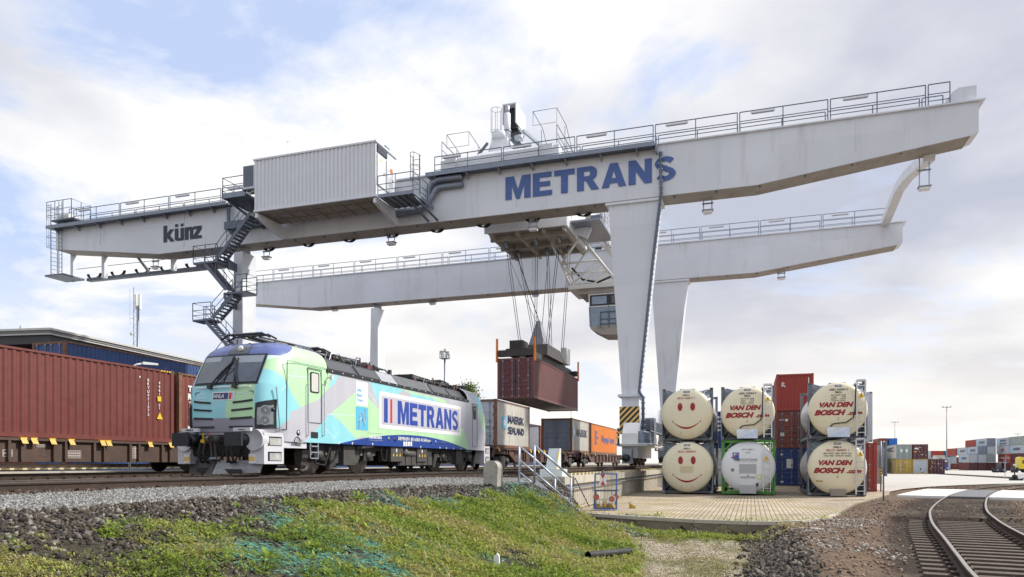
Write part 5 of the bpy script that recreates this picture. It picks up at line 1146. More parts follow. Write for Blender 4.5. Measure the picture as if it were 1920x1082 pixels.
mb.build('transformer', loco)
for y, w_ in ((7.9, .95), (10.1, .9)):
    mb = MB(); mb.box(.9, 1.42, y, y + w_, .42, .96, under2); eo = mb.build('equipment_box', loco)
    mb = MB()
    for k in range(3): yy = y + .15 + k * .26; mb.flat([(1.424, yy, .62), (1.424, yy + .1, .62), (1.424, yy + .05, .74)], yellow)
    mb.flat([(1.424, y + .4, .78), (1.424, y + .48, .78), (1.424, y + .48, .90), (1.424, y + .4, .90)], white); mb.build('warning_sticker', eo)
mb = MB(); mb.tube([(1.3, 9.0, .72), (1.3, 10.0, .72)], .13, under2, 12); mb.box(1.2, 1.36, 9.2, 9.38, .5, .9, dirty_white); mb.tube([(1.36, 7.2, .95), (1.38, 7.3, .5), (1.38, 7.55, .45), (1.36, 7.7, .95)], .03, rubber, 6); mb.tube([(1.36, 2.9, .95), (1.38, 3.1, .35), (1.38, 3.6, .3), (1.36, 4.0, .95)], .03, rubber, 6); mb.build('air_pipe', loco)
# roof gear: two folded pantographs, insulators and bars
def panto(y0, d):
    mb = MB(); y = lambda a: y0 + d * a
    for s in (-.45, .45):
        mb.tube([(s, y(0), 3.98), (s, y(2.2), 3.98)], .045, under2, 6)
        for a in (.1, 2.0): mb.lathe([(.05, 0), (.1, .05), (.06, .1), (.1, .15), (.05, .24)], (s, y(a), 3.74), 'z', M('insulator', (.16, .04, .03), .35), 10)
    mb.tube([(0, y(2.0), 4.05), (0, y(-.6), 4.08)], [.07, .05], under, 8); mb.tube([(-.3, y(-.5), 4.08), (-.35, y(2.1), 4.12)], .03, under2, 6); mb.tube([(.3, y(-.5), 4.08), (.35, y(2.1), 4.12)], .03, under2, 6)
    mb.bar((-.5, y(.9), 4.02), (.5, y(.9), 4.02), .12, .1, under); mb.bar((-.45, y(2.1), 4.05), (.45, y(2.1), 4.05), .15, .15, under)
    for a in (-.75, -.45): mb.tube([(-.86, y(a), 4.0), (-.62, y(a), 4.12), (.62, y(a), 4.12), (.86, y(a), 4.0)], .028, under, 6); mb.tube([(-.6, y(a), 4.15), (.6, y(a), 4.15)], .022, galv, 5)
    mb.tube([(.5, y(-.75), 4.12), (.5, y(-.45), 4.12)], .03, under2, 5); mb.tube([(-.5, y(-.75), 4.12), (-.5, y(-.45), 4.12)], .03, under2, 5)
    for k in range(5): a = 1.0 + k * .22; mb.tube([(.1, y(a), 4.0), (.25, y(a + .1), 4.12), (.4, y(a + .25), 4.08), (.5, y(a + .3), 4.0)], .018, galv, 5)
    mb.disc((-.3, y(1.5), 4.08), .1, 'y', .4 * d, galv, 10); mb.build('pantograph', loco)
panto(2.35, 1); panto(5.2, 1); panto(LEN - 2.6, -1); panto(LEN - 5.2, -1)
mb = MB(); mb.tube([(.35, 5.0, 4.12), (.35, 8.2, 4.05)], .022, under2, 5); mb.tube([(-.3, 5, 4.15), (-.3, 8, 4.1)], .022, galv, 5)
for y, x in ((7.7, .2), (8.1, -.3), (8.4, .45), (8.9, .3), (10.9, -.2), (7.3, .45)): mb.lathe([(.05, 0), (.11, .04), (.06, .09), (.11, .14), (.06, .19), (.11, .24), (.05, .30)], (x, y, 3.74), 'z', under, 10)
mb.tube([(.3, 8.9, 4.04), (.3, 9.5, 4.04), (.3, 9.9, 3.9)], .03, under2, 6); mb.box(.1, .3, 8.0, 8.2, 3.74, 4.15, under2); mb.tube([(.45, 8.4, 4.05), (.2, 8.7, 4.12), (.35, 9.2, 4.0)], .03, under, 6); mb.box(.5, .62, 9.35, 9.47, 3.74, 4.02, under2); mb.tube([(.2, 9.8, 3.82), (.2, 13.0, 3.84)], .03, under2, 6); mb.build('roof_equipment', loco)
rq = random.Random(5)
for ya, yb, n_ in ((3.7, 7.4, 34), (11.8, 15.4, 34)):
    mb = MB()
    for k in range(n_):
        y = rq.uniform(ya, yb); x = rq.uniform(-.6, .85); h_ = rq.uniform(.12, .36); l_ = rq.uniform(.25, .8)
        mb.tube([(x, y, 3.76), (x + rq.uniform(-.05, .05), y + l_ * .25, 3.76 + h_), (x + rq.uniform(-.1, .1), y + l_ * .75, 3.76 + h_ * rq.uniform(.8, 1.1)), (x + rq.uniform(-.1, .2), y + l_, 3.78)], rq.choice((.014, .018, .028)), rq.choice((under, under2, galv, black)), 5)
        if k % 4 == 0: mb.box(x - .08, x + .08, y - .1, y + .1, 3.74, 3.80 + rq.uniform(.05, .22), rq.choice((under, under2, MATS['insulator'])))
    mb.build('roof_cabling', loco)
mb = MB(); y, z = c2(1050, 265); mb.flat([slope_pt(0, 0) * 0 + Vector((1.36, y - .06, 3.38)), Vector((1.36, y + .08, 3.38)), Vector((1.33, y, 3.52))], yellow); mb.build('warning_sticker', loco)
# ---------------------------------------------------------------- shipping containers (local: x -1.22..1.22, y 0..L away from the door end, z up)
L20, L40 = 6.06, 12.19
PAINT = {}
def paint(name, col, dirt=RUST, damt=.22, rough=.55, var=.10, ds=2.2):
    return M('paint_' + name, col, rough, var=var * 1.5, vs=.5, dirt=dirt, damt=damt, ds=ds, streak=1, bump=.35, bs=2.6)
def corr(mb, p, q, out, z0, z1, m, pitch=.28, dep=.036):
    """corrugated wall from p to q (outer face), recessed away from the outward normal"""
    p = Vector(p); q = Vector(q); d = (q - p); l = d.length; d /= l; o = Vector(out); n = max(2, round(l / pitch)); w = l / n; pr = []
    for i in range(n):
        for a, k in ((0, 0), (.26, 0), (.5, 1), (.76, 1)): pr.append(p + d * (w * (i + a)) - o * (dep * k))
    pr.append(q); vs = [Vector((a.x, a.y, z0)) for a in pr] + [Vector((a.x, a.y, z1)) for a in pr]; N_ = len(pr)
    fs = [(i, i + 1, N_ + i + 1, N_ + i) for i in range(N_ - 1)]
    return mb.add(vs, fs, m)
CNT = {}
def container_parts(L, Hc, wall, door, frame, rods=True, solid_front=False, ridge=True, cast=None):
    root = bpy.data.objects.new('shipping_container', None); COL.objects.link(root); root['_o'] = (0, 0, 0)
    W = 1.219; f = MB(); cm = cast or frame
    for sx in (-1, 1):
        for y in (0, L): 
            y0, y1 = (y, y + .15) if y == 0 else (y - .15, y)
            a, b2 = sorted((sx * W, sx * (W - .16))); f.box(a, b2, y0, y1, .118, Hc - .118, frame)
            for z in (0, Hc - .118):
                yy0, yy1 = (y - .004, y + .178) if y == 0 else (y - .178, y + .004); a2, b3 = sorted((sx * (W + .004), sx * (W - .162)))
                f.box(a2, b3, yy0, yy1, z, z + .118, cm)
                xx = sx * (W + .006); q = [(xx, (yy0 + yy1) / 2 - .045, z + .03), (xx, (yy0 + yy1) / 2 + .045, z + .03), (xx, (yy0 + yy1) / 2 + .045, z + .09), (xx, (yy0 + yy1) / 2 - .045, z + .09)]; f.flat(q if sx > 0 else q[::-1], black)
                if y == 0: xc = sx * (W - .08); f.flat([(xc - .045, -.006, z + .03), (xc + .045, -.006, z + .03), (xc + .045, -.006, z + .09), (xc - .045, -.006, z + .09)], black)
        a, b2 = sorted((sx * W, sx * (W - .07))); f.box(a, b2, .178, L - .178, Hc - .09, Hc - .02, frame); f.box(a, b2, .178, L - .178, .02, .17, frame)
    f.box(-W + .16, W - .16, 0, .1, Hc - .13, Hc - .01, frame); f.box(-W + .16, W - .16, 0, .1, .02, .15, frame)
    f.box(-W + .16, W - .16, L - .1, L, Hc - .12, Hc - .01, frame); f.box(-W + .16, W - .16, L - .1, L, .02, .15, frame)
    f.box(-W + .08, W - .08, .1, L - .1, .10, .16, underside)
    fo = f.build('frame', root)
    w = MB(); corr(w, (W - .02, .15, 0), (W - .02, L - .15, 0), X3, .17, Hc - .09, wall); corr(w, (-W + .02, L - .15, 0), (-W + .02, .15, 0), -X3, .17, Hc - .09, wall)
    corr(w, (W - .16, L - .03, 0), (-W + .16, L - .03, 0), Y3, .15, Hc - .12, wall, .24)
    n = max(4, int(L / .32)); w.box(-W + .07, W - .07, .1, L - .1, Hc - .06, Hc - .03, wall)
    for i in range(n): y = .15 + (L - .3) * i / n; w.box(-W + .1, W - .1, y, y + .16, Hc - .03, Hc - .012, wall)
    if solid_front: corr(w, (-W + .16, .03, 0), (W - .16, .03, 0), -Y3, .15, Hc - .13, wall, .21)
    w.build('wall_panels', root)
    if not solid_front:
        for s in (-1, 1):
            d = MB(); x0, x1 = (-W + .165, -.012) if s < 0 else (.012, W - .165); d.box(x0, x1, .03, .075, .155, Hc - .135, door)
            if ridge:
                for k in range(5):
                    z = .30 + k * (Hc - .75) / 5; hh = (Hc - .75) / 5 * .62
                    d.hexa([(x0 + .06, .03, z), (x1 - .06, .03, z), (x1 - .06, .029, z), (x0 + .06, .029, z), (x0 + .06, .03, z + hh), (x1 - .06, .03, z + hh), (x1 - .06, .012, z + hh - .05), (x0 + .06, .012, z + hh - .05)], door)
            for z in (.35, Hc * .4, Hc * .68, Hc - .4): xh = x0 if s < 0 else x1; d.box(xh - .03, xh + .03, -.005, .03, z - .06, z + .06, frame)
            do = d.build('door', root)
            for xr in ((x0 + .22, x1 - .2) if rods else ()):
                r = MB(); r.tube([(xr, -.012, .12), (xr, -.012, Hc - .1)], .019, galv, 6)
                for z in (.16, .62, Hc * .55, Hc - .18): r.box(xr - .06, xr + .06, -.03, .015, z - .04, z + .04, galv)
                r.bar((xr, -.03, 1.12), (xr + .32 * (-s), -.03, 1.12), .02, .03, galv); r.build('lock_rod', do)
    return root
def container(key, label, x, y, z, group=None, L=L20, Hc=2.591, extra=None, **kw):
    """key: (wall, door, frame) materials; the first of a kind is built, later ones are copies"""
    k = (tuple(m.name for m in key), L, Hc, tuple(sorted(kw.items())))
    if k not in CNT: CNT[k] = r = container_parts(L, Hc, *key, **kw); r.location = (x, y, z); new = r
    else:
        src = CNT[k]; new = copy_tree(src, None, (x, y, z))
        for ch in list(new.children):
            if ch.name.startswith(('lettering', 'marking', 'sticker')): bpy.data.objects.remove(ch)
    tag(new, label, 'shipping container', group); new['_o'] = (0, 0, 0)
    if extra: extra(new, L, Hc)
    return new
W2 = 1.219
def lett(root, items, name='lettering'):
    mb = MB()
    for it in items: it(mb)
    o = mb.build(name, root); return o
# right side text runs along +y, front text along +x
def tx_side(s, y, z, h, m, w=None, bold=.02, lift=.004): return lambda mb: mb.text(s, (W2 - .016, y, z), Y3, Z3, h, m, w=w, bold=bold, lift=lift)
def tx_left(s, y, z, h, m, w=None, bold=.02, lift=.004): return lambda mb: mb.text(s, (-W2 + .016, y, z), -Y3, Z3, h, m, w=w, bold=bold, lift=lift)
def tx_front(s, x, z, h, m, w=None, bold=.02): return lambda mb: mb.text(s, (x, .01, z), X3, Z3, h, m, w=w, bold=bold, lift=.004)
def tx_down(s, y, z, h, m, step=1.25, bold=.02):
    def f(mb):
        for i, c in enumerate(s):
            if c != ' ': mb.text(c, (W2 - .016, y, z - i * h * step), Y3, Z3, h, m, bold=bold, lift=.004, align='C')
    return f
def patch_side(y0, y1, z0, z1, m, o=.0): return lambda mb: mb.flat([(W2 - .012 + o, y0, z0), (W2 - .012 + o, y1, z0), (W2 - .012 + o, y1, z1), (W2 - .012 + o, y0, z1)], m)
def patch_front(x0, x1, z0, z1, m, o=0.): return lambda mb: mb.flat([(x0, .008 - o, z0), (x1, .008 - o, z0), (x1, .008 - o, z1), (x0, .008 - o, z1)], m)
def patch_left(y0, y1, z0, z1, m): return lambda mb: mb.flat([(-W2 + .012, y1, z0), (-W2 + .012, y0, z0), (-W2 + .012, y0, z1), (-W2 + .012, y1, z1)], m)
def star(cx, cz, r, m, side='R'):
    def f(mb):
        pts = [((r if k % 2 == 0 else r * .45) * math.cos(math.pi * k / 7 + .22), (r if k % 2 == 0 else r * .45) * math.sin(math.pi * k / 7 + .22)) for k in range(14)]
        if side == 'R': mb.flat([(W2 - .009, cx + a, cz + b2) for a, b2 in pts], m)
        else: mb.flat([(-W2 + .009, cx - a, cz + b2) for a, b2 in pts], m)
    return f
maroon = paint('maroon', (.155, .036, .027), (.22, .09, .06), .2); maroon_d = paint('dark_maroon', (.10, .025, .028)); redb = paint('red', (.34, .045, .03), damt=.15); brownr = paint('brown_red', (.19, .05, .035))
rustf = M('rusty_frame', (.20, .10, .055), .7, var=.3, vs=4, dirt=(.09, .035, .02), damt=.5, ds=5)
bluec = paint('blue', (.035, .075, .20), damt=.12); bluedk = paint('dark_blue', (.022, .05, .19)); blueb = paint('bright_blue', (.02, .14, .48), damt=.05)
greyc = paint('grey', (.36, .39, .43), damt=.15); greyd = paint('slate_grey', (.22, .25, .31)); greyw = paint('rust_white', (.60, .575, .51), (.27, .145, .065), .5, ds=3.4); whitec = paint('white', (.66, .67, .68), damt=.08)
orangec = paint('orange', (.68, .20, .025), (.35, .12, .03), .14); beige = paint('beige', (.40, .29, .13), damt=.15); yellowc = paint('mustard', (.48, .33, .06), damt=.2); greyl = paint('light_grey', (.46, .49, .53), damt=.12); teal = paint('grey_green', (.30, .34, .33))
skyb = M('logo_blue', (.22, .55, .75), .5)
# the red train on the left
def marks(r, L, Hc):
    lett(r, [tx_down('BRYU971572', 10.9, 2.35, .11, white, 1.35), tx_down('4561', 11.45, 2.3, .11, white, 1.35), patch_side(11.36, 11.54, 1.62, 1.82, yellow), tx_down('01', 11.45, 1.42, .1, white), lambda mb: mb.flat([(W2 - .01, 11.32, .92), (W2 - .01, 11.62, .92), (W2 - .01, 11.47, 1.20)], yellow), patch_side(10.47, 10.52, 2.45, 2.52, white)])
    mb = MB()
    for k in range(4): mb.hexa([(W2 + .006, 11.5 + k * .14, Hc - .085), (W2 + .006, 11.57 + k * .14, Hc - .085), (W2 - .02, 11.57 + k * .14, Hc - .085), (W2 - .02, 11.5 + k * .14, Hc - .085), (W2 + .006, 11.54 + k * .14, Hc - .03), (W2 + .006, 11.61 + k * .14, Hc - .03), (W2 - .02, 11.61 + k * .14, Hc - .03), (W2 - .02, 11.54 + k * .14, Hc - .03)], yellow)
    mb.build('height_marking', r)
ZC = 2.31
container((maroon, maroon, maroon), 'long dark red container with white code letters on the wagon at the left edge', XRT, 11.15, ZC, L=L40, Hc=2.896, extra=marks, cast=rustf)
container((brownr, brownr, rustf), 'brown-red container partly hidden behind the locomotive nose, with white lettering down its side', XRT, 23.62, ZC, L=L40, Hc=2.896, extra=lambda r, L, Hc: lett(r, [tx_down('TRITON', .62, 2.15, .26, white, 1.28, .05)]))
# far ends of the same train seen through the gap in the freight train
xw = -1.219 + 0
container((brownr, whitec, brownr), 'brown container with a plain white end, seen between the freight wagons', XRT, 80.2 * .949 + 0.6, ZC + .45, L=L20, Hc=2.896, rods=False, ridge=False)
# container wagons
wag_b = M('wagon_brown', (.085, .052, .038), .6, .1, var=.25, vs=2, dirt=(.14, .075, .045), damt=.4, ds=3, streak=1); wag_r = M('wagon_rust', (.13, .07, .055), .65, .1, var=.3, vs=2, dirt=(.06, .04, .035), damt=.4, ds=3)
def wagon(label, x, y0, y1, zd, mat, group, spig=(), marks_=None, fish=False):
    w = thing('container_wagon', label, 'railway wagon', (x, y0, ZR), group); h = .78
    for s in (-1, 1):
        mb = MB(); a, b2 = sorted((x + s * 1.0, x + s * 1.2))
        if fish: mb.prism([(y0, zd - .34), (y0 + 2.9, zd - .34), (y0 + 4.0, zd - h), (y1 - 4.0, zd - h), (y1 - 2.9, zd - .34), (y1, zd - .34), (y1, zd), (y0, zd)], 'x', a, b2, mat)
        else: mb.box(a, b2, y0, y1, zd - h, zd, mat)
        for yy in np.arange(y0 + .7, y1, 1.55):
            zz = zd - h + .06 if not fish or y0 + 4 < yy < y1 - 4 else zd - .32
            mb.box(x + s * 1.2, x + s * 1.28, yy, yy + .09, zz, zd - .08, mat); mb.box(x + s * 1.2, x + s * 1.28, yy + .42, yy + .51, zz, zd - .08, mat)
        mb.box(x + s * 1.2, x + s * 1.29, y0, y1, zd - .09, zd - .02, mat); mb.build('side_beam', w)
    mb = MB(); mb.box(x - 1, x + 1, y0, y1, zd - .3, zd - .05, under); mb.box(x - .25, x + .25, y0, y1, zd - .75, zd - .3, under)
    for yy in (y0, y1 - .2): mb.box(x - 1.25, x + 1.25, yy, yy + .2, zd - .5, zd - .02, mat)
    mb.build('frame', w)
    for yc in (y0 + 1.9, y1 - 1.9):
        mb = MB()
        for s in (-1, 1): mb.box(x + s * 1.0 - .08, x + s * 1.0 + .08, yc - 1.3, yc + 1.3, ZR + .45, ZR + .7, under); mb.box(x + s * 1.02 - .1, x + s * 1.02 + .1, yc - .45, yc + .45, ZR + .25, ZR + .75, under2)
        for yy in (yc - .9, yc + .9):
            for s in (-1, 1): mb.disc((x + s * .72, yy, ZR + .46), .46, 'x', .13 * s, wheelm, 24); mb.disc((x + s * .9, yy, ZR + .46), .14, 'x', .25 * s, under2, 12)
            mb.disc((x - .7, yy, ZR + .46), .08, 'x', 1.4, under, 10)
        mb.build('bogie', w)
    for yy in spig:
        mb = MB(); X_ = x + 1.29
        mb.box(X_ - .1, X_ + .02, yy - .11, yy + .11, zd - .025, zd + .01, yellow); mb.hexa([(X_ + .06, yy - .09, zd - .19), (X_ + .08, yy - .09, zd - .19), (X_ + .08, yy + .11, zd - .19), (X_ + .06, yy + .11, zd - .19), (X_, yy - .13, zd - .02), (X_ + .02, yy - .13, zd - .02), (X_ + .02, yy + .07, zd - .02), (X_, yy + .07, zd - .02)], M('lock_yellow', (.62, .38, .07), .55, var=.3, vs=14)); mb.build('container_lock', w)
    for yy in (y0 - .05, y1 + .05):
        for s in (-1, 1): mb = MB(); dd = -1 if yy < y1 - 1 else 1; mb.disc((x + s * .875, yy, ZR + 1.0), .12, 'y', .4 * dd, black, 12); mb.disc((x + s * .875, yy + .4 * dd, ZR + 1.0), .23, 'y', .06 * dd, black, 16); mb.build('buffer', w)
    if marks_: mb = MB(); marks_(mb, x + 1.204); mb.build('marking', w)
    return w
def grid_plate(mb, X_, y, z, w, h, nx, nz):
    mb.flat([(X_, y, z), (X_, y + w, z), (X_, y + w, z + h), (X_, y, z + h)], M('stencil', (.45, .40, .36), .7))
    for i in range(nx):
        for j in range(nz): a = y + w * (i + .2) / nx; c = z + h * (j + .18) / nz; mb.flat([(X_ + .003, a, c), (X_ + .003, a + w / nx * .62, c), (X_ + .003, a + w / nx * .62, c + h / nz * .6), (X_ + .003, a, c + h / nz * .6)], wag_b)
def wm_(mb, X_):
    grid_plate(mb, X_, 18.55, 1.66, .55, .27, 7, 3); grid_plate(mb, X_, 21.3, 1.66, .36, .46, 3, 7); grid_plate(mb, X_, 16.32, 1.70, .32, .22, 2, 2); grid_plate(mb, X_, 17.45, 2.02, .3, .09, 5, 1); grid_plate(mb, X_, 15.9, 1.72, .28, .18, 3, 2)
    for y, z in ((17.5, 1.75), (19.5, 2.1), (19.7, 2.0), (22.5, 2.0)): mb.bar((X_, y, z), (X_, y + .3, z), .004, .03, M('stencil', (.45, .40, .36), .7), up=(1, 0, 0))
wagon('brown container wagon with yellow locks under the dark red container', XRT, 8.0, 27.4, ZC, wag_b, 'container wagons', (11.4, 16.95, 17.3, 17.95, 18.65, 19.9, 20.15, 22.05, 23.1, 23.9, 26.), wm_)
wagon('farther container wagon of the left train behind the locomotive', XRT, 29.0, 48.4, ZC, wag_b, 'container wagons', (31, 34))
wagon('container wagon carrying the brown container with the white end', XRT, 68, 87.4, ZC + .45, wag_b, 'container wagons')
# freight train behind the locomotive
YW = 35.3
def maersk1(r, L, Hc):
    lett(r, [patch_side(.95, 1.75, 1.05, 1.75, skyb, .0), star(1.35, 1.4, .30, white), tx_side('MAERSK', 2.0, 1.40, .46, navyt, 2.95, .05), tx_side('SEALAND', 2.0, .80, .42, navyt, 2.95, .045)])
navyt = M('letter_navy', (.012, .02, .06), .5)
container((greyw, greyl, rustf), 'rust-streaked off-white container with dark lettering directly behind the locomotive', XL, 35.95, ZC, extra=maersk1)
container((greyw, greyd, rustf), 'smaller-looking off-white container with slate doors facing the camera, beside the orange one', XL, 53.0, ZC, extra=lambda r, L, Hc: lett(r, [patch_side(.35, 1.1, 1.2, 1.9, skyb), star(.72, 1.55, .28, white), tx_side('MAERSK', 1.5, 1.25, .6, navyt, 3.8, .05)]))
hl = M('hapag_blue', (.075, .085, .22), .5)
def hapag(r, L, Hc):
    lett(r, [tx_side('Hapag-Lloyd', 4.6, .90, .78, hl, 6.2, .035), patch_side(1.7, 2.15, .75, 2.0, hl), patch_side(2.15, 2.7, 1.75, 2.0, hl), patch_side(2.15, 3.0, 1.3, 1.52, hl), patch_side(2.15, 2.7, .85, 1.0, hl)])
container((orangec, orangec, rustf), 'bright orange container with purple-blue lettering on the freight train', XL, 59.8, ZC, L=L40, extra=hapag)
wagon('rust-brown container wagon coupled behind the locomotive', XL, YW, 54.7, ZC, wag_r, 'freight train wagons', (36.1, 41.9, 43.6, 45, 46.2, 48.2, 49.8, 50.3), fish=True)
wagon('rust-brown wagon under the orange container', XL, 56.0, 75.4, ZC, wag_r, 'freight train wagons', (57, 58, 61, 66.5), fish=True)
# the container hanging in the spreader
container((paint('plum', (.15, .055, .05)), paint('plum_door', (.12, .03, .035)), paint('plum', (.15, .055, .05))), 'dark red container hanging in mid-air under the crane', CXc, CY0, CZ0, L=L40, Hc=2.591)
# row of blue containers at the left under the building roof
bx = -36.06 - W2; n = 0
ordn = ['nearest', 'second', 'third', 'fourth', 'fifth', 'sixth', 'seventh', 'eighth', 'ninth']
for i in range(9):
    for t_ in range(3):
        lab = ['blue container at ground level of the blue row, ', 'blue container in the middle tier of the blue row, ', 'blue container on top of the blue row below the roof edge, '][t_] + ordn[i] + ' from the camera'
        container((bluec, bluec, rustf), lab, bx, 30.0 + 12.4 * i, .5 + 2.591 * t_, 'blue containers stacked beside the office building', L=L40)
# ---------------------------------------------------------------- tank containers
cream = M('tank_cream', (.80, .725, .52), .32, var=.03, vs=1., dirt=(.62, .55, .38), damt=.12, ds=2.2, streak=1); tankw = M('tank_white', (.76, .77, .77), .35, var=.03, dirt=(.6, .6, .58), damt=.15)
tank_silver = M('tank_silver', (.50, .50, .50), .35, .6, var=.12, vs=2); fr_grey = M('frame_grey', (.16, .18, .205), .5, var=.12, dirt=RUST, damt=.12, ds=6); fr_green = M('frame_green', (.065, .25, .03), .45, var=.12, dirt=RUST, damt=.15, ds=6)
t_red = M('tank_red', (.32, .012, .02), .4, var=.04); t_blk = M('tank_black', (.03, .03, .035), .5); steel = M('stainless', (.55, .55, .55), .22, .9, var=.2, vs=3); alu = M('ladder_alu', (.60, .61, .62), .35, .7, var=.1)
RT, CZt, PY = 1.232, 1.295, .34
def dish_y(r): r = min(r / RT, 1.); return PY * (1 - (1 - r ** 3.4) ** .5) if r < 1 else PY
def dw(q): return Vector((q.x, q.y + dish_y(math.hypot(q.x, q.z - CZt)) - .007, q.z))
def dflat(mb, pts, m, o=0.): mb.flat([dw(Vector((a, 0, CZt + b2))) - Y3 * o for a, b2 in pts], m)
def tank(label, x, y, z, face, frame, body, kind):
    t = thing('tank_container', label, 'tank container', (x, y, z), 'tank containers stacked on the paving'); t['_o'] = (0, 0, 0)
    L, Hc, W = 6.06, 2.591, 1.219
    mb = MB(); mb.lathe([(RT, PY), (RT, L - PY - .1)], (0, 0, CZt), 'y', body, 48, False)
    for yy in (1.5, 3.0, 4.5): mb.lathe([(RT + .012, yy - .04), (RT + .012, yy + .04)], (0, 0, CZt), 'y', steel, 48, False)
    mb.build('barrel', t)
    mb = MB(); rs = [.001] + [RT * k / 16 for k in range(1, 14)] + [RT * q for q in (.86, .90, .935, .965, .985, .997, 1.0)]
    mb.lathe([(r, dish_y(r)) for r in rs] + [(RT, PY + .06)], (0, 0, CZt), 'y', face, 64, False); mb.build('front_dish', t)
    mb = MB(); mb.lathe([(RT, L - PY - .1), (RT * .9, L - .16), (.01, L - .02)], (0, 0, CZt), 'y', face, 40, False); mb.build('rear_dish', t)
    def endframe(y0, y1):
        mb = MB(); p = .13
        for s in (-1, 1):
            a, b2 = sorted((s * W, s * (W - p))); mb.box(a, b2, y0, y1, .118, Hc - .118, frame)
            for zz in (0, Hc - .118): a2, b3 = sorted((s * (W + .003), s * (W - .162))); mb.box(a2, b3, y0 - .02, y0 + .158, zz, zz + .118, frame); xc = s * (W - .08); mb.flat([(xc - .04, y0 - .023, zz + .03), (xc + .04, y0 - .023, zz + .03), (xc + .04, y0 - .023, zz + .09), (xc - .04, y0 - .023, zz + .09)], black)
        mb.box(-W + .16, W - .16, y0 + .02, y1, 0.02, .14, frame)
        if frame is not fr_grey or y0 > 1: mb.box(-W + .16, W - .16, y0 + .02, y1, Hc - .12, Hc - .01, frame)
        if frame is fr_grey:   # plate with a round opening closes the corners
            n_ = 48; vs = []; fs = []
            for k in range(n_):
                a = 2 * math.pi * k / n_; c_, s_ = math.cos(a), math.sin(a); sc = min((W - .05) / max(abs(c_), 1e-6), (1.295 - .05) / max(abs(s_), 1e-6)); dg = abs(math.degrees(math.atan2(abs(s_), abs(c_))) - 45); sc = lerp(sc, RT - .01, max(0., min(1., (dg - 7) / 17)))
                vs += [(c_ * (RT - .012), PY + .08, CZt + s_ * (RT - .012)), (c_ * sc, y0 + .1 if y0 < 1 else y0, 1.295 + s_ * sc)]
            if y0 < 1:
                for k in range(n_): fs.append((2 * k, 2 * ((k + 1) % n_), 2 * ((k + 1) % n_) + 1, 2 * k + 1))
                mb.add(vs, fs, frame)
            for s in (-1, 1): mb.bar((s * (W - .1), y1, .12), (s * .25, y1 + .3, .12), .10, .12, black); mb.bar((s * (W - .12), y0 + .05, .10), (s * (W - .55), y0 - .42, .60), .09, .06, M('brace_dark', (.03, .035, .04), .5)); 
        else:
            for s in (-1, 1):
                for zz, d in ((.12, 1), (Hc - .12, -1)): mb.bar((s * (W - .06), y0 + .06, zz + d * .45), (s * (W - .5), y0 + .06, zz), .05, .09, frame)
                mb.bar((s * (W - .065), y0 + .065, .5), (s * (W - .065), 1.6, .12), .09, .09, frame); mb.box(s * W - .06, s * W + .0, .35, L - .3, .03, .14, frame) if s > 0 else mb.box(-W, -W + .06, .35, L - .3, .03, .14, frame)
        return mb.build('end_frame', t)
    endframe(.72 if frame is fr_grey else .40, .92 if frame is fr_grey else .54); endframe(L - .2, L)
    mb = MB(); mb.box(-W + .02, -W + .14, .3, L - .2, .02, .16, frame); mb.box(W - .14, W - .02, .3, L - .2, .02, .16, frame); mb.box(-.5, .5, .6, L - .4, .02, .13, frame); mb.box(-.35, .35, .5, L - .3, 2.48, 2.54, galv)
    for s in (-1, 1): mb.prism([(.3, .15), (1.5, .15), (.34, 1.2)], 'x', s * W - (.05 if s > 0 else 0), s * W + (.0 if s > 0 else .05), frame)
    mb.build('base_frame', t)
    # badge
    mb = MB(); dflat(mb, [(a, b2) for a, b2 in arc(.11, 1.07, .045, .045, -90, 90, 6)] + arc(-.11, 1.07, .045, .045, 90, 270, 6), M('badge_navy', (.02, .04, .13), .4)); dflat(mb, arc(0, 1.07, .06, .03, 0, 360, 12)[:-1], M('badge_pale', (.4, .5, .6), .4), .004); 
    dflat(mb, [(-.13, 1.06), (.13, 1.06), (.13, 1.08), (-.13, 1.08)], white, .003); 
    if kind != 'white': mb.build('badge', t)
    tw = dict(warp=dw)
    def txt(mb, s, x0, b2, h, m, w=None, bold=.015, shear=0., al='C'): mb.text(s, (x0, 0, CZt + b2), X3, Z3, h, m, w=w, bold=bold, shear=shear, align=al, **tw)
    mb = MB()
    if kind in ('smile1', 'smile2'):
        txt(mb, 'EMKA', 0, .86, .085, t_blk, .32, .01); txt(mb, 'EKCU 360217 7' if kind == 'smile1' else 'EKCU 360300 0', .0, .71, .095, t_red, .84); mb.build('lettering', t)
        mb = MB()
        for s in (-.30, .30): dflat(mb, arc(s, .33, .115, .195, 0, 360, 28)[:-1], t_red)
        up_ = arc(0, .42, .85, 1.22, 218, 322, 26); n_ = len(up_); mid = []
        top_ = [(a, b2) for a, b2 in [(-.66 + 1.32 * k / 26, -.37 - .285 * (1 - ((k - 13) / 13) ** 2)) for k in range(27)]]
        bot_ = [(a, b2 - .085 * (1 - ((k - 13) / 13) ** 2) - .006) for k, (a, b2) in enumerate(top_)]
        for k in range(26): dflat(mb, [bot_[k], bot_[k + 1], top_[k + 1], top_[k]], t_red)
        for s in (-1, 1): dflat(mb, [(s * .66 - .03, -.40), (s * .66 + .03, -.40), (s * .66 + .02, -.33), (s * .66 - .02, -.34)], t_red)
        mb.build('smiling_face', t)
        mb = MB(); dflat(mb, [(-.29, -1.0), (.29, -1.0), (.29, -.88), (-.29, -.88)], M('plate_cream', (.62, .52, .32), .5)); dflat(mb, [(-.26, -.98), (.26, -.98), (.26, -.9), (-.26, -.9)], cream, .004); mb.build('data_plate', t)
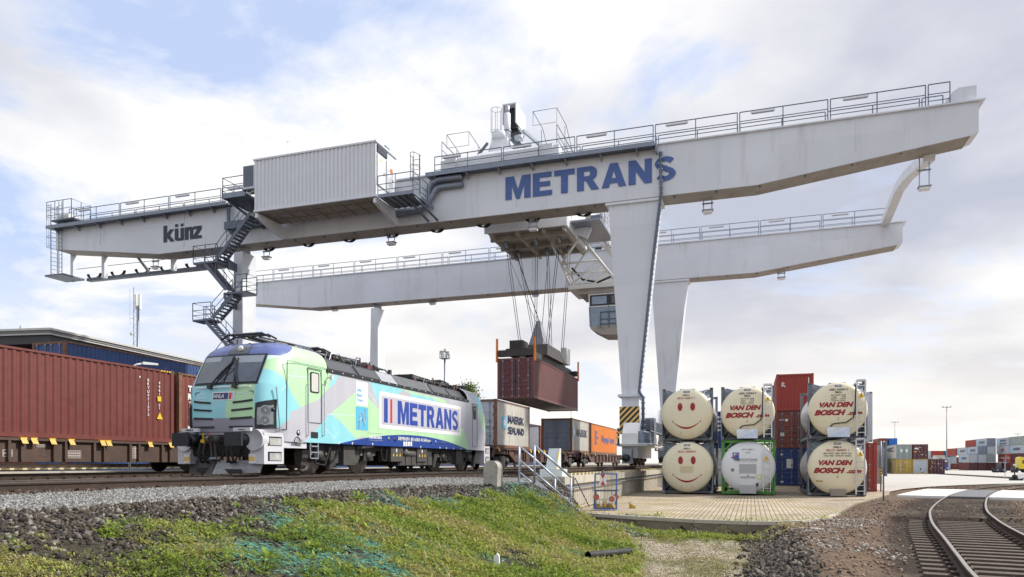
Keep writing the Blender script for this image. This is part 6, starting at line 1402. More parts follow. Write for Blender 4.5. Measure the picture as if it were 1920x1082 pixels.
        if kind == 'smile2': mb = MB(); dflat(mb, [(-.33, -.28), (.30, -.28), (.30, .05), (-.33, .05)], M('faded_patch', (.68, .57, .34), .5)); mb.build('faded_patch', t)
    elif kind.startswith('firm'):
        num, red_ = {'firm1': ('ABEU 360064 0', 0), 'firm2': ('ABEU 360054 2', 0), 'firm3': ('EKCU 360357 1', 1)}[kind]
        if not red_: txt(mb, num, 0, .85, .10, t_blk, .78); txt(mb, 'EMKA', 0, .73, .09, t_blk, .28)
        else: txt(mb, 'EMKA', 0, .87, .085, t_blk, .34); txt(mb, num, 0, .73, .095, t_red, .92)
        rows = ('MAX GROSS  36000', 'TARE        7500', 'MAWP     3.00 bar', 'CAPACITY 35.000 L')
        if red_: txt(mb, 'MAX GROSS  36000   MAWP  3 bar', 0, .60, .07, t_blk, 1.15, .01); txt(mb, 'TARE  7500   CAPACITY 35.000 L', 0, .49, .07, t_blk, 1.15, .01)
        else:
            for k, s in enumerate(rows): txt(mb, s, 0, .62 - k * .085, .055, t_blk, .60, .01)
        txt(mb, 'VAN DEN', -.78, .10, .23, t_red, 1.40, .06, .32, 'L'); txt(mb, 'BOSCH', -1.0, -.26, .255, t_red, 1.30, .065, .32, 'L'); txt(mb, '.com', .36, -.26, .14 if not red_ else .15, t_red, .62, .05, .25, 'L')
        mb.tube([dw(Vector((.0 + .03 * math.cos(a), 0, CZt - .42 + .05 * math.sin(a)))) for a in np.linspace(.6, 5.6, 9)], .007, t_blk, 4); mb.build('lettering', t)
        lad = MB(); x0, x1 = .74, 1.08
        for xx in (x0, x1): lad.bar((xx, -.06, .1), (xx, -.06, Hc - .02), .06, .035, alu)
        for zz in np.arange(.25, Hc, .26): lad.bar((x0, -.06, zz), (x1, -.06, zz), .04, .035, alu)
        lad.box(x0 - .02, x1 + .02, -.1, .3, Hc - .06, Hc - .02, alu); lad.build('ladder', t)
        s_ = MB(); s_.flat([(.78, -.085, 1.80), (1.04, -.085, 1.80), (.91, -.085, 2.03)], yellow); s_.bar((.90, -.09, 1.83), (.92, -.09, 1.96), .015, .01, black); s_.build('warning_sign', t)
        if not red_:
            h = MB(); h.tube([(.66, -.03, 2.45), (.69, -.05, 2.2), (.67, -.05, 1.3), (.60, -.04, .92), (.30, -.04, .70), (.0, -.04, .68), (-.25, -.03, .64), (-.34, -.02, .52)], .026, rubber, 7)
            h.box(.64, .73, -.03, .02, 1.2, 1.24, galv); h.build('hose', t)
            v = MB(); v.hexa([(-.45, -.10, .06), (.45, -.10, .06), (.45, .22, .06), (-.45, .22, .06), (-.50, -.06, .50), (.48, -.04, .50), (.48, .2, .50), (-.50, .2, .50)], steel); v.build('valve_box', t)
        else:
            v = MB(); v.box(-.30, .32, -.06, .22, .02, .33, M('valve_brown', (.30, .26, .23), .4, .4, var=.2)); v.build('valve_box', t)
            s_ = MB(); dflat(s_, [(-.88, -.66), (-.62, -.66), (-.62, -.57), (-.88, -.57)], yellow); dflat(s_, [(-.87, -.63), (-.63, -.63), (-.63, -.60), (-.87, -.60)], black, .004); s_.build('sticker', t)
    else:
        txt(mb, 'PDTU 140023 2', 0, .80, .075, M('ink_grey', (.2, .2, .2), .5), .56, .008); txt(mb, '22K2', 0, .66, .07, MATS['ink_grey'], .22, .005)
        txt(mb, 'H&S', -.50, .31, .10, t_blk, .28, .05); txt(mb, 'FOODTRANS', .04, .31, .10, t_blk, .74, .0); txt(mb, 'PURE FOOD LOGISTICS', -.08, .24, .035, MATS['ink_grey'], .95, .0); txt(mb, 'FOODSTUFF ONLY', 0, -.53, .10, t_blk, .70, .0)
        dflat(mb, [(-.05, -.42), (.05, -.42), (0, -.33)], MATS['ink_grey']); mb.build('lettering', t)
        mb = MB(); dflat(mb, [(-.70, .40), (-.40, .40), (-.40, .70), (-.70, .70)], M('logo_square', (.02, .12, .42), .4)); dflat(mb, [(-.78, .45), (-.60, .58), (-.44, .52), (-.44, .49), (-.58, .53), (-.74, .43)], t_red, .004); dflat(mb, [(-.66, .50), (-.55, .64), (-.42, .62), (-.42, .59), (-.54, .60), (-.64, .48)], orange, .004); mb.build('logo', t)
        mb = MB(); dflat(mb, [(-.40, -.30), (.38, -.30), (.38, .15), (-.40, .15)], M('notice_grey', (.42, .43, .43), .5, var=.2, vs=14)); dflat(mb, [(.40, -.58), (.60, -.58), (.60, -.34), (.40, -.34)], M('sticker_lime', (.62, .66, .08), .5)); dflat(mb, [(.44, -.53), (.56, -.53), (.56, -.40), (.44, -.40)], white, .003); dflat(mb, arc(-.70, -.13, .085, .085, 0, 360, 16)[:-1], galv); mb.build('notice', t)
        lad = MB(); x0, x1 = .68, 1.0
        for xx in (x0, x1): lad.bar((xx, -.03, .14), (xx, -.03, Hc - .1), .035, .03, alu)
        for zz in np.arange(.3, Hc - .1, .32): lad.bar((x0, -.03, zz), (x1, -.03, zz), .025, .025, alu)
        lad.build('ladder', t)
        s_ = MB(); s_.flat([(.70, -.07, 1.62), (.94, -.07, 1.62), (.82, -.07, 1.85)], yellow); s_.bar((.82, -.075, 1.66), (.83, -.075, 1.77), .02, .01, black); s_.build('warning_sign', t)
        v = MB(); v.box(-.38, .36, -.08, .25, .06, .46, M('valve_grey', (.42, .43, .44), .35, .5, var=.15)); v.box(.36, .46, -.04, .1, .40, .55, black); v.build('valve_box', t)
tank('cream tank with red smiling face, upper of the left tank stack', -2.98, 35.85, 2.60, cream, fr_grey, tank_silver, 'smile1')
tank('cream tank with red smiling face and a faded patch, lower of the left tank stack', -2.95, 35.80, 0., cream, fr_grey, tank_silver, 'smile2')
tank('cream tank with slanted red lettering on top of the white tank', -.16, 35.75, 2.60, cream, fr_grey, tank_silver, 'firm1')
tank('white tank in a bright green frame at the bottom of the middle stack', -.13, 35.70, 0., tankw, fr_green, tankw, 'white')
tank('cream tank with slanted red lettering and black hose, upper of the right tank stack', 3.72, 35.15, 2.60, cream, fr_grey, tank_silver, 'firm2')
tank('cream tank with slanted red lettering and red code, lower of the right tank stack', 3.68, 35.10, 0., cream, fr_grey, tank_silver, 'firm3')
# containers behind the tanks
def sideA(r, L, Hc): lett(r, [patch_front(.86, .93, 1.2, 2.3, white, .02), lambda mb: [mb.bar((-.85 + a, -.012, 1.70 + c), (-.85 + a2, -.012, 1.70 + c2), .07, .01, white, up=(0, 1, 0)) for a, c, a2, c2 in ((0, 0, .02, .32), (.02, .17, .22, -.02), (.08, .28, .16, .18))]])
container((redb, redb, redb), 'bright red container with a plain corrugated end on top of the stack behind the tanks', 2.92, 54.0, 5.22 - .07, extra=sideA, solid_front=True)
def stick(r, L, Hc): lett(r, [lambda mb: mb.disc((-.55, -.008, 1.95), .11, 'y', .006, white, 14), patch_front(-.95, -.7, .85, 1.1, dirty_white, .02), patch_front(-1.02, -.72, 1.96, 2.02, dirty_white, .02)], 'sticker')
container((brownr, brownr, brownr), 'brown-red container with closed doors, middle of the stack behind the tanks', 2.92, 54.0, 2.60 - .07, extra=stick)
container((bluedk, bluedk, bluedk), 'dark blue container with white notices at the bottom behind the tanks', 2.92, 54.0, -.07, extra=lambda r, L, Hc: lett(r, [lambda mb: mb.disc((-.85, -.008, 2.15), .09, 'y', .006, white, 12), patch_front(-.55, -.15, 1.2, 1.85, dirty_white, .02), patch_front(.35, .70, 1.2, 1.85, dirty_white, .02), patch_front(-.95, -.75, .2, .3, white, .02)], 'sticker'))
container((bluedk, bluedk, bluedk), 'blue container seen through the slit between two tank stacks', -1.45, 52.5, 2.53, solid_front=True, extra=lambda r, L, Hc: lett(r, [patch_front(-.95 + .18 * j, -.95 + .18 * j + .12, 2.1 - .3 * k, 2.25 - .3 * k, white, .02) for k in range(4) for j in range(9)]))
container((greyl, greyl, greyl), 'pale grey container at the bottom of the slit between two tank stacks', -1.45, 52.5, -.06)
container((redb, redb, redb), 'red container at ground level right of the tanks, mostly hidden', 5.08, 42.0, -.02)
container((whitec, whitec, greyl), 'white container end above the red one, right of the tanks', 4.72, 41.0, 2.58, solid_front=True)
container((maroon_d, maroon_d, maroon_d), 'tall maroon container edge standing behind the white container end', 5.62, 48.6, 2.75)
container((maroon_d, maroon_d, maroon_d), 'maroon container at the foot of the maroon pair behind the tanks', 5.62, 48.6, .14)
pale_bx = paint('khaki', (.36, .33, .25), (.2, .13, .07), .4)
container((pale_bx, pale_bx, pale_bx), 'weathered khaki container at ground level just right of the tanks', 8.2, 60.5, -.12)
# ---------------------------------------------------------------- distant container stacks on the right
RUSTM = M("rust_mark", (.14, .07, .03), .8)
def far(key, label, x, y, tier, L=L40, extra=None, group='containers in the far stacks', x_off=0, **kw):
    d = -SN * x + CS * y; z = -.0048 * max(0, d - 38)
    return container(key, label, x, y, z + 2.60 * tier, group, L, 2.591, extra, rods=kw.pop('rods', False), **kw)
F1 = 141.9; z1 = (25.55, 28.10, 30.66)
def seals(n, seed):
    def f(r, L, Hc):
        rr = random.Random(seed); it = []
        for k in range(n): a = rr.uniform(-1, .8); b2 = rr.uniform(.5, 2.1); it.append(patch_front(a, a + rr.uniform(.06, .22), b2, b2 + rr.uniform(.06, .16), rr.choice([white, white, yellow, dirty_white]), .02))
        lett(r, it, 'sticker')
    return f
far((beige, yellowc, yellowc), 'mustard yellow container at the bottom left of the mid-distance stack', z1[0], F1, 0, rods=True, extra=lambda r, L, Hc: (seals(7, 3)(r, L, Hc), lett(r, [patch_left(4.6, 6.4, .5, 2.0, black)])))
far((greyl, greyl, yellowc), 'pale grey container end with yellowish corner posts in the bottom row of the mid-distance stack', z1[1], F1, 0, solid_front=True, extra=lambda r, L, Hc: lett(r, [patch_front(-.02, .12, .7, 1.05, black, .0), patch_front(.2, .5, .22, .32, RUSTM, .0)], 'sticker'))

far((maroon_d, maroon_d, maroon_d), 'maroon container with white markings at the bottom right of the mid-distance stack', z1[2], F1, 0, rods=True, extra=seals(10, 5))
far((greyw, teal, teal), 'white-sided container with grey doors and black side lettering, above the mustard one', z1[0], F1, 1, rods=True, extra=lambda r, L, Hc: lett(r, [tx_left('MSC', 9.8, 1.3, .85, navyt, 7.5, .05), patch_front(-.55, -.2, 1.2, 1.75, white, .02), patch_front(.25, .6, 1.2, 1.75, white, .02)]))
far((maroon_d, maroon_d, maroon_d), 'maroon container with yellow plate on the pale grey end container', z1[1], F1, 1, rods=True, extra=lambda r, L, Hc: (seals(9, 8)(r, L, Hc), lett(r, [patch_front(-.98, -.55, 1.2, 1.36, yellow, .025), patch_front(-.9, -.3, 1.7, 1.95, white, .025)])))
for u_, kk, lab in ((1674.5, (blueb, blueb, blueb), 'bright blue container'), (1656, (brownr, brownr, brownr), 'brown-red container')):
    q_ = atd(u_, 880, 232)
    for t_ in range(4): far(kk if t_ == 3 else ((greyl, greyl, greyl), (maroon, maroon, maroon), (teal, teal, teal))[t_], (lab + ' on top of the tall stack behind the mid-distance stack') if t_ == 3 else f'{("pale grey", "maroon", "grey-green")[t_]} container {("at the foot", "second from the ground", "third from the ground")[t_]} under the {lab}', q_.x, q_.y, t_, solid_front=True)
far((teal, teal, teal), 'grey-green container end behind the road sign', z1[0] - 3.8, F1 + 4.2, 1, solid_front=True)
far((pale_bx, pale_bx, pale_bx), 'khaki container at ground level behind the road sign', z1[0] - 3.8, F1 + 4.2, 0)
# back row seen over the maroon box
def fat(u, v, Y): p = atd(u, v, Y); return p.x, p.y
for key, u, tiers, lab in (((greyl, greyl, greyl), 1733, (0, 1, 2), 'pale grey container'), ((redb, redb, redb), 1744, (0, 1, 2), 'red container'), ((redb, redb, redb), 1756.5, (0, 1, 2), 'dull red container'), ((bluec, bluec, bluec), 1769, (0, 1, 2), 'blue container'), ((greyd, greyd, greyd), 1781, (0, 1, 2), 'dark slate container'), ((maroon, maroon, maroon), 1793, (0, 1), 'maroon container')):
    p = fat(u, 875, 300)
    for t_ in tiers:
        kk = key if t_ == max(tiers) else ((maroon, maroon, maroon) if t_ == 0 else (greyc, greyc, greyc))
        nm = lab if t_ == max(tiers) else ('maroon container' if t_ == 0 else 'grey container')
        far(kk, f'{nm} in the farthest row, {("bottom", "middle", "top")[t_] if len(tiers) == 3 else ("lower", "upper")[t_]} of the {lab} stack', p[0] + 1.2, p[1], t_, solid_front=True)
# large grey block at the right edge
BX = (68.2, 70.75, 73.3); BY = 267.8
def mk(r, L, Hc): lett(r, [tx_left('MAERSK', 8.6, .95, .85, navyt, 6.2, .04), patch_left(9.2, 10.9, .6, 2.0, skyb)])
def mk2(r, L, Hc): lett(r, [tx_left('MAERSK', 8.6, 1.4, .65, navyt, 6.2, .04), tx_left('SEALAND', 8.6, .5, .6, navyt, 6.2, .04), patch_left(9.2, 10.9, .6, 2.0, skyb)])
mar = (maroon, maroon_d, maroon_d); gry = (greyl, greyc, greyc); slt = (greyl, greyd, greyd)
cl = ('left', 'middle', 'right')
far(mar, 'maroon container at the bottom left corner of the large grey stack', BX[0], BY, 0, rods=True)
far(mar, 'maroon container at ground level between two others in the front of the large grey stack', BX[1], BY, 0, rods=True)
far((maroon_d, maroon_d, maroon_d), 'maroon container at ground level, right end of the front of the large grey stack', BX[2], BY, 0, solid_front=True)
far(gry, 'grey container with dark lettering above the bottom left maroon box', BX[0], BY, 1, solid_front=True, extra=mk)
far(gry, 'plain grey container end in the second tier, middle column of the large stack', BX[1], BY, 1, solid_front=True)
far((teal, greyc, greyc), 'plain grey container end in the second tier, right column of the large stack', BX[2], BY, 1, solid_front=True)
far(slt, 'grey container with slate doors in the third tier of the large stack', BX[1], BY, 2, rods=True, extra=mk)
far(gry, 'grey container end in the third tier beside the slate doors', BX[2], BY, 2, solid_front=True)
far(gry, 'grey lettered container behind the slate doored one in the third tier', BX[1], BY + 12.4, 2, solid_front=True, extra=mk)
far(slt, 'grey container with slate doors on the very top of the large stack', BX[2], BY, 3, rods=True, extra=mk)
far((redb, redb, redb), 'red container peeking out behind the topmost slate doored container', BX[2], BY + 12.6, 3, solid_front=True)
far((redb, redb, redb), 'red container in the third tier at the far left of the large stack', BX[1] - .2, BY + 25, 2, solid_front=True)
far((whitec, greyl, greyl), 'whitish container in the lower tier left of the large grey stack', BX[0] - 4.4, BY + 14, 0, L=L20, solid_front=True)
far((greyw, greyw, greyw), 'off-white container with faded dark mark in the second tier left of the large stack', BX[0] - 5.2, BY + 18, 1, L=L20, solid_front=True, extra=lambda r, L, Hc: lett(r, [patch_front(-.5, .5, .7, 1.7, M('faded_mark', (.33, .33, .31), .7), .0)], 'sticker'))
B2 = 76.6 + W2; Y2a, Y2b = 262.5, 250.0
far((maroon, maroon, maroon), 'brown container at ground level in the rear of the right-hand stack', B2, Y2a, 0)
far((redb, redb, redb), 'red container with white lettering in the second tier of the right-hand stack', B2 - .15, Y2a - 2, 1, extra=lambda r, L, Hc: lett(r, [tx_left('HAMBURG', 10.6, 1.0, .7, white, 5, .02), tx_left('SUD', 3.4, 1.0, .7, white, 2.4, .02), lambda mb: mb.flat([(-W2 + .01, 5.2, .5), (-W2 + .01, 4.6, .5), (-W2 + .01, 3.9, 2.2), (-W2 + .01, 4.5, 2.2)], white)]))
far(gry, 'grey container with red and blue emblem in the third tier of the right-hand stack', B2, Y2a, 2, extra=lambda r, L, Hc: lett(r, [patch_left(6.4, 7.8, .9, 1.8, hl), patch_left(4.4, 6.2, .8, 1.9, red)]))
far(gry, 'grey container with two lines of lettering on top of the right-hand stack', B2, Y2a, 3, extra=mk2)
far((brownr, brownr, brownr), 'brown-red container at ground level nearest the yellow truck', B2, Y2b, 0)
far((maroon_d, maroon_d, maroon_d), 'maroon container above the brown-red one behind the yellow truck', B2, Y2b, 1)
far(gry, 'lettered grey container in the third tier at the right edge of the picture', B2, Y2b, 2, extra=mk)
far((teal, pale_bx, pale_bx), 'plain grey container with khaki end on top at the right edge of the picture', B2, Y2b, 3)
far((greyl, skyb, skyb), 'pale container with light blue end at ground level beside the brown one', BX[2] + 2.6, BY + 2, 0, solid_front=True)
# trucks
def truck_front(x, y, z):
    t = thing('truck', 'blue truck facing the camera beside the maroon container', 'truck', (x, y, z)); bl = M('truck_blue', (.03, .06, .30), .35); 
    mb = MB(); mb.prism([(x - 1.25, z + .5), (x + 1.25, z + .5), (x + 1.25, z + 2.9), (x + 1.1, z + 3.4), (x - 1.1, z + 3.4), (x - 1.25, z + 2.9)], 'y', y, y + 2.2, bl); mb.build('cab', t)
    mb = MB(); mb.box(x - 1.1, x + 1.1, y - .03, y, z + 1.85, z + 2.65, glass); mb.build('windscreen', t)
    mb = MB(); mb.box(x - 1.0, x + 1.0, y - .03, y, z + 2.75, z + 3.1, white); mb.build('roof_panel', t)
    for s in (-1, 1): mb = MB(); mb.box(x + s * .95 - .2, x + s * .95 + .2, y - .04, y, z + .65, z + .85, white); mb.build('headlight', t)
    for s in (-1, 1):
        for yy in (y + .9, y + 5.5): mb = MB(); mb.disc((x + s * 1.05 - .15, yy, z + .5), .5, 'x', .3, rubber, 18); mb.build('wheel', t)
    mb = MB(); mb.box(x - .5, x + .5, y + 2.2, y + 7, z + .7, z + 1.0, under); mb.box(x - 1.2, x + 1.2, y - .04, y, z + .45, z + .62, under); mb.build('chassis', t)
p = atd(1769.5, 882, 225); truck_front(p.x, p.y, float(yardz(p.x, p.y)))
p = atd(1911, 887, 150); tz_ = float(yardz(p.x, p.y)); ty_ = M('truck_yellow', (.72, .55, .03), .35)
t = thing('truck', 'yellow truck with an empty dark chassis at the right edge of the picture', 'truck', (p.x, p.y, tz_)); x, y, z = p.x, p.y, tz_
mb = MB(); mb.prism([(x, z + .8), (x + 2.3, z + .8), (x + 2.3, z + 2.2), (x + 2.1, z + 3.1), (x + .4, z + 3.3), (x, z + 3.1)], 'y', y, y + 2.4, ty_); mb.build('cab', t)
mb = MB(); mb.box(x + .55, x + 1.2, y - .03, y, z + 1.9, z + 2.6, glass); mb.box(x + 1.35, x + 1.9, y - .03, y, z + 1.9, z + 2.6, glass); mb.build('window', t)
mb = MB(); mb.box(x - 4.5, x + .2, y + .7, y + 1.7, z + .75, z + 1.05, under); mb.box(x - .2, x + 2.2, y + .1, y + 2.3, z + .5, z + .8, under); mb.box(x - 1.4, x - .5, y + .2, y + .7, z + .6, z + 1.0, steel_dark); mb.build('chassis', t)
for xx in (-3.9, -2.7, 1.4):
    for yy in (0, 2.0): mb = MB(); mb.disc((x + xx, y + yy, z + .5), .5, 'y', .35, rubber, 18); mb.disc((x + xx, y + yy - .01, z + .5), .25, 'y', .02, galv, 12); mb.build('wheel', t)
# lamp masts
def mast(label, u, v, Y, r=.14, heads=3, w=1.6):
    p = atd(u, v, Y); z0 = float(yardz(p.x, p.y)); t = thing('lamp_mast', label, 'lamp mast', (p.x, p.y, z0))
    mb = MB(); mb.tube([(p.x, p.y, z0), (p.x, p.y, p.z)], [r, r * .6], M('mast_grey', (.40, .38, .35), .5, .3), 8); mb.build('pole', t)
    mb = MB(); mb.box(p.x - w / 2, p.x + w / 2, p.y - .1, p.y + .1, p.z - .08, p.z + .05, galv); mb.build('cross_arm', t)
    for k in range(heads):
        xx = p.x + w * (k / max(1, heads - 1) - .5); mb = MB(); mb.hexa([(xx - .25, p.y - .35, p.z + .05), (xx + .25, p.y - .35, p.z + .05), (xx + .25, p.y + .25, p.z + .05), (xx - .25, p.y + .25, p.z + .05), (xx - .2, p.y - .45, p.z + .45), (xx + .2, p.y - .45, p.z + .45), (xx + .2, p.y + .1, p.z + .6), (xx - .2, p.y + .1, p.z + .6)], dirty_white); mb.build('lamp_head', t)
    return t
mast('tallest floodlight mast on the right rising beyond the blue truck', 1775, 764, 240, .22, 3, 2.4); mast('thin floodlight mast behind the mid-distance container stack', 1678, 792, 330, .2, 3, 2.6); mast('faint floodlight mast above the stack at the right edge', 1908, 814, 430, .2, 3, 3)
mast('slim lamp post with a T-shaped head beyond the hanging container', 1071, 758, 140, .12, 2, 1.8)
p = atd(834, 673, 95); z0 = .4; t = thing('lamp_mast', 'floodlight mast with a caged lamp platform behind the locomotive', 'lamp mast', (p.x, p.y, z0)); x, y = p.x, p.y
mb = MB(); mb.tube([(x, y, z0), (x, y, p.z)], [.2, .12], galv, 8); mb.build('pole', t)
mb = MB(); mb.box(x - .55, x + .55, y - .5, y + .5, p.z, p.z + .06, galv); railing(mb, [(x - .5, y - .5, p.z), (x + .5, y - .5, p.z), (x + .5, y + .5, p.z), (x - .5, y + .5, p.z), (x - .5, y - .5, p.z)], .9, galv, .5, r=.035); mb.build('platform', t)
for a, b2 in ((-.45, .7), (.1, .9), (.55, .55)): mb = MB(); mb.box(x + a - .2, x + a + .2, y - .2, y + .1, p.z + b2, p.z + b2 + .4, dirty_white); mb.tube([(x + a, y, p.z), (x + a, y, p.z + b2)], .03, galv, 5); mb.build('lamp_head', t)
# curved street lamp between the dark red train and the blue containers
p = atx(243, 690, -29); t = thing('street_lamp', 'white street lamp with a curved arm behind the dark red container', 'street lamp', (p.x, p.y, .5))
mb = MB(); mb.tube([(p.x, p.y, .5), (p.x, p.y, p.z - .2), (p.x + .05, p.y + .05, p.z), (p.x + .22, p.y + .2, p.z + .18), (p.x + .45, p.y + .45, p.z + .26)], .05, white, 8); mb.build('pole', t)
mb = MB(); mb.hexa([(p.x + .36, p.y + .42, p.z + .2), (p.x + .5, p.y + .34, p.z + .2), (p.x + .95, p.y + .85, p.z + .2), (p.x + .85, p.y + .95, p.z + .2), (p.x + .38, p.y + .42, p.z + .34), (p.x + .48, p.y + .36, p.z + .34), (p.x + .93, p.y + .85, p.z + .3), (p.x + .85, p.y + .93, p.z + .3)], white); mb.build('lamp_head', t)
# lattice radio mast and rooftop aerial
p = atd(257, 640, 125); zt = atd(257, 553, 125).z; t = thing('radio_mast', 'lattice radio mast with panel aerials standing beyond the office building', 'radio mast', (p.x, p.y, 0)); x, y = p.x, p.y
mb = MB(); c3_ = [(x - .75, y), (x + .5, y - .3), (x + .2, y + .7)]
for a, b2 in c3_[:1]: mb.tube([(a, b2, 0), (a, b2, zt + 1.4)], .06, galv, 5)
mb.tube([(x + .5, y - .3, 0), (x + .5, y - .3, zt - 2)], .22, galv, 8); mb.tube([(x + .05, y, 0), (x + .05, y, zt - 2)], .10, galv, 6); zz = 0.
while zz < zt: mb.tube([(x - .75, y, zz), (x + .05, y, zz + .7), (x - .75, y, zz + 1.4)], .03, galv, 4); zz += 1.4
mb.tube([(x - 1.6, y, zt - 5), (x - 1.6, y, zt + 1.2)], .025, galv, 4); mb.bar((x - 1.6, y, zt - 4), (x - .75, y, zt - 4), .05, .05, galv); mb.build('lattice', t)
for a, b2 in ((.0, -.3), (.75, -.2), (.35, .4)): mb = MB(); mb.box(x + a - .18, x + a + .18, y + b2 - .1, y + b2 + .1, zt - 2.6, zt, dirty_white); mb.build('panel_aerial', t)
mb = MB(); mb.tube([(x + .5, y - .3, zt - 5.5), (x + .75, y - .3, zt - 4.2), (x + .75, y - .3, zt - 2.4)], .07, galv, 6); mb.disc((x - 1.0, y - .2, zt * .78), .3, 'y', -.15, dirty_white, 12); mb.build('dish_aerial', t)
# office building with the wide flat roof
O = Vector((-44.2, 35.7, 0)); dS = Vector((-1.8, 15.8, 0)).normalized(); dF = Vector((-3.7, -.6, 0)).normalized()
bl = thing('office_building', 'flat-roofed brick office building with a wide dark overhanging roof behind the containers', 'building', (O.x, O.y, .3)); ZT = 10.5
roof_pale = M('roof_metal', (.58, .57, .53), .45, .2, var=.06); soff = M('soffit_dark', (.075, .075, .08), .8, var=.1); brick = M('brick_wall', (.17, .06, .04), .85, var=.25, vs=3)
def quadbox(mb, a0, a1, b0, b2, z0, z1, m):  # along dS a0..a1, along dF b0..b2
    P_ = lambda a, b3, z: O + dS * a + dF * b3 + Z3 * z
    mb.hexa([P_(a0, b0, z0), P_(a0, b2, z0), P_(a1, b2, z0), P_(a1, b0, z0), P_(a0, b0, z1), P_(a0, b2, z1), P_(a1, b2, z1), P_(a1, b0, z1)], m)
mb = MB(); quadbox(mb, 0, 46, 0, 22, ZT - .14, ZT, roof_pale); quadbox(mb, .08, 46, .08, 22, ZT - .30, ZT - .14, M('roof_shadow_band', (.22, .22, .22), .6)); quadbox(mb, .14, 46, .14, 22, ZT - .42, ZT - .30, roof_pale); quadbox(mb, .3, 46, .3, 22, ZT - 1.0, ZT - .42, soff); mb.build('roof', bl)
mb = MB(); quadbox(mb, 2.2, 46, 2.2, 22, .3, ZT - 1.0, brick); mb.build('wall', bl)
mb = MB(); quadbox(mb, 2.1, 2.2, 6.5, 9.5, ZT - 2.6, ZT - 1.3, glass); mb.build('window', bl)
mb = MB(); quadbox(mb, 2.05, 2.2, 4.6, 6.2, ZT - 3.4, ZT - 1.3, white); mb.build('window', bl)
for a in range(6): mb = MB(); quadbox(mb, 5 + a * 6, 8.5 + a * 6, 2.1, 2.2, ZT - 3.4, ZT - 1.5, glass); mb.build('window', bl)
mb = MB(); q = O + dS * .5 + dF * .5; mb.tube([(q.x, q.y, .3), (q.x, q.y, ZT - 1.)], .09, steel_dark, 8); mb.build('column', bl)
p = atd(38, 614, 55); t = thing('roof_aerial', 'small rooftop aerial with dishes on the office building', 'aerial', (p.x, p.y, ZT)); x, y = p.x, p.y
mb = MB(); mb.tube([(x, y, ZT - .05), (x, y, ZT + 1.5)], .04, galv, 6); mb.tube([(x - .2, y, ZT), (x, y, ZT + .5)], .025, galv, 5); mb.tube([(x + .2, y, ZT), (x, y, ZT + .5)], .025, galv, 5); mb.build('pole', t)
for a, b2 in ((-.15, .85), (.22, .7), (-.1, .45)): mb = MB(); mb.disc((x + a, y - .1, ZT + b2), .11, 'y', -.08, dirty_white, 10); mb.build('dish_aerial', t)
# ---------------------------------------------------------------- small things
# boundary stone
p = atz(924, 909, .95); x, y = p.x, p.y; mb = MB(); n = 14
pr = [(x - .19, .6), (x + .19, .6), (x + .2, 1.38)] + [(x + .2 * math.cos(a), 1.38 + .16 * math.sin(a)) for a in np.linspace(.2, math.pi - .2, 9)] + [(x - .2, 1.38)]
mb.prism(pr, 'y', y - .11, y + .11, stone_conc); o = mb.build('marker_stone', None, loc=(x, y, .95)); tag(o, 'weathered round-topped concrete marker stone on the grey gravel', 'marker stone'); o.rotation_euler = (0, R(2), R(-18))
bv = o.modifiers.new('b', 'BEVEL'); bv.width = .025; bv.segments = 2
# steel stairs down the bank
st = thing('steel_stairs', 'short grey steel stairs with handrails leading down to the paved yard', 'stairs', (-5.45, 18.3, .95))
pA, pB = Vector((-5.45, 18.3, .97)), Vector((-4.62, 19.3, .06)); wd = Vector((-.76, .63, 0)).normalized()
mb = MB()
for o_ in (Vector(), wd * .75): mb.bar(pA + o_, pB + o_, .05, .2, galv_lt)
mb.build('stringer', st)
mb = MB()
dd = (pB - pA); dh = Vector((dd.x, dd.y, 0)).normalized()
for i in range(5):
    c = pA.lerp(pB, (i + .3) / 5) + wd * .375 + Z3 * .05; s = MB(); a = dh * .12; b2 = wd * .35; q = Z3 * .02
    s.hexa([c - a - b2 - q, c + a - b2 - q, c + a + b2 - q, c - a + b2 - q, c - a - b2 + q, c + a - b2 + q, c + a + b2 + q, c - a + b2 + q], galv_lt); s.build('tread', st)
for o_ in (Vector(), wd * .75):
    s = MB(); up_ = Z3 * 1.0
    s.tube([pA + o_, pA + o_ + up_], .03, galv_lt, 8); s.tube([pB + o_ - dh * .1 + Z3 * .1, pB + o_ - dh * .1 + up_], .03, galv_lt, 8)
    for f in (1., .62, .28): s.tube([pA + o_ + up_ * f, pB + o_ - dh * .1 + Z3 * .05 + up_ * f], .024 if f < 1 else .03, galv_lt, 8)
    s.build('handrail', st)
# blue rack with signal discs and wheel chocks
p = atz(1136, 957, 0); x, y = p.x, p.y; t = thing('tool_rack', 'blue steel rack hung with red and white signal discs on the paving', 'rack', (x, y, 0)); fx = Vector((.80, .6, 0)).normalized(); fx = Vector((CS, SN, 0)); fy = Vector((-SN, CS, 0))
def L_(a, b2, z): return Vector((x, y, 0)) + fx * a + fy * b2 + Z3 * z
mb = MB()
for s in (-.34, .34):
    mb.bar(L_(s, 0, .03), L_(s, 0, 1.16), .04, .04, blue_steel); mb.bar(L_(s, .0, .05), L_(s, .42, .05), .04, .04, blue_steel); mb.bar(L_(s, .42, .05), L_(s, .0, .62), .03, .03, blue_steel)
for z in (.05, .62, 1.15): mb.bar(L_(-.34, 0, z), L_(.34, 0, z), .04, .04, blue_steel)
mb.bar(L_(-.34, .42, .05), L_(.34, .42, .05), .04, .04, blue_steel); mb.bar(L_(-.42, -.02, .64), L_(.42, -.02, .64), .05, .03, steel_dark); mb.build('frame', t)
mb = MB()
for k in range(7): a = -.3 + .1 * k; mb.tube([L_(a, -.01, .08), L_(a, -.01, .36)], .008, galv, 4)
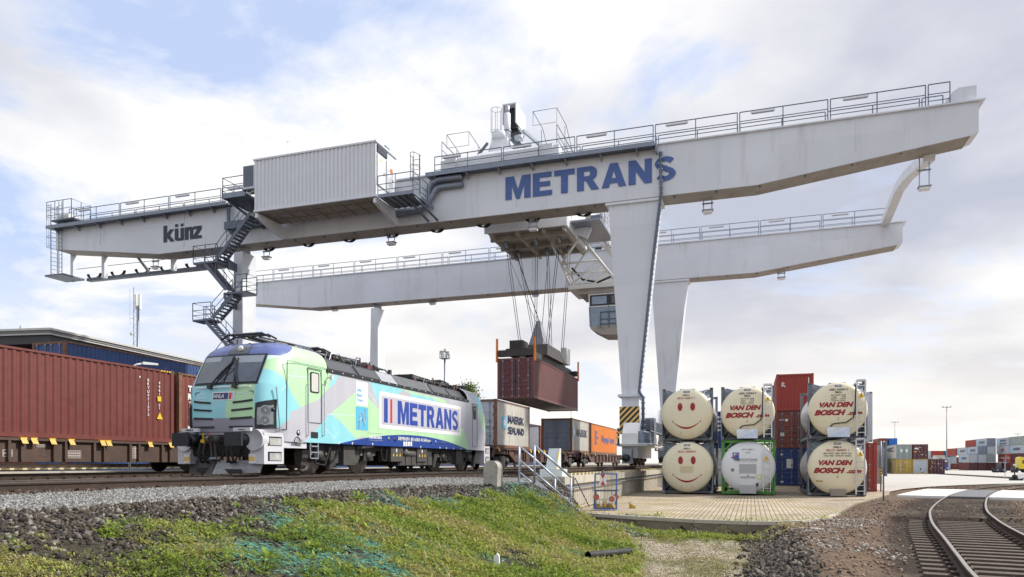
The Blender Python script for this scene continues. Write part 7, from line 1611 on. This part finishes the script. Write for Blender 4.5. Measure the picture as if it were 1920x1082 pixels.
for z in (.2, .36): mb.tube([L_(-.34, -.01, z), L_(.34, -.01, z)], .008, galv, 4)
mb.build('wire_basket', t)
def ddisc(a, z, r, ring=True, off=-.05):
    s = MB(); n = 20
    s.flat([L_(a + r * math.cos(2 * math.pi * k / n), off, z + r * math.sin(2 * math.pi * k / n)) for k in range(n)], dirty_white if ring else M('disc_rim', (.38, .12, .09), .5, var=.2))
    s.flat([L_(a + r * .72 * math.cos(2 * math.pi * k / n), off - .006, z + r * .72 * math.sin(2 * math.pi * k / n)) for k in range(n)], M('disc_red', (.45, .14, .11), .5, var=.2)); s.tube([L_(a, off + .01, z), L_(a, off + .01, .64)], .012, steel_dark, 5)
    b3 = s.build('signal_disc', None); b3['_o'] = (0, 0, 0); return b3
tag(ddisc(-.31, .42, .10, False), 'plain faded red signal disc hanging at the left of the blue rack', 'signal disc'); tag(ddisc(.18, .36, .13), 'white-rimmed red signal disc hanging in front at the right of the blue rack', 'signal disc'); tag(ddisc(.30, .42, .10, False, -.02), 'red signal disc hanging half behind the white-rimmed one on the blue rack', 'signal disc')
s = MB(); zc_, w_ = .97, .11
for i, c in enumerate(((-1, 1, white), (0, 1, red), (1, 1, white))): pass
q = [(-.11, .17), (.11, .17), (.11, -.17), (-.11, -.17)]
s.flat([L_(a - .1, -.04, zc_ + b2) for a, b2 in q][::-1], white); s.flat([L_(-.1 + a, -.046, zc_ + b2) for a, b2 in ((-.07, .17), (.07, .17), (0, .02))][::-1], red); s.flat([L_(-.1 + a, -.046, zc_ + b2) for a, b2 in ((-.07, -.17), (.07, -.17), (0, -.02))], red)
s.tube([L_(-.1, -.03, .76), L_(-.1, -.03, 1.22)], .012, steel_dark, 5); s.disc(L_(-.1, -.02, 1.2), .04, 'z', .06, steel_dark, 8); tag(s.build('signal_board', None), 'small white board with red triangles hanging from the top of the blue rack', 'signal board')
def chock(a, b2, z, rot, label):
    s = MB(); s.prism([(-.11, 0), (.11, 0), (.10, .06), (-.06, .15), (-.11, .13)], 'y', -.05, .05, chock_y); s.tube([(-.1, 0, .13), (-.14, 0, .2), (-.06, 0, .2), (-.06, 0, .14)], .012, steel_dark, 5)
    o = s.build('wheel_chock', None); o.location = L_(a, b2, z); o.rotation_euler = (0, 0, rot); tag(o, label, 'wheel chock')
for k, (a, b2, rot) in enumerate(((-.22, .12, .3), (.0, .15, 1.2), (.2, .12, -.3), (.1, .28, .8))): chock(a, b2, .075, rot, ('grimy yellow wheel chock at the left in the foot of the blue rack', 'grimy yellow wheel chock in the middle of the foot of the blue rack', 'grimy yellow wheel chock at the right in the foot of the blue rack', 'grimy yellow wheel chock at the back of the blue rack')[k])
p = atz(1186, 953, 0); x, y = p.x, p.y; chock(0, 0, .0, .2, 'brown wheel chock lying alone on the paving right of the blue rack')
mb = MB(); mb.tube([atz(1085, 950, .02), atz(1100, 948, .02), atz(1112, 944, .03)], .02, wood, 6); 
pl = MB(); a, b2 = atz(1083, 952, .03), atz(1115, 942, .05); pl.bar(a, b2, .12, .04, M('plank', (.42, .33, .22), .8, var=.25, vs=6)); o = pl.build('plank', None); tag(o, 'loose wooden plank lying at the foot of the retaining wall', 'plank')
# prop bars leaning on the wall
mb = MB(); a = atx(1078, 896, -5.6); mb.tube([a, atz(1105, 950, 0)], .02, steel_dark, 6); mb.tube([atx(1075, 893, -5.6), atz(1075, 953, 0)], .022, steel_dark, 6); o = mb.build('leaning_bars', None); tag(o, 'thin dark steel bars propped against the end of the retaining wall', 'steel bars')
# black drain pipe
a, b2 = ground_hit(1108, 1052), ground_hit(1180, 1046); mb = MB(); dq = (b2 - a).normalized(); a.z += .11; b2.z += .13
prof = []; mb.tube([a - dq * .1, b2], .075, rubber, 16, False); mb.tube([b2, b2 + dq * .004], [.075, .055], rubber, 16); mb.tube([b2 - dq * .04, b2 + dq * .003], .08, rubber, 16, False); o = mb.build('drain_pipe', None); tag(o, 'black plastic drain pipe sticking out of the foot of the grassy bank', 'pipe')
# white marker post in the grass
p = ground_hit(932, 1064); mb = MB(); mb.hexa([p + Vector((-.04, -.02, -.1)), p + Vector((.04, -.02, -.1)), p + Vector((.04, .02, -.1)), p + Vector((-.04, .02, -.1)), p + Vector((-.045, -.02, .17)), p + Vector((.035, -.02, .17)), p + Vector((.035, .02, .17)), p + Vector((-.045, .02, .17))], white); mb.prism([(p.x - .03, p.z + .17), (p.x + .035, p.z + .17), (p.x + .005, p.z + .21)], 'y', p.y - .02, p.y + .02, white); o = mb.build('marker_peg', None); tag(o, 'short white marker peg in the weeds on the bank', 'marker peg')
# sign posts seen from behind at the edge of the brown gravel
p = atz(1656.5, 937, -.02); x, y = p.x, p.y; t = thing('sign_post', 'grey post with a narrow upright sign board seen edge-on beside the gravel', 'sign', (x, y, -.05)); zt = atd(1657, 827, p.dot(Vector((-SN, CS, 0)))).z
mb = MB(); mb.tube([(x, y, -.1), (x, y, zt)], .032, galv, 8); mb.build('pole', t); mb = MB(); mb.box(x + .04, x + .10, y - .25, y + .3, zt - 1.45, zt - .02, galv); mb.build('sign_board', t)
p = atz(1651.5, 922, -.02); x, y = p.x, p.y; t = thing('sign_post', 'grey post with an eight-sided sign seen from behind and a striped band', 'sign', (x, y, -.05)); dz = p.dot(Vector((-SN, CS, 0))); zt = atd(1651, 827, dz).z; zs = atd(1645, 864, dz).z
mb = MB(); mb.tube([(x, y, -.1), (x, y, zt)], .036, galv, 8); mb.build('pole', t)
mb = MB(); mb.prism([(x - .12 + .42 * math.cos(R(22.5 + 45 * k)), zs + .42 * math.sin(R(22.5 + 45 * k))) for k in range(8)], 'y', y + .06, y + .08, M('sign_back', (.34, .36, .38), .5, .3, var=.1)); mb.build('sign_back', t)
zh = atd(1652, 876, dz).z; mb = MB(); mb.box(x - .05, x + .05, y - .06, y - .04, zh - .45, zh, hazard_y)
for k in range(3): mb.hexa([(x - .05, y - .064, zh - .42 + .15 * k), (x + .05, y - .064, zh - .36 + .15 * k), (x + .05, y - .06, zh - .36 + .15 * k), (x - .05, y - .06, zh - .42 + .15 * k), (x - .05, y - .064, zh - .35 + .15 * k), (x + .05, y - .064, zh - .29 + .15 * k), (x + .05, y - .06, zh - .29 + .15 * k), (x - .05, y - .06, zh - .35 + .15 * k)], black)
mb.build('striped_band', t)
# hand points lever
p = atz(1905, 900, -.1); x, y = p.x, p.y; t = thing('points_lever', 'black and white hand points lever beside the far end of the curved track', 'points lever', (x, y, p.z))
mb = MB(); mb.box(x - .5, x + .5, y - .25, y + .25, p.z - .1, p.z + .12, under); mb.disc((x - .1, y - .2, p.z + .3), .2, 'y', .4, under, 14); mb.build('base', t)
mb = MB(); mb.hexa([(x + .1, y - .35, p.z + .1), (x + .75, y - .35, p.z + .25), (x + .75, y - .3, p.z + .25), (x + .1, y - .3, p.z + .1), (x + .0, y - .35, p.z + .55), (x + .7, y - .35, p.z + .62), (x + .7, y - .3, p.z + .62), (x, y - .3, p.z + .55)], white); mb.build('weight', t)
mb = MB(); mb.tube([(x - .1, y, p.z + .2), (x - .15, y, p.z + 1.3)], .05, under, 8); mb.box(x - .4, x + .15, y - .1, y + .1, p.z + .7, p.z + 1.0, under); mb.disc((x - .15, y - .1, p.z + 1.4), .1, 'y', .1, dirty_white, 10); mb.build('lever', t)
p = atz(1884.5, 896, -.1); mb = MB(); mb.tube([(p.x, p.y, p.z - .2), (p.x, p.y, p.z + 1.7)], .035, galv_lt, 6); mb.box(p.x - .12, p.x + .12, p.y - .03, p.y - .02, p.z + 1.5, p.z + 1.9, galv); o = mb.build('track_sign', None, loc=(p.x, p.y, p.z)); tag(o, 'thin post with a small grey plate in front of the empty truck chassis', 'sign')
# ---------------------------------------------------------------- tree behind the locomotive
def leaf_cloud(name, parent, centre, rad, n, cols, size, seed):
    g = np.random.default_rng(seed); cl_ = g.normal(size=(26, 3)); cl_ /= np.linalg.norm(cl_, axis=1)[:, None]; cl_ *= (g.random((26, 1)) ** .5) * .85
    k = g.integers(0, 26, n); c = (cl_[k] + g.normal(size=(n, 3)) * .17) * np.array(rad) + np.array(centre)
    a = g.normal(size=(n, 3)); a /= np.linalg.norm(a, axis=1)[:, None]; b2 = np.cross(a, g.normal(size=(n, 3))); b2 /= np.linalg.norm(b2, axis=1)[:, None]
    s = size * (.6 + .8 * g.random((n, 1))); v = np.stack([c - a * s, c - b2 * s * .5, c + a * s, c + b2 * s * .5], 1).reshape(-1, 3) - np.array(parent.location)
    col = np.array(cols)[g.integers(0, len(cols), 26)][k] * (.75 + .5 * g.random((n, 1))); col = np.repeat(col, 4, 0)
    me = bpy.data.meshes.new(name); me.vertices.add(len(v)); me.vertices.foreach_set('co', v.astype(np.float32).ravel()); fill(me, np.arange(len(v)).reshape(-1, 4)); set_col(me, col); me.materials.append(leafm)
    o = bpy.data.objects.new(name, me); COL.objects.link(o); o.parent = parent; return o
leafm = bpy.data.materials.new('leaves'); leafm.use_nodes = True; t_ = leafm.node_tree; b_ = t_.nodes['Principled BSDF']
at_ = N(t_, 'ShaderNodeAttribute', attribute_name='tint').outputs[0]; t_.links.new(at_, b_.inputs['Base Color']); b_.inputs['Roughness'].default_value = .6; b_.inputs['Specular IOR Level'].default_value = .25
tr_ = N(t_, 'ShaderNodeBsdfTranslucent', {0: at_}); ms_ = N(t_, 'ShaderNodeMixShader', {0: .42, 1: b_.outputs[0], 2: tr_.outputs[0]}); t_.links.new(ms_.outputs[0], t_.nodes['Material Output'].inputs[0])
p = atd(872, 745, 100); t = thing('tree', 'small green tree showing above the rear of the locomotive', 'tree', (p.x, p.y, .4)); mb = MB(); x, y = p.x, p.y
mb.tube([(x, y, .2), (x + .1, y, 4), (x - .1, y, 9.2)], [.28, .2, .1], wood, 8)
for a, b2, c in ((1.3, .4, 10.6), (-1.2, -.3, 10.4), (.3, 1.2, 11)): mb.tube([(x, y, 5.5), (x + a * .5, y + b2 * .5, 7), (x + a, y + b2, c)], [.12, .08, .03], wood, 6)
mb.build('trunk', t); leaf_cloud('crown', t, (x, y, 10.6), (2.4, 2.4, 2.4), 5000, [(.05, .10, .02), (.10, .15, .03), (.15, .17, .04)], .13, 4)
# ---------------------------------------------------------------- loose stones, gravel, weeds, netting
def tint_mat(name, rough, bumpy=False):
    m = bpy.data.materials.new(name); m.use_nodes = True; t = m.node_tree; b = t.nodes['Principled BSDF']
    at = N(t, 'ShaderNodeAttribute', attribute_name='tint').outputs[0]; P = N(t, 'ShaderNodeTexCoord').outputs['Object']
    n1 = N(t, 'ShaderNodeTexNoise', {'Vector': P, 'Scale': 30., 'Detail': 4.}); g = N(t, 'ShaderNodeMapRange', {0: n1.outputs[0], 1: .25, 2: .75, 3: .7, 4: 1.3})
    c = N(t, 'ShaderNodeVectorMath', {0: at, 'Scale': g.outputs[0]}, operation='SCALE'); t.links.new(c.outputs[0], b.inputs['Base Color']); b.inputs['Roughness'].default_value = rough; b.inputs['Specular IOR Level'].default_value = .3
    return m
stone_m = tint_mat('stone', .85)
def ico():
    t = (1 + 5 ** .5) / 2; v = np.array([(-1, t, 0), (1, t, 0), (-1, -t, 0), (1, -t, 0), (0, -1, t), (0, 1, t), (0, -1, -t), (0, 1, -t), (t, 0, -1), (t, 0, 1), (-t, 0, -1), (-t, 0, 1)], float); v /= np.linalg.norm(v[0])
    f = np.array([(0, 11, 5), (0, 5, 1), (0, 1, 7), (0, 7, 10), (0, 10, 11), (1, 5, 9), (5, 11, 4), (11, 10, 2), (10, 7, 6), (7, 1, 8), (3, 9, 4), (3, 4, 2), (3, 2, 6), (3, 6, 8), (3, 8, 9), (4, 9, 5), (2, 4, 11), (6, 2, 10), (8, 6, 7), (9, 8, 1)]); return v, f
ICO = ico()
BOX8 = (np.array([(x_, y_, z_) for z_ in (-.62, .62) for y_ in (-.7, .7) for x_ in (-.8, .8)]) , np.array([(0, 2, 3), (0, 3, 1), (4, 5, 7), (4, 7, 6), (0, 1, 5), (0, 5, 4), (2, 6, 7), (2, 7, 3), (0, 4, 6), (0, 6, 2), (1, 3, 7), (1, 7, 5)]))
OCT = (np.array([(1, 0, 0), (-1, 0, 0), (0, 1, 0), (0, -1, 0), (0, 0, 1), (0, 0, -1)], float), np.array([(0, 2, 4), (2, 1, 4), (1, 3, 4), (3, 0, 4), (2, 0, 5), (1, 2, 5), (3, 1, 5), (0, 3, 5)]))
def rotz(n, g):
    q = g.normal(size=(n, 4)); q /= np.linalg.norm(q, axis=1)[:, None]; w, x, y, z = q.T
    return np.stack([1 - 2 * (y * y + z * z), 2 * (x * y - z * w), 2 * (x * z + y * w), 2 * (x * y + z * w), 1 - 2 * (x * x + z * z), 2 * (y * z - x * w), 2 * (x * z - y * w), 2 * (y * z + x * w), 1 - 2 * (x * x + y * y)], -1).reshape(n, 3, 3)
def stones(name, x, y, size, cols, base, g, lift=.25, zadd=0.):
    n = len(x); V, F = base; k = len(V)
    sc = size[:, None] * np.stack([.75 + .6 * g.random(n), .6 + .5 * g.random(n), .45 + .4 * g.random(n)], -1)
    v = V[None] * (1 + (g.random((n, k, 1)) - .5) * .95); v = v * sc[:, None, :]; v = np.einsum('nij,nkj->nki', rotz(n, g), v)
    v += np.stack([x, y, H(x, y) + zadd + size * lift], -1)[:, None, :]
    me = bpy.data.meshes.new(name); vv = v.reshape(-1, 3); me.vertices.add(len(vv)); me.vertices.foreach_set('co', vv.astype(np.float32).ravel())
    fill(me, (F[None] + (np.arange(n) * k)[:, None, None]).reshape(-1, 3)); set_col(me, np.repeat(cols, k, 0)); me.materials.append(stone_m)
    o = bpy.data.objects.new(name, me); COL.objects.link(o); o['kind'] = 'stuff'; return o
def pick(n, pal, g, var=.35):
    pal = np.array(pal); return pal[g.integers(0, len(pal), n)] * (1 - var / 2 + var * g.random((n, 1)))
def visible(x, y, pad=60):
    X_ = CS * x + SN * y; Y_ = -SN * x + CS * y; u = 960 + FPX * X_ / np.maximum(Y_, .1); z = H(x, y, False); v = HV - FPX * (z - EYE) / np.maximum(Y_, .1)
    return (Y_ > 2.5) & (u > -260) & (u < 2180) & (v < 1082 + 160)
g = np.random.default_rng(21)
def scatter(n, x0, x1, y0, y1, wfun):
    x = g.uniform(x0, x1, n); y = g.uniform(y0, y1, n); keep = visible(x, y) & (g.random(n) < wfun(x, y)); return x[keep], y[keep]
def emask(x, y): return x - np.interp(y, EY, EX)
def z_(i): return lambda x, y: zone_masks(x, y)[i]
# coarse dark ballast on the crest of the bank
def w_rock(x, y): gv, sl, rk, dt, mo = zone_masks(x, y); return np.clip(rk * 1.1 + sl * .14, 0, 1)
x, y = scatter(120000, -8.4, -1, 3.5, 22, w_rock); n = len(x)
stones('ballast_stones', x, y, .014 + .026 * g.random(n) ** 2.4, pick(n, [(.055, .046, .038), (.075, .062, .05), (.10, .076, .05), (.12, .108, .094), (.036, .032, .03), (.22, .20, .175), (.062, .047, .035), (.05, .041, .033)], g), BOX8, g)
# fine grey gravel strip
x, y = scatter(110000, -12.3, -6.6, 5, 24, lambda x, y: zone_masks(x, y)[0] * np.clip(1.6 - np.hypot(x, y) / 30, .25, 1)); n = len(x)
stones('gravel', x, y, .014 + .018 * g.random(n), pick(n, [(.21, .205, .195), (.29, .28, .265), (.15, .145, .14), (.35, .34, .32), (.10, .10, .095)], g), OCT, g)
# dark stones between the rails
x, y = scatter(26000, -17, -9.2, 6, 40, lambda x, y: (1 - zone_masks(x, y)[0]) * (emask(x, y) < 0)); n = len(x)
stones('track_ballast', x, y, .025 + .03 * g.random(n), pick(n, [(.06, .045, .035), (.085, .06, .045), (.045, .036, .03), (.12, .09, .07)], g), OCT, g)
# brown mound, ballast beside the curved track
cx_ = np.array([p.x for p in cen]); cy_ = np.array([p.y for p in cen])
def cdist(x, y): return x - np.interp(y, cy_, cx_)
def xing(x, y): return ~((np.abs(cdist(x, y)) < 4.3) & (y > 33.5) & (y < 47.5))
def w_mound(x, y): m = zone_masks(x, y)[4]; d = np.abs(cdist(x, y)); return m * np.where(d < 1.5, .16, .55) * ((x < np.interp(y, [20, 21.2, 26, 32, 38, 47, 53, 60, 70], [99, 99, 99, 99, 99, 99, 99, 99, 99]))) * (ymask(x, y)) * xing(x, y)
def ymask(x, y):  # off the paving and the concrete yard
    xe = np.interp(y, [e_[1] for e_ in edge[5:16]] + [47., 53, 58.5, 63], [e_[0] for e_ in edge[5:16]] + [8.4, 11, 14.2, 17.5]); return (y < 19.4) | (x > xe + .05)
x, y = scatter(90000, -.5, 20, 6.5, 58, w_mound); n = len(x)
far_ = np.hypot(x, y)
pz = pick(n, [(.20, .13, .085), (.26, .17, .115), (.15, .095, .06), (.20, .15, .115), (.08, .06, .05), (.28, .235, .19), (.10, .07, .05)], g)
stones('brown_ballast', x, y, .012 + .030 * g.random(n) ** 2.4, pz, ICO, g)
x, y = scatter(3500, .2, 3.4, 14, 22.5, lambda x, y: zone_masks(x, y)[4] * ymask(x, y) * .6 * sstep(.42, .6, fbm(x, y, .8, vn2))); n = len(x)
stones('pale_stones', x, y, .016 + .026 * g.random(n), pick(n, [(.34, .305, .265), (.42, .385, .345), (.25, .215, .18)], g), ICO, g, .3)
# dark ridge along the left side of the mound, pile by the slab edge, grit on the dirt
def w_ridge(x, y): m0 = np.interp(y, [0, 10, 17, 19.5], [1.4, .5, .5, .1]); return np.exp(-((x - m0 + .1) / .33) ** 2) * (y < 19.5) * .8
x, y = scatter(30000, -1, 2.5, 6, 19.6, w_ridge); n = len(x)
stones('dark_ridge_stones', x, y, .02 + .035 * g.random(n), pick(n, [(.05, .045, .04), (.075, .065, .055), (.11, .09, .07), (.16, .14, .12)], g), BOX8, g, .35)
x, y = scatter(9000, -5.5, -2.2, 17.8, 21, lambda x, y: np.exp(-(((x + 3.7) / .8) ** 2 + ((y - 19.7) / .75) ** 2))); n = len(x)
stones('grey_stone_pile', x, y, .03 + .03 * g.random(n), pick(n, [(.13, .13, .13), (.20, .20, .20), (.08, .08, .085), (.28, .28, .28)], g), BOX8, g, .6)
x, y = scatter(24000, -4, 1, 7, 20, lambda x, y: zone_masks(x, y)[3] * .9); n = len(x)
stones('dirt_grit', x, y, .008 + .014 * g.random(n) ** 2, pick(n, [(.45, .39, .28), (.36, .30, .2), (.55, .5, .4), (.25, .2, .14)], g), OCT, g)
# weeds: many small leaf blades gathered in clumps
def w_grass(x, y):
    gv, sl, rk, dt, mo = zone_masks(x, y); e = emask(x, y); dens = fbm(x, y, .9, vn3) * .7 + fbm(x, y, 3.2, vn1) * .5
    band = sstep(.9, 2.2, e + (fbm(x, y, .6, vn2) - .5) * 2.6)
    low = np.exp(-((x - np.interp(y, TY, TX) + .1) / .4) ** 2) * .8
    low2 = np.exp(-((y - np.interp(x, SFX, SFY) + .8) / .5) ** 2) * (x > -4) * (x < 1.2) * .55
    return np.clip(np.maximum(np.maximum(band * sl, low * (y < 19.3)), low2) * np.clip((dens - .455) * 5.5, .02, 1), 0, 1) * (y < np.interp(x, SFX, SFY) - .1)
def weeds(name, cx, cy, nl, hgt, pal, seed, wide=.22):
    g2 = np.random.default_rng(seed); n = len(cx); k = np.repeat(np.arange(n), nl); m = len(k); sc = ((.5 + g2.random(n) ** 1.5) * np.clip(np.hypot(cx, cy) / 11.5, .5, 1.1))[k]
    sp = g2.normal(size=(m, 2)) * .055 * sc[:, None]; bx_, by_ = cx[k] + sp[:, 0], cy[k] + sp[:, 1]; bz = H(bx_, by_) + g2.random(m) * .07 * sc
    az = g2.random(m) * 2 * math.pi; tilt = .35 + g2.random(m) * 1.0; ln = hgt * sc * (.5 + g2.random(m)); w = ln * wide
    d = np.stack([np.cos(az) * np.sin(tilt), np.sin(az) * np.sin(tilt), np.cos(tilt)], -1); s = np.stack([-np.sin(az), np.cos(az), np.zeros(m)], -1)
    b = np.stack([bx_, by_, bz], -1); v = np.stack([b, b + d * (ln * .5)[:, None] + s * w[:, None], b + d * ln[:, None] - np.array([0, 0, 1]) * (ln * .18)[:, None], b + d * (ln * .5)[:, None] - s * w[:, None]], 1).reshape(-1, 3)
    pal = np.array(pal); ci_ = np.clip((fbm(cx, cy, .8, vn1) * len(pal) * 1.3 + g2.normal(size=n) * .8 - .3), 0, len(pal) - 1).astype(int); c = pal[ci_][k] * (.7 + .6 * g2.random((m, 1)))
    me = bpy.data.meshes.new(name); me.vertices.add(len(v)); me.vertices.foreach_set('co', v.astype(np.float32).ravel()); fill(me, np.arange(len(v)).reshape(-1, 4)); set_col(me, np.repeat(c, 4, 0)); me.materials.append(leafm)
    o = bpy.data.objects.new(name, me); COL.objects.link(o); o['kind'] = 'stuff'; return o
PAL = [(.10, .155, .025), (.17, .24, .04), (.25, .33, .055), (.31, .36, .075), (.36, .35, .10), (.42, .37, .16)]
x, y = scatter(105000, -7.6, 1.4, 3.5, 22, w_grass); weeds('grass', x, y, 16, .042, PAL, 31, .26)
x, y = scatter(1500, -7.4, -1.5, 4.5, 21, lambda x, y: w_grass(x, y) * .7 + .05 * (emask(x, y) > .6)); weeds('tall_weeds', x, y, 44, .075, PAL[2:5], 32, .2)
x, y = scatter(9000, -2.8, .6, 8, 19, lambda x, y: zone_masks(x, y)[3] * (fbm(x + 9, y, .8, vn2) > .55) * .7); weeds('moss', x, y, 6, .025, [(.16, .16, .03), (.22, .20, .05)], 33)
# turquoise netting showing through the weeds on the bank
def netting(seed):
    g2 = np.random.default_rng(seed); V = []; C = []
    spots = [(560, 985, .35), (670, 1000, 1.3), (860, 975, 1.0), (985, 965, 1.2), (1005, 1020, 2.2), (790, 1030, 1.2), (610, 1055, .6), (740, 1070, .9), (890, 960, .8), (1000, 940, .9), (690, 975, .8), (440, 1030, .3), (930, 985, .9), (820, 1010, .8), (1060, 985, .9), (760, 950, .6), (500, 1045, .4), (1093, 980, .35), (1035, 955, .6)]
    for u, v_, s in spots:
        p = ground_hit(u, v_); n = int(1900 * s); r = .52 * s ** .5; ang = g2.random(n) * 2.6 - 1.8
        a = p.x + g2.normal(size=n) * r; b = p.y + g2.normal(size=n) * r * .8; ln = .02 + .06 * g2.random(n); dx, dy = np.cos(ang) * ln, np.sin(ang) * ln; wv = .001 + .0016 * g2.random(n)
        z0, z1 = H(a, b) + .012 + .035 * g2.random(n), H(a + dx, b + dy) + .012 + .035 * g2.random(n); nx, ny = -np.sin(ang) * wv, np.cos(ang) * wv
        V.append(np.stack([np.stack([a - nx, b - ny, z0], -1), np.stack([a + dx - nx, b + dy - ny, z1], -1), np.stack([a + dx + nx, b + dy + ny, z1 + .006], -1), np.stack([a + nx, b + ny, z0 + .006], -1)], 1).reshape(-1, 3)); C.append(np.repeat(np.array([(.17, .40, .285)]) * (.7 + .6 * g2.random((n, 1))), 4, 0))
    v = np.concatenate(V); me = bpy.data.meshes.new('netting'); me.vertices.add(len(v)); me.vertices.foreach_set('co', v.astype(np.float32).ravel()); fill(me, np.arange(len(v)).reshape(-1, 4)); set_col(me, np.concatenate(C)); me.materials.append(stone_m)
    o = bpy.data.objects.new('netting', me); COL.objects.link(o); tag(o, 'torn turquoise erosion netting showing through the weeds on the bank', 'netting'); o['kind'] = 'stuff'
x, y = scatter(900, -7.4, -1.2, 4.5, 21, lambda x, y: w_grass(x, y) * .9 + .08 * (emask(x, y) > .4)); weeds('dry_stalks', x, y, 7, .13, [(.40, .33, .18), (.32, .25, .13), (.46, .40, .25)], 35, .05)
gx_ = g.uniform(-5.6, 2.6, 900); gy_ = np.interp(gx_, SFX, SFY) + .02 + np.abs(g.normal(size=900)) * .10; k_ = fbm(gx_, gy_, 1.6, vn2) > .5; x, y = gx_[k_], gy_[k_]
weeds('joint_weeds', np.concatenate([x, np.full(160, -5.62) + g.random(160) * .06]), np.concatenate([y, g.uniform(23, 36, 160)]), 7, .035, PAL[:4], 36, .25)
netting(41)
for o in list(SC.objects):
    if '_o' in o: del o['_o']
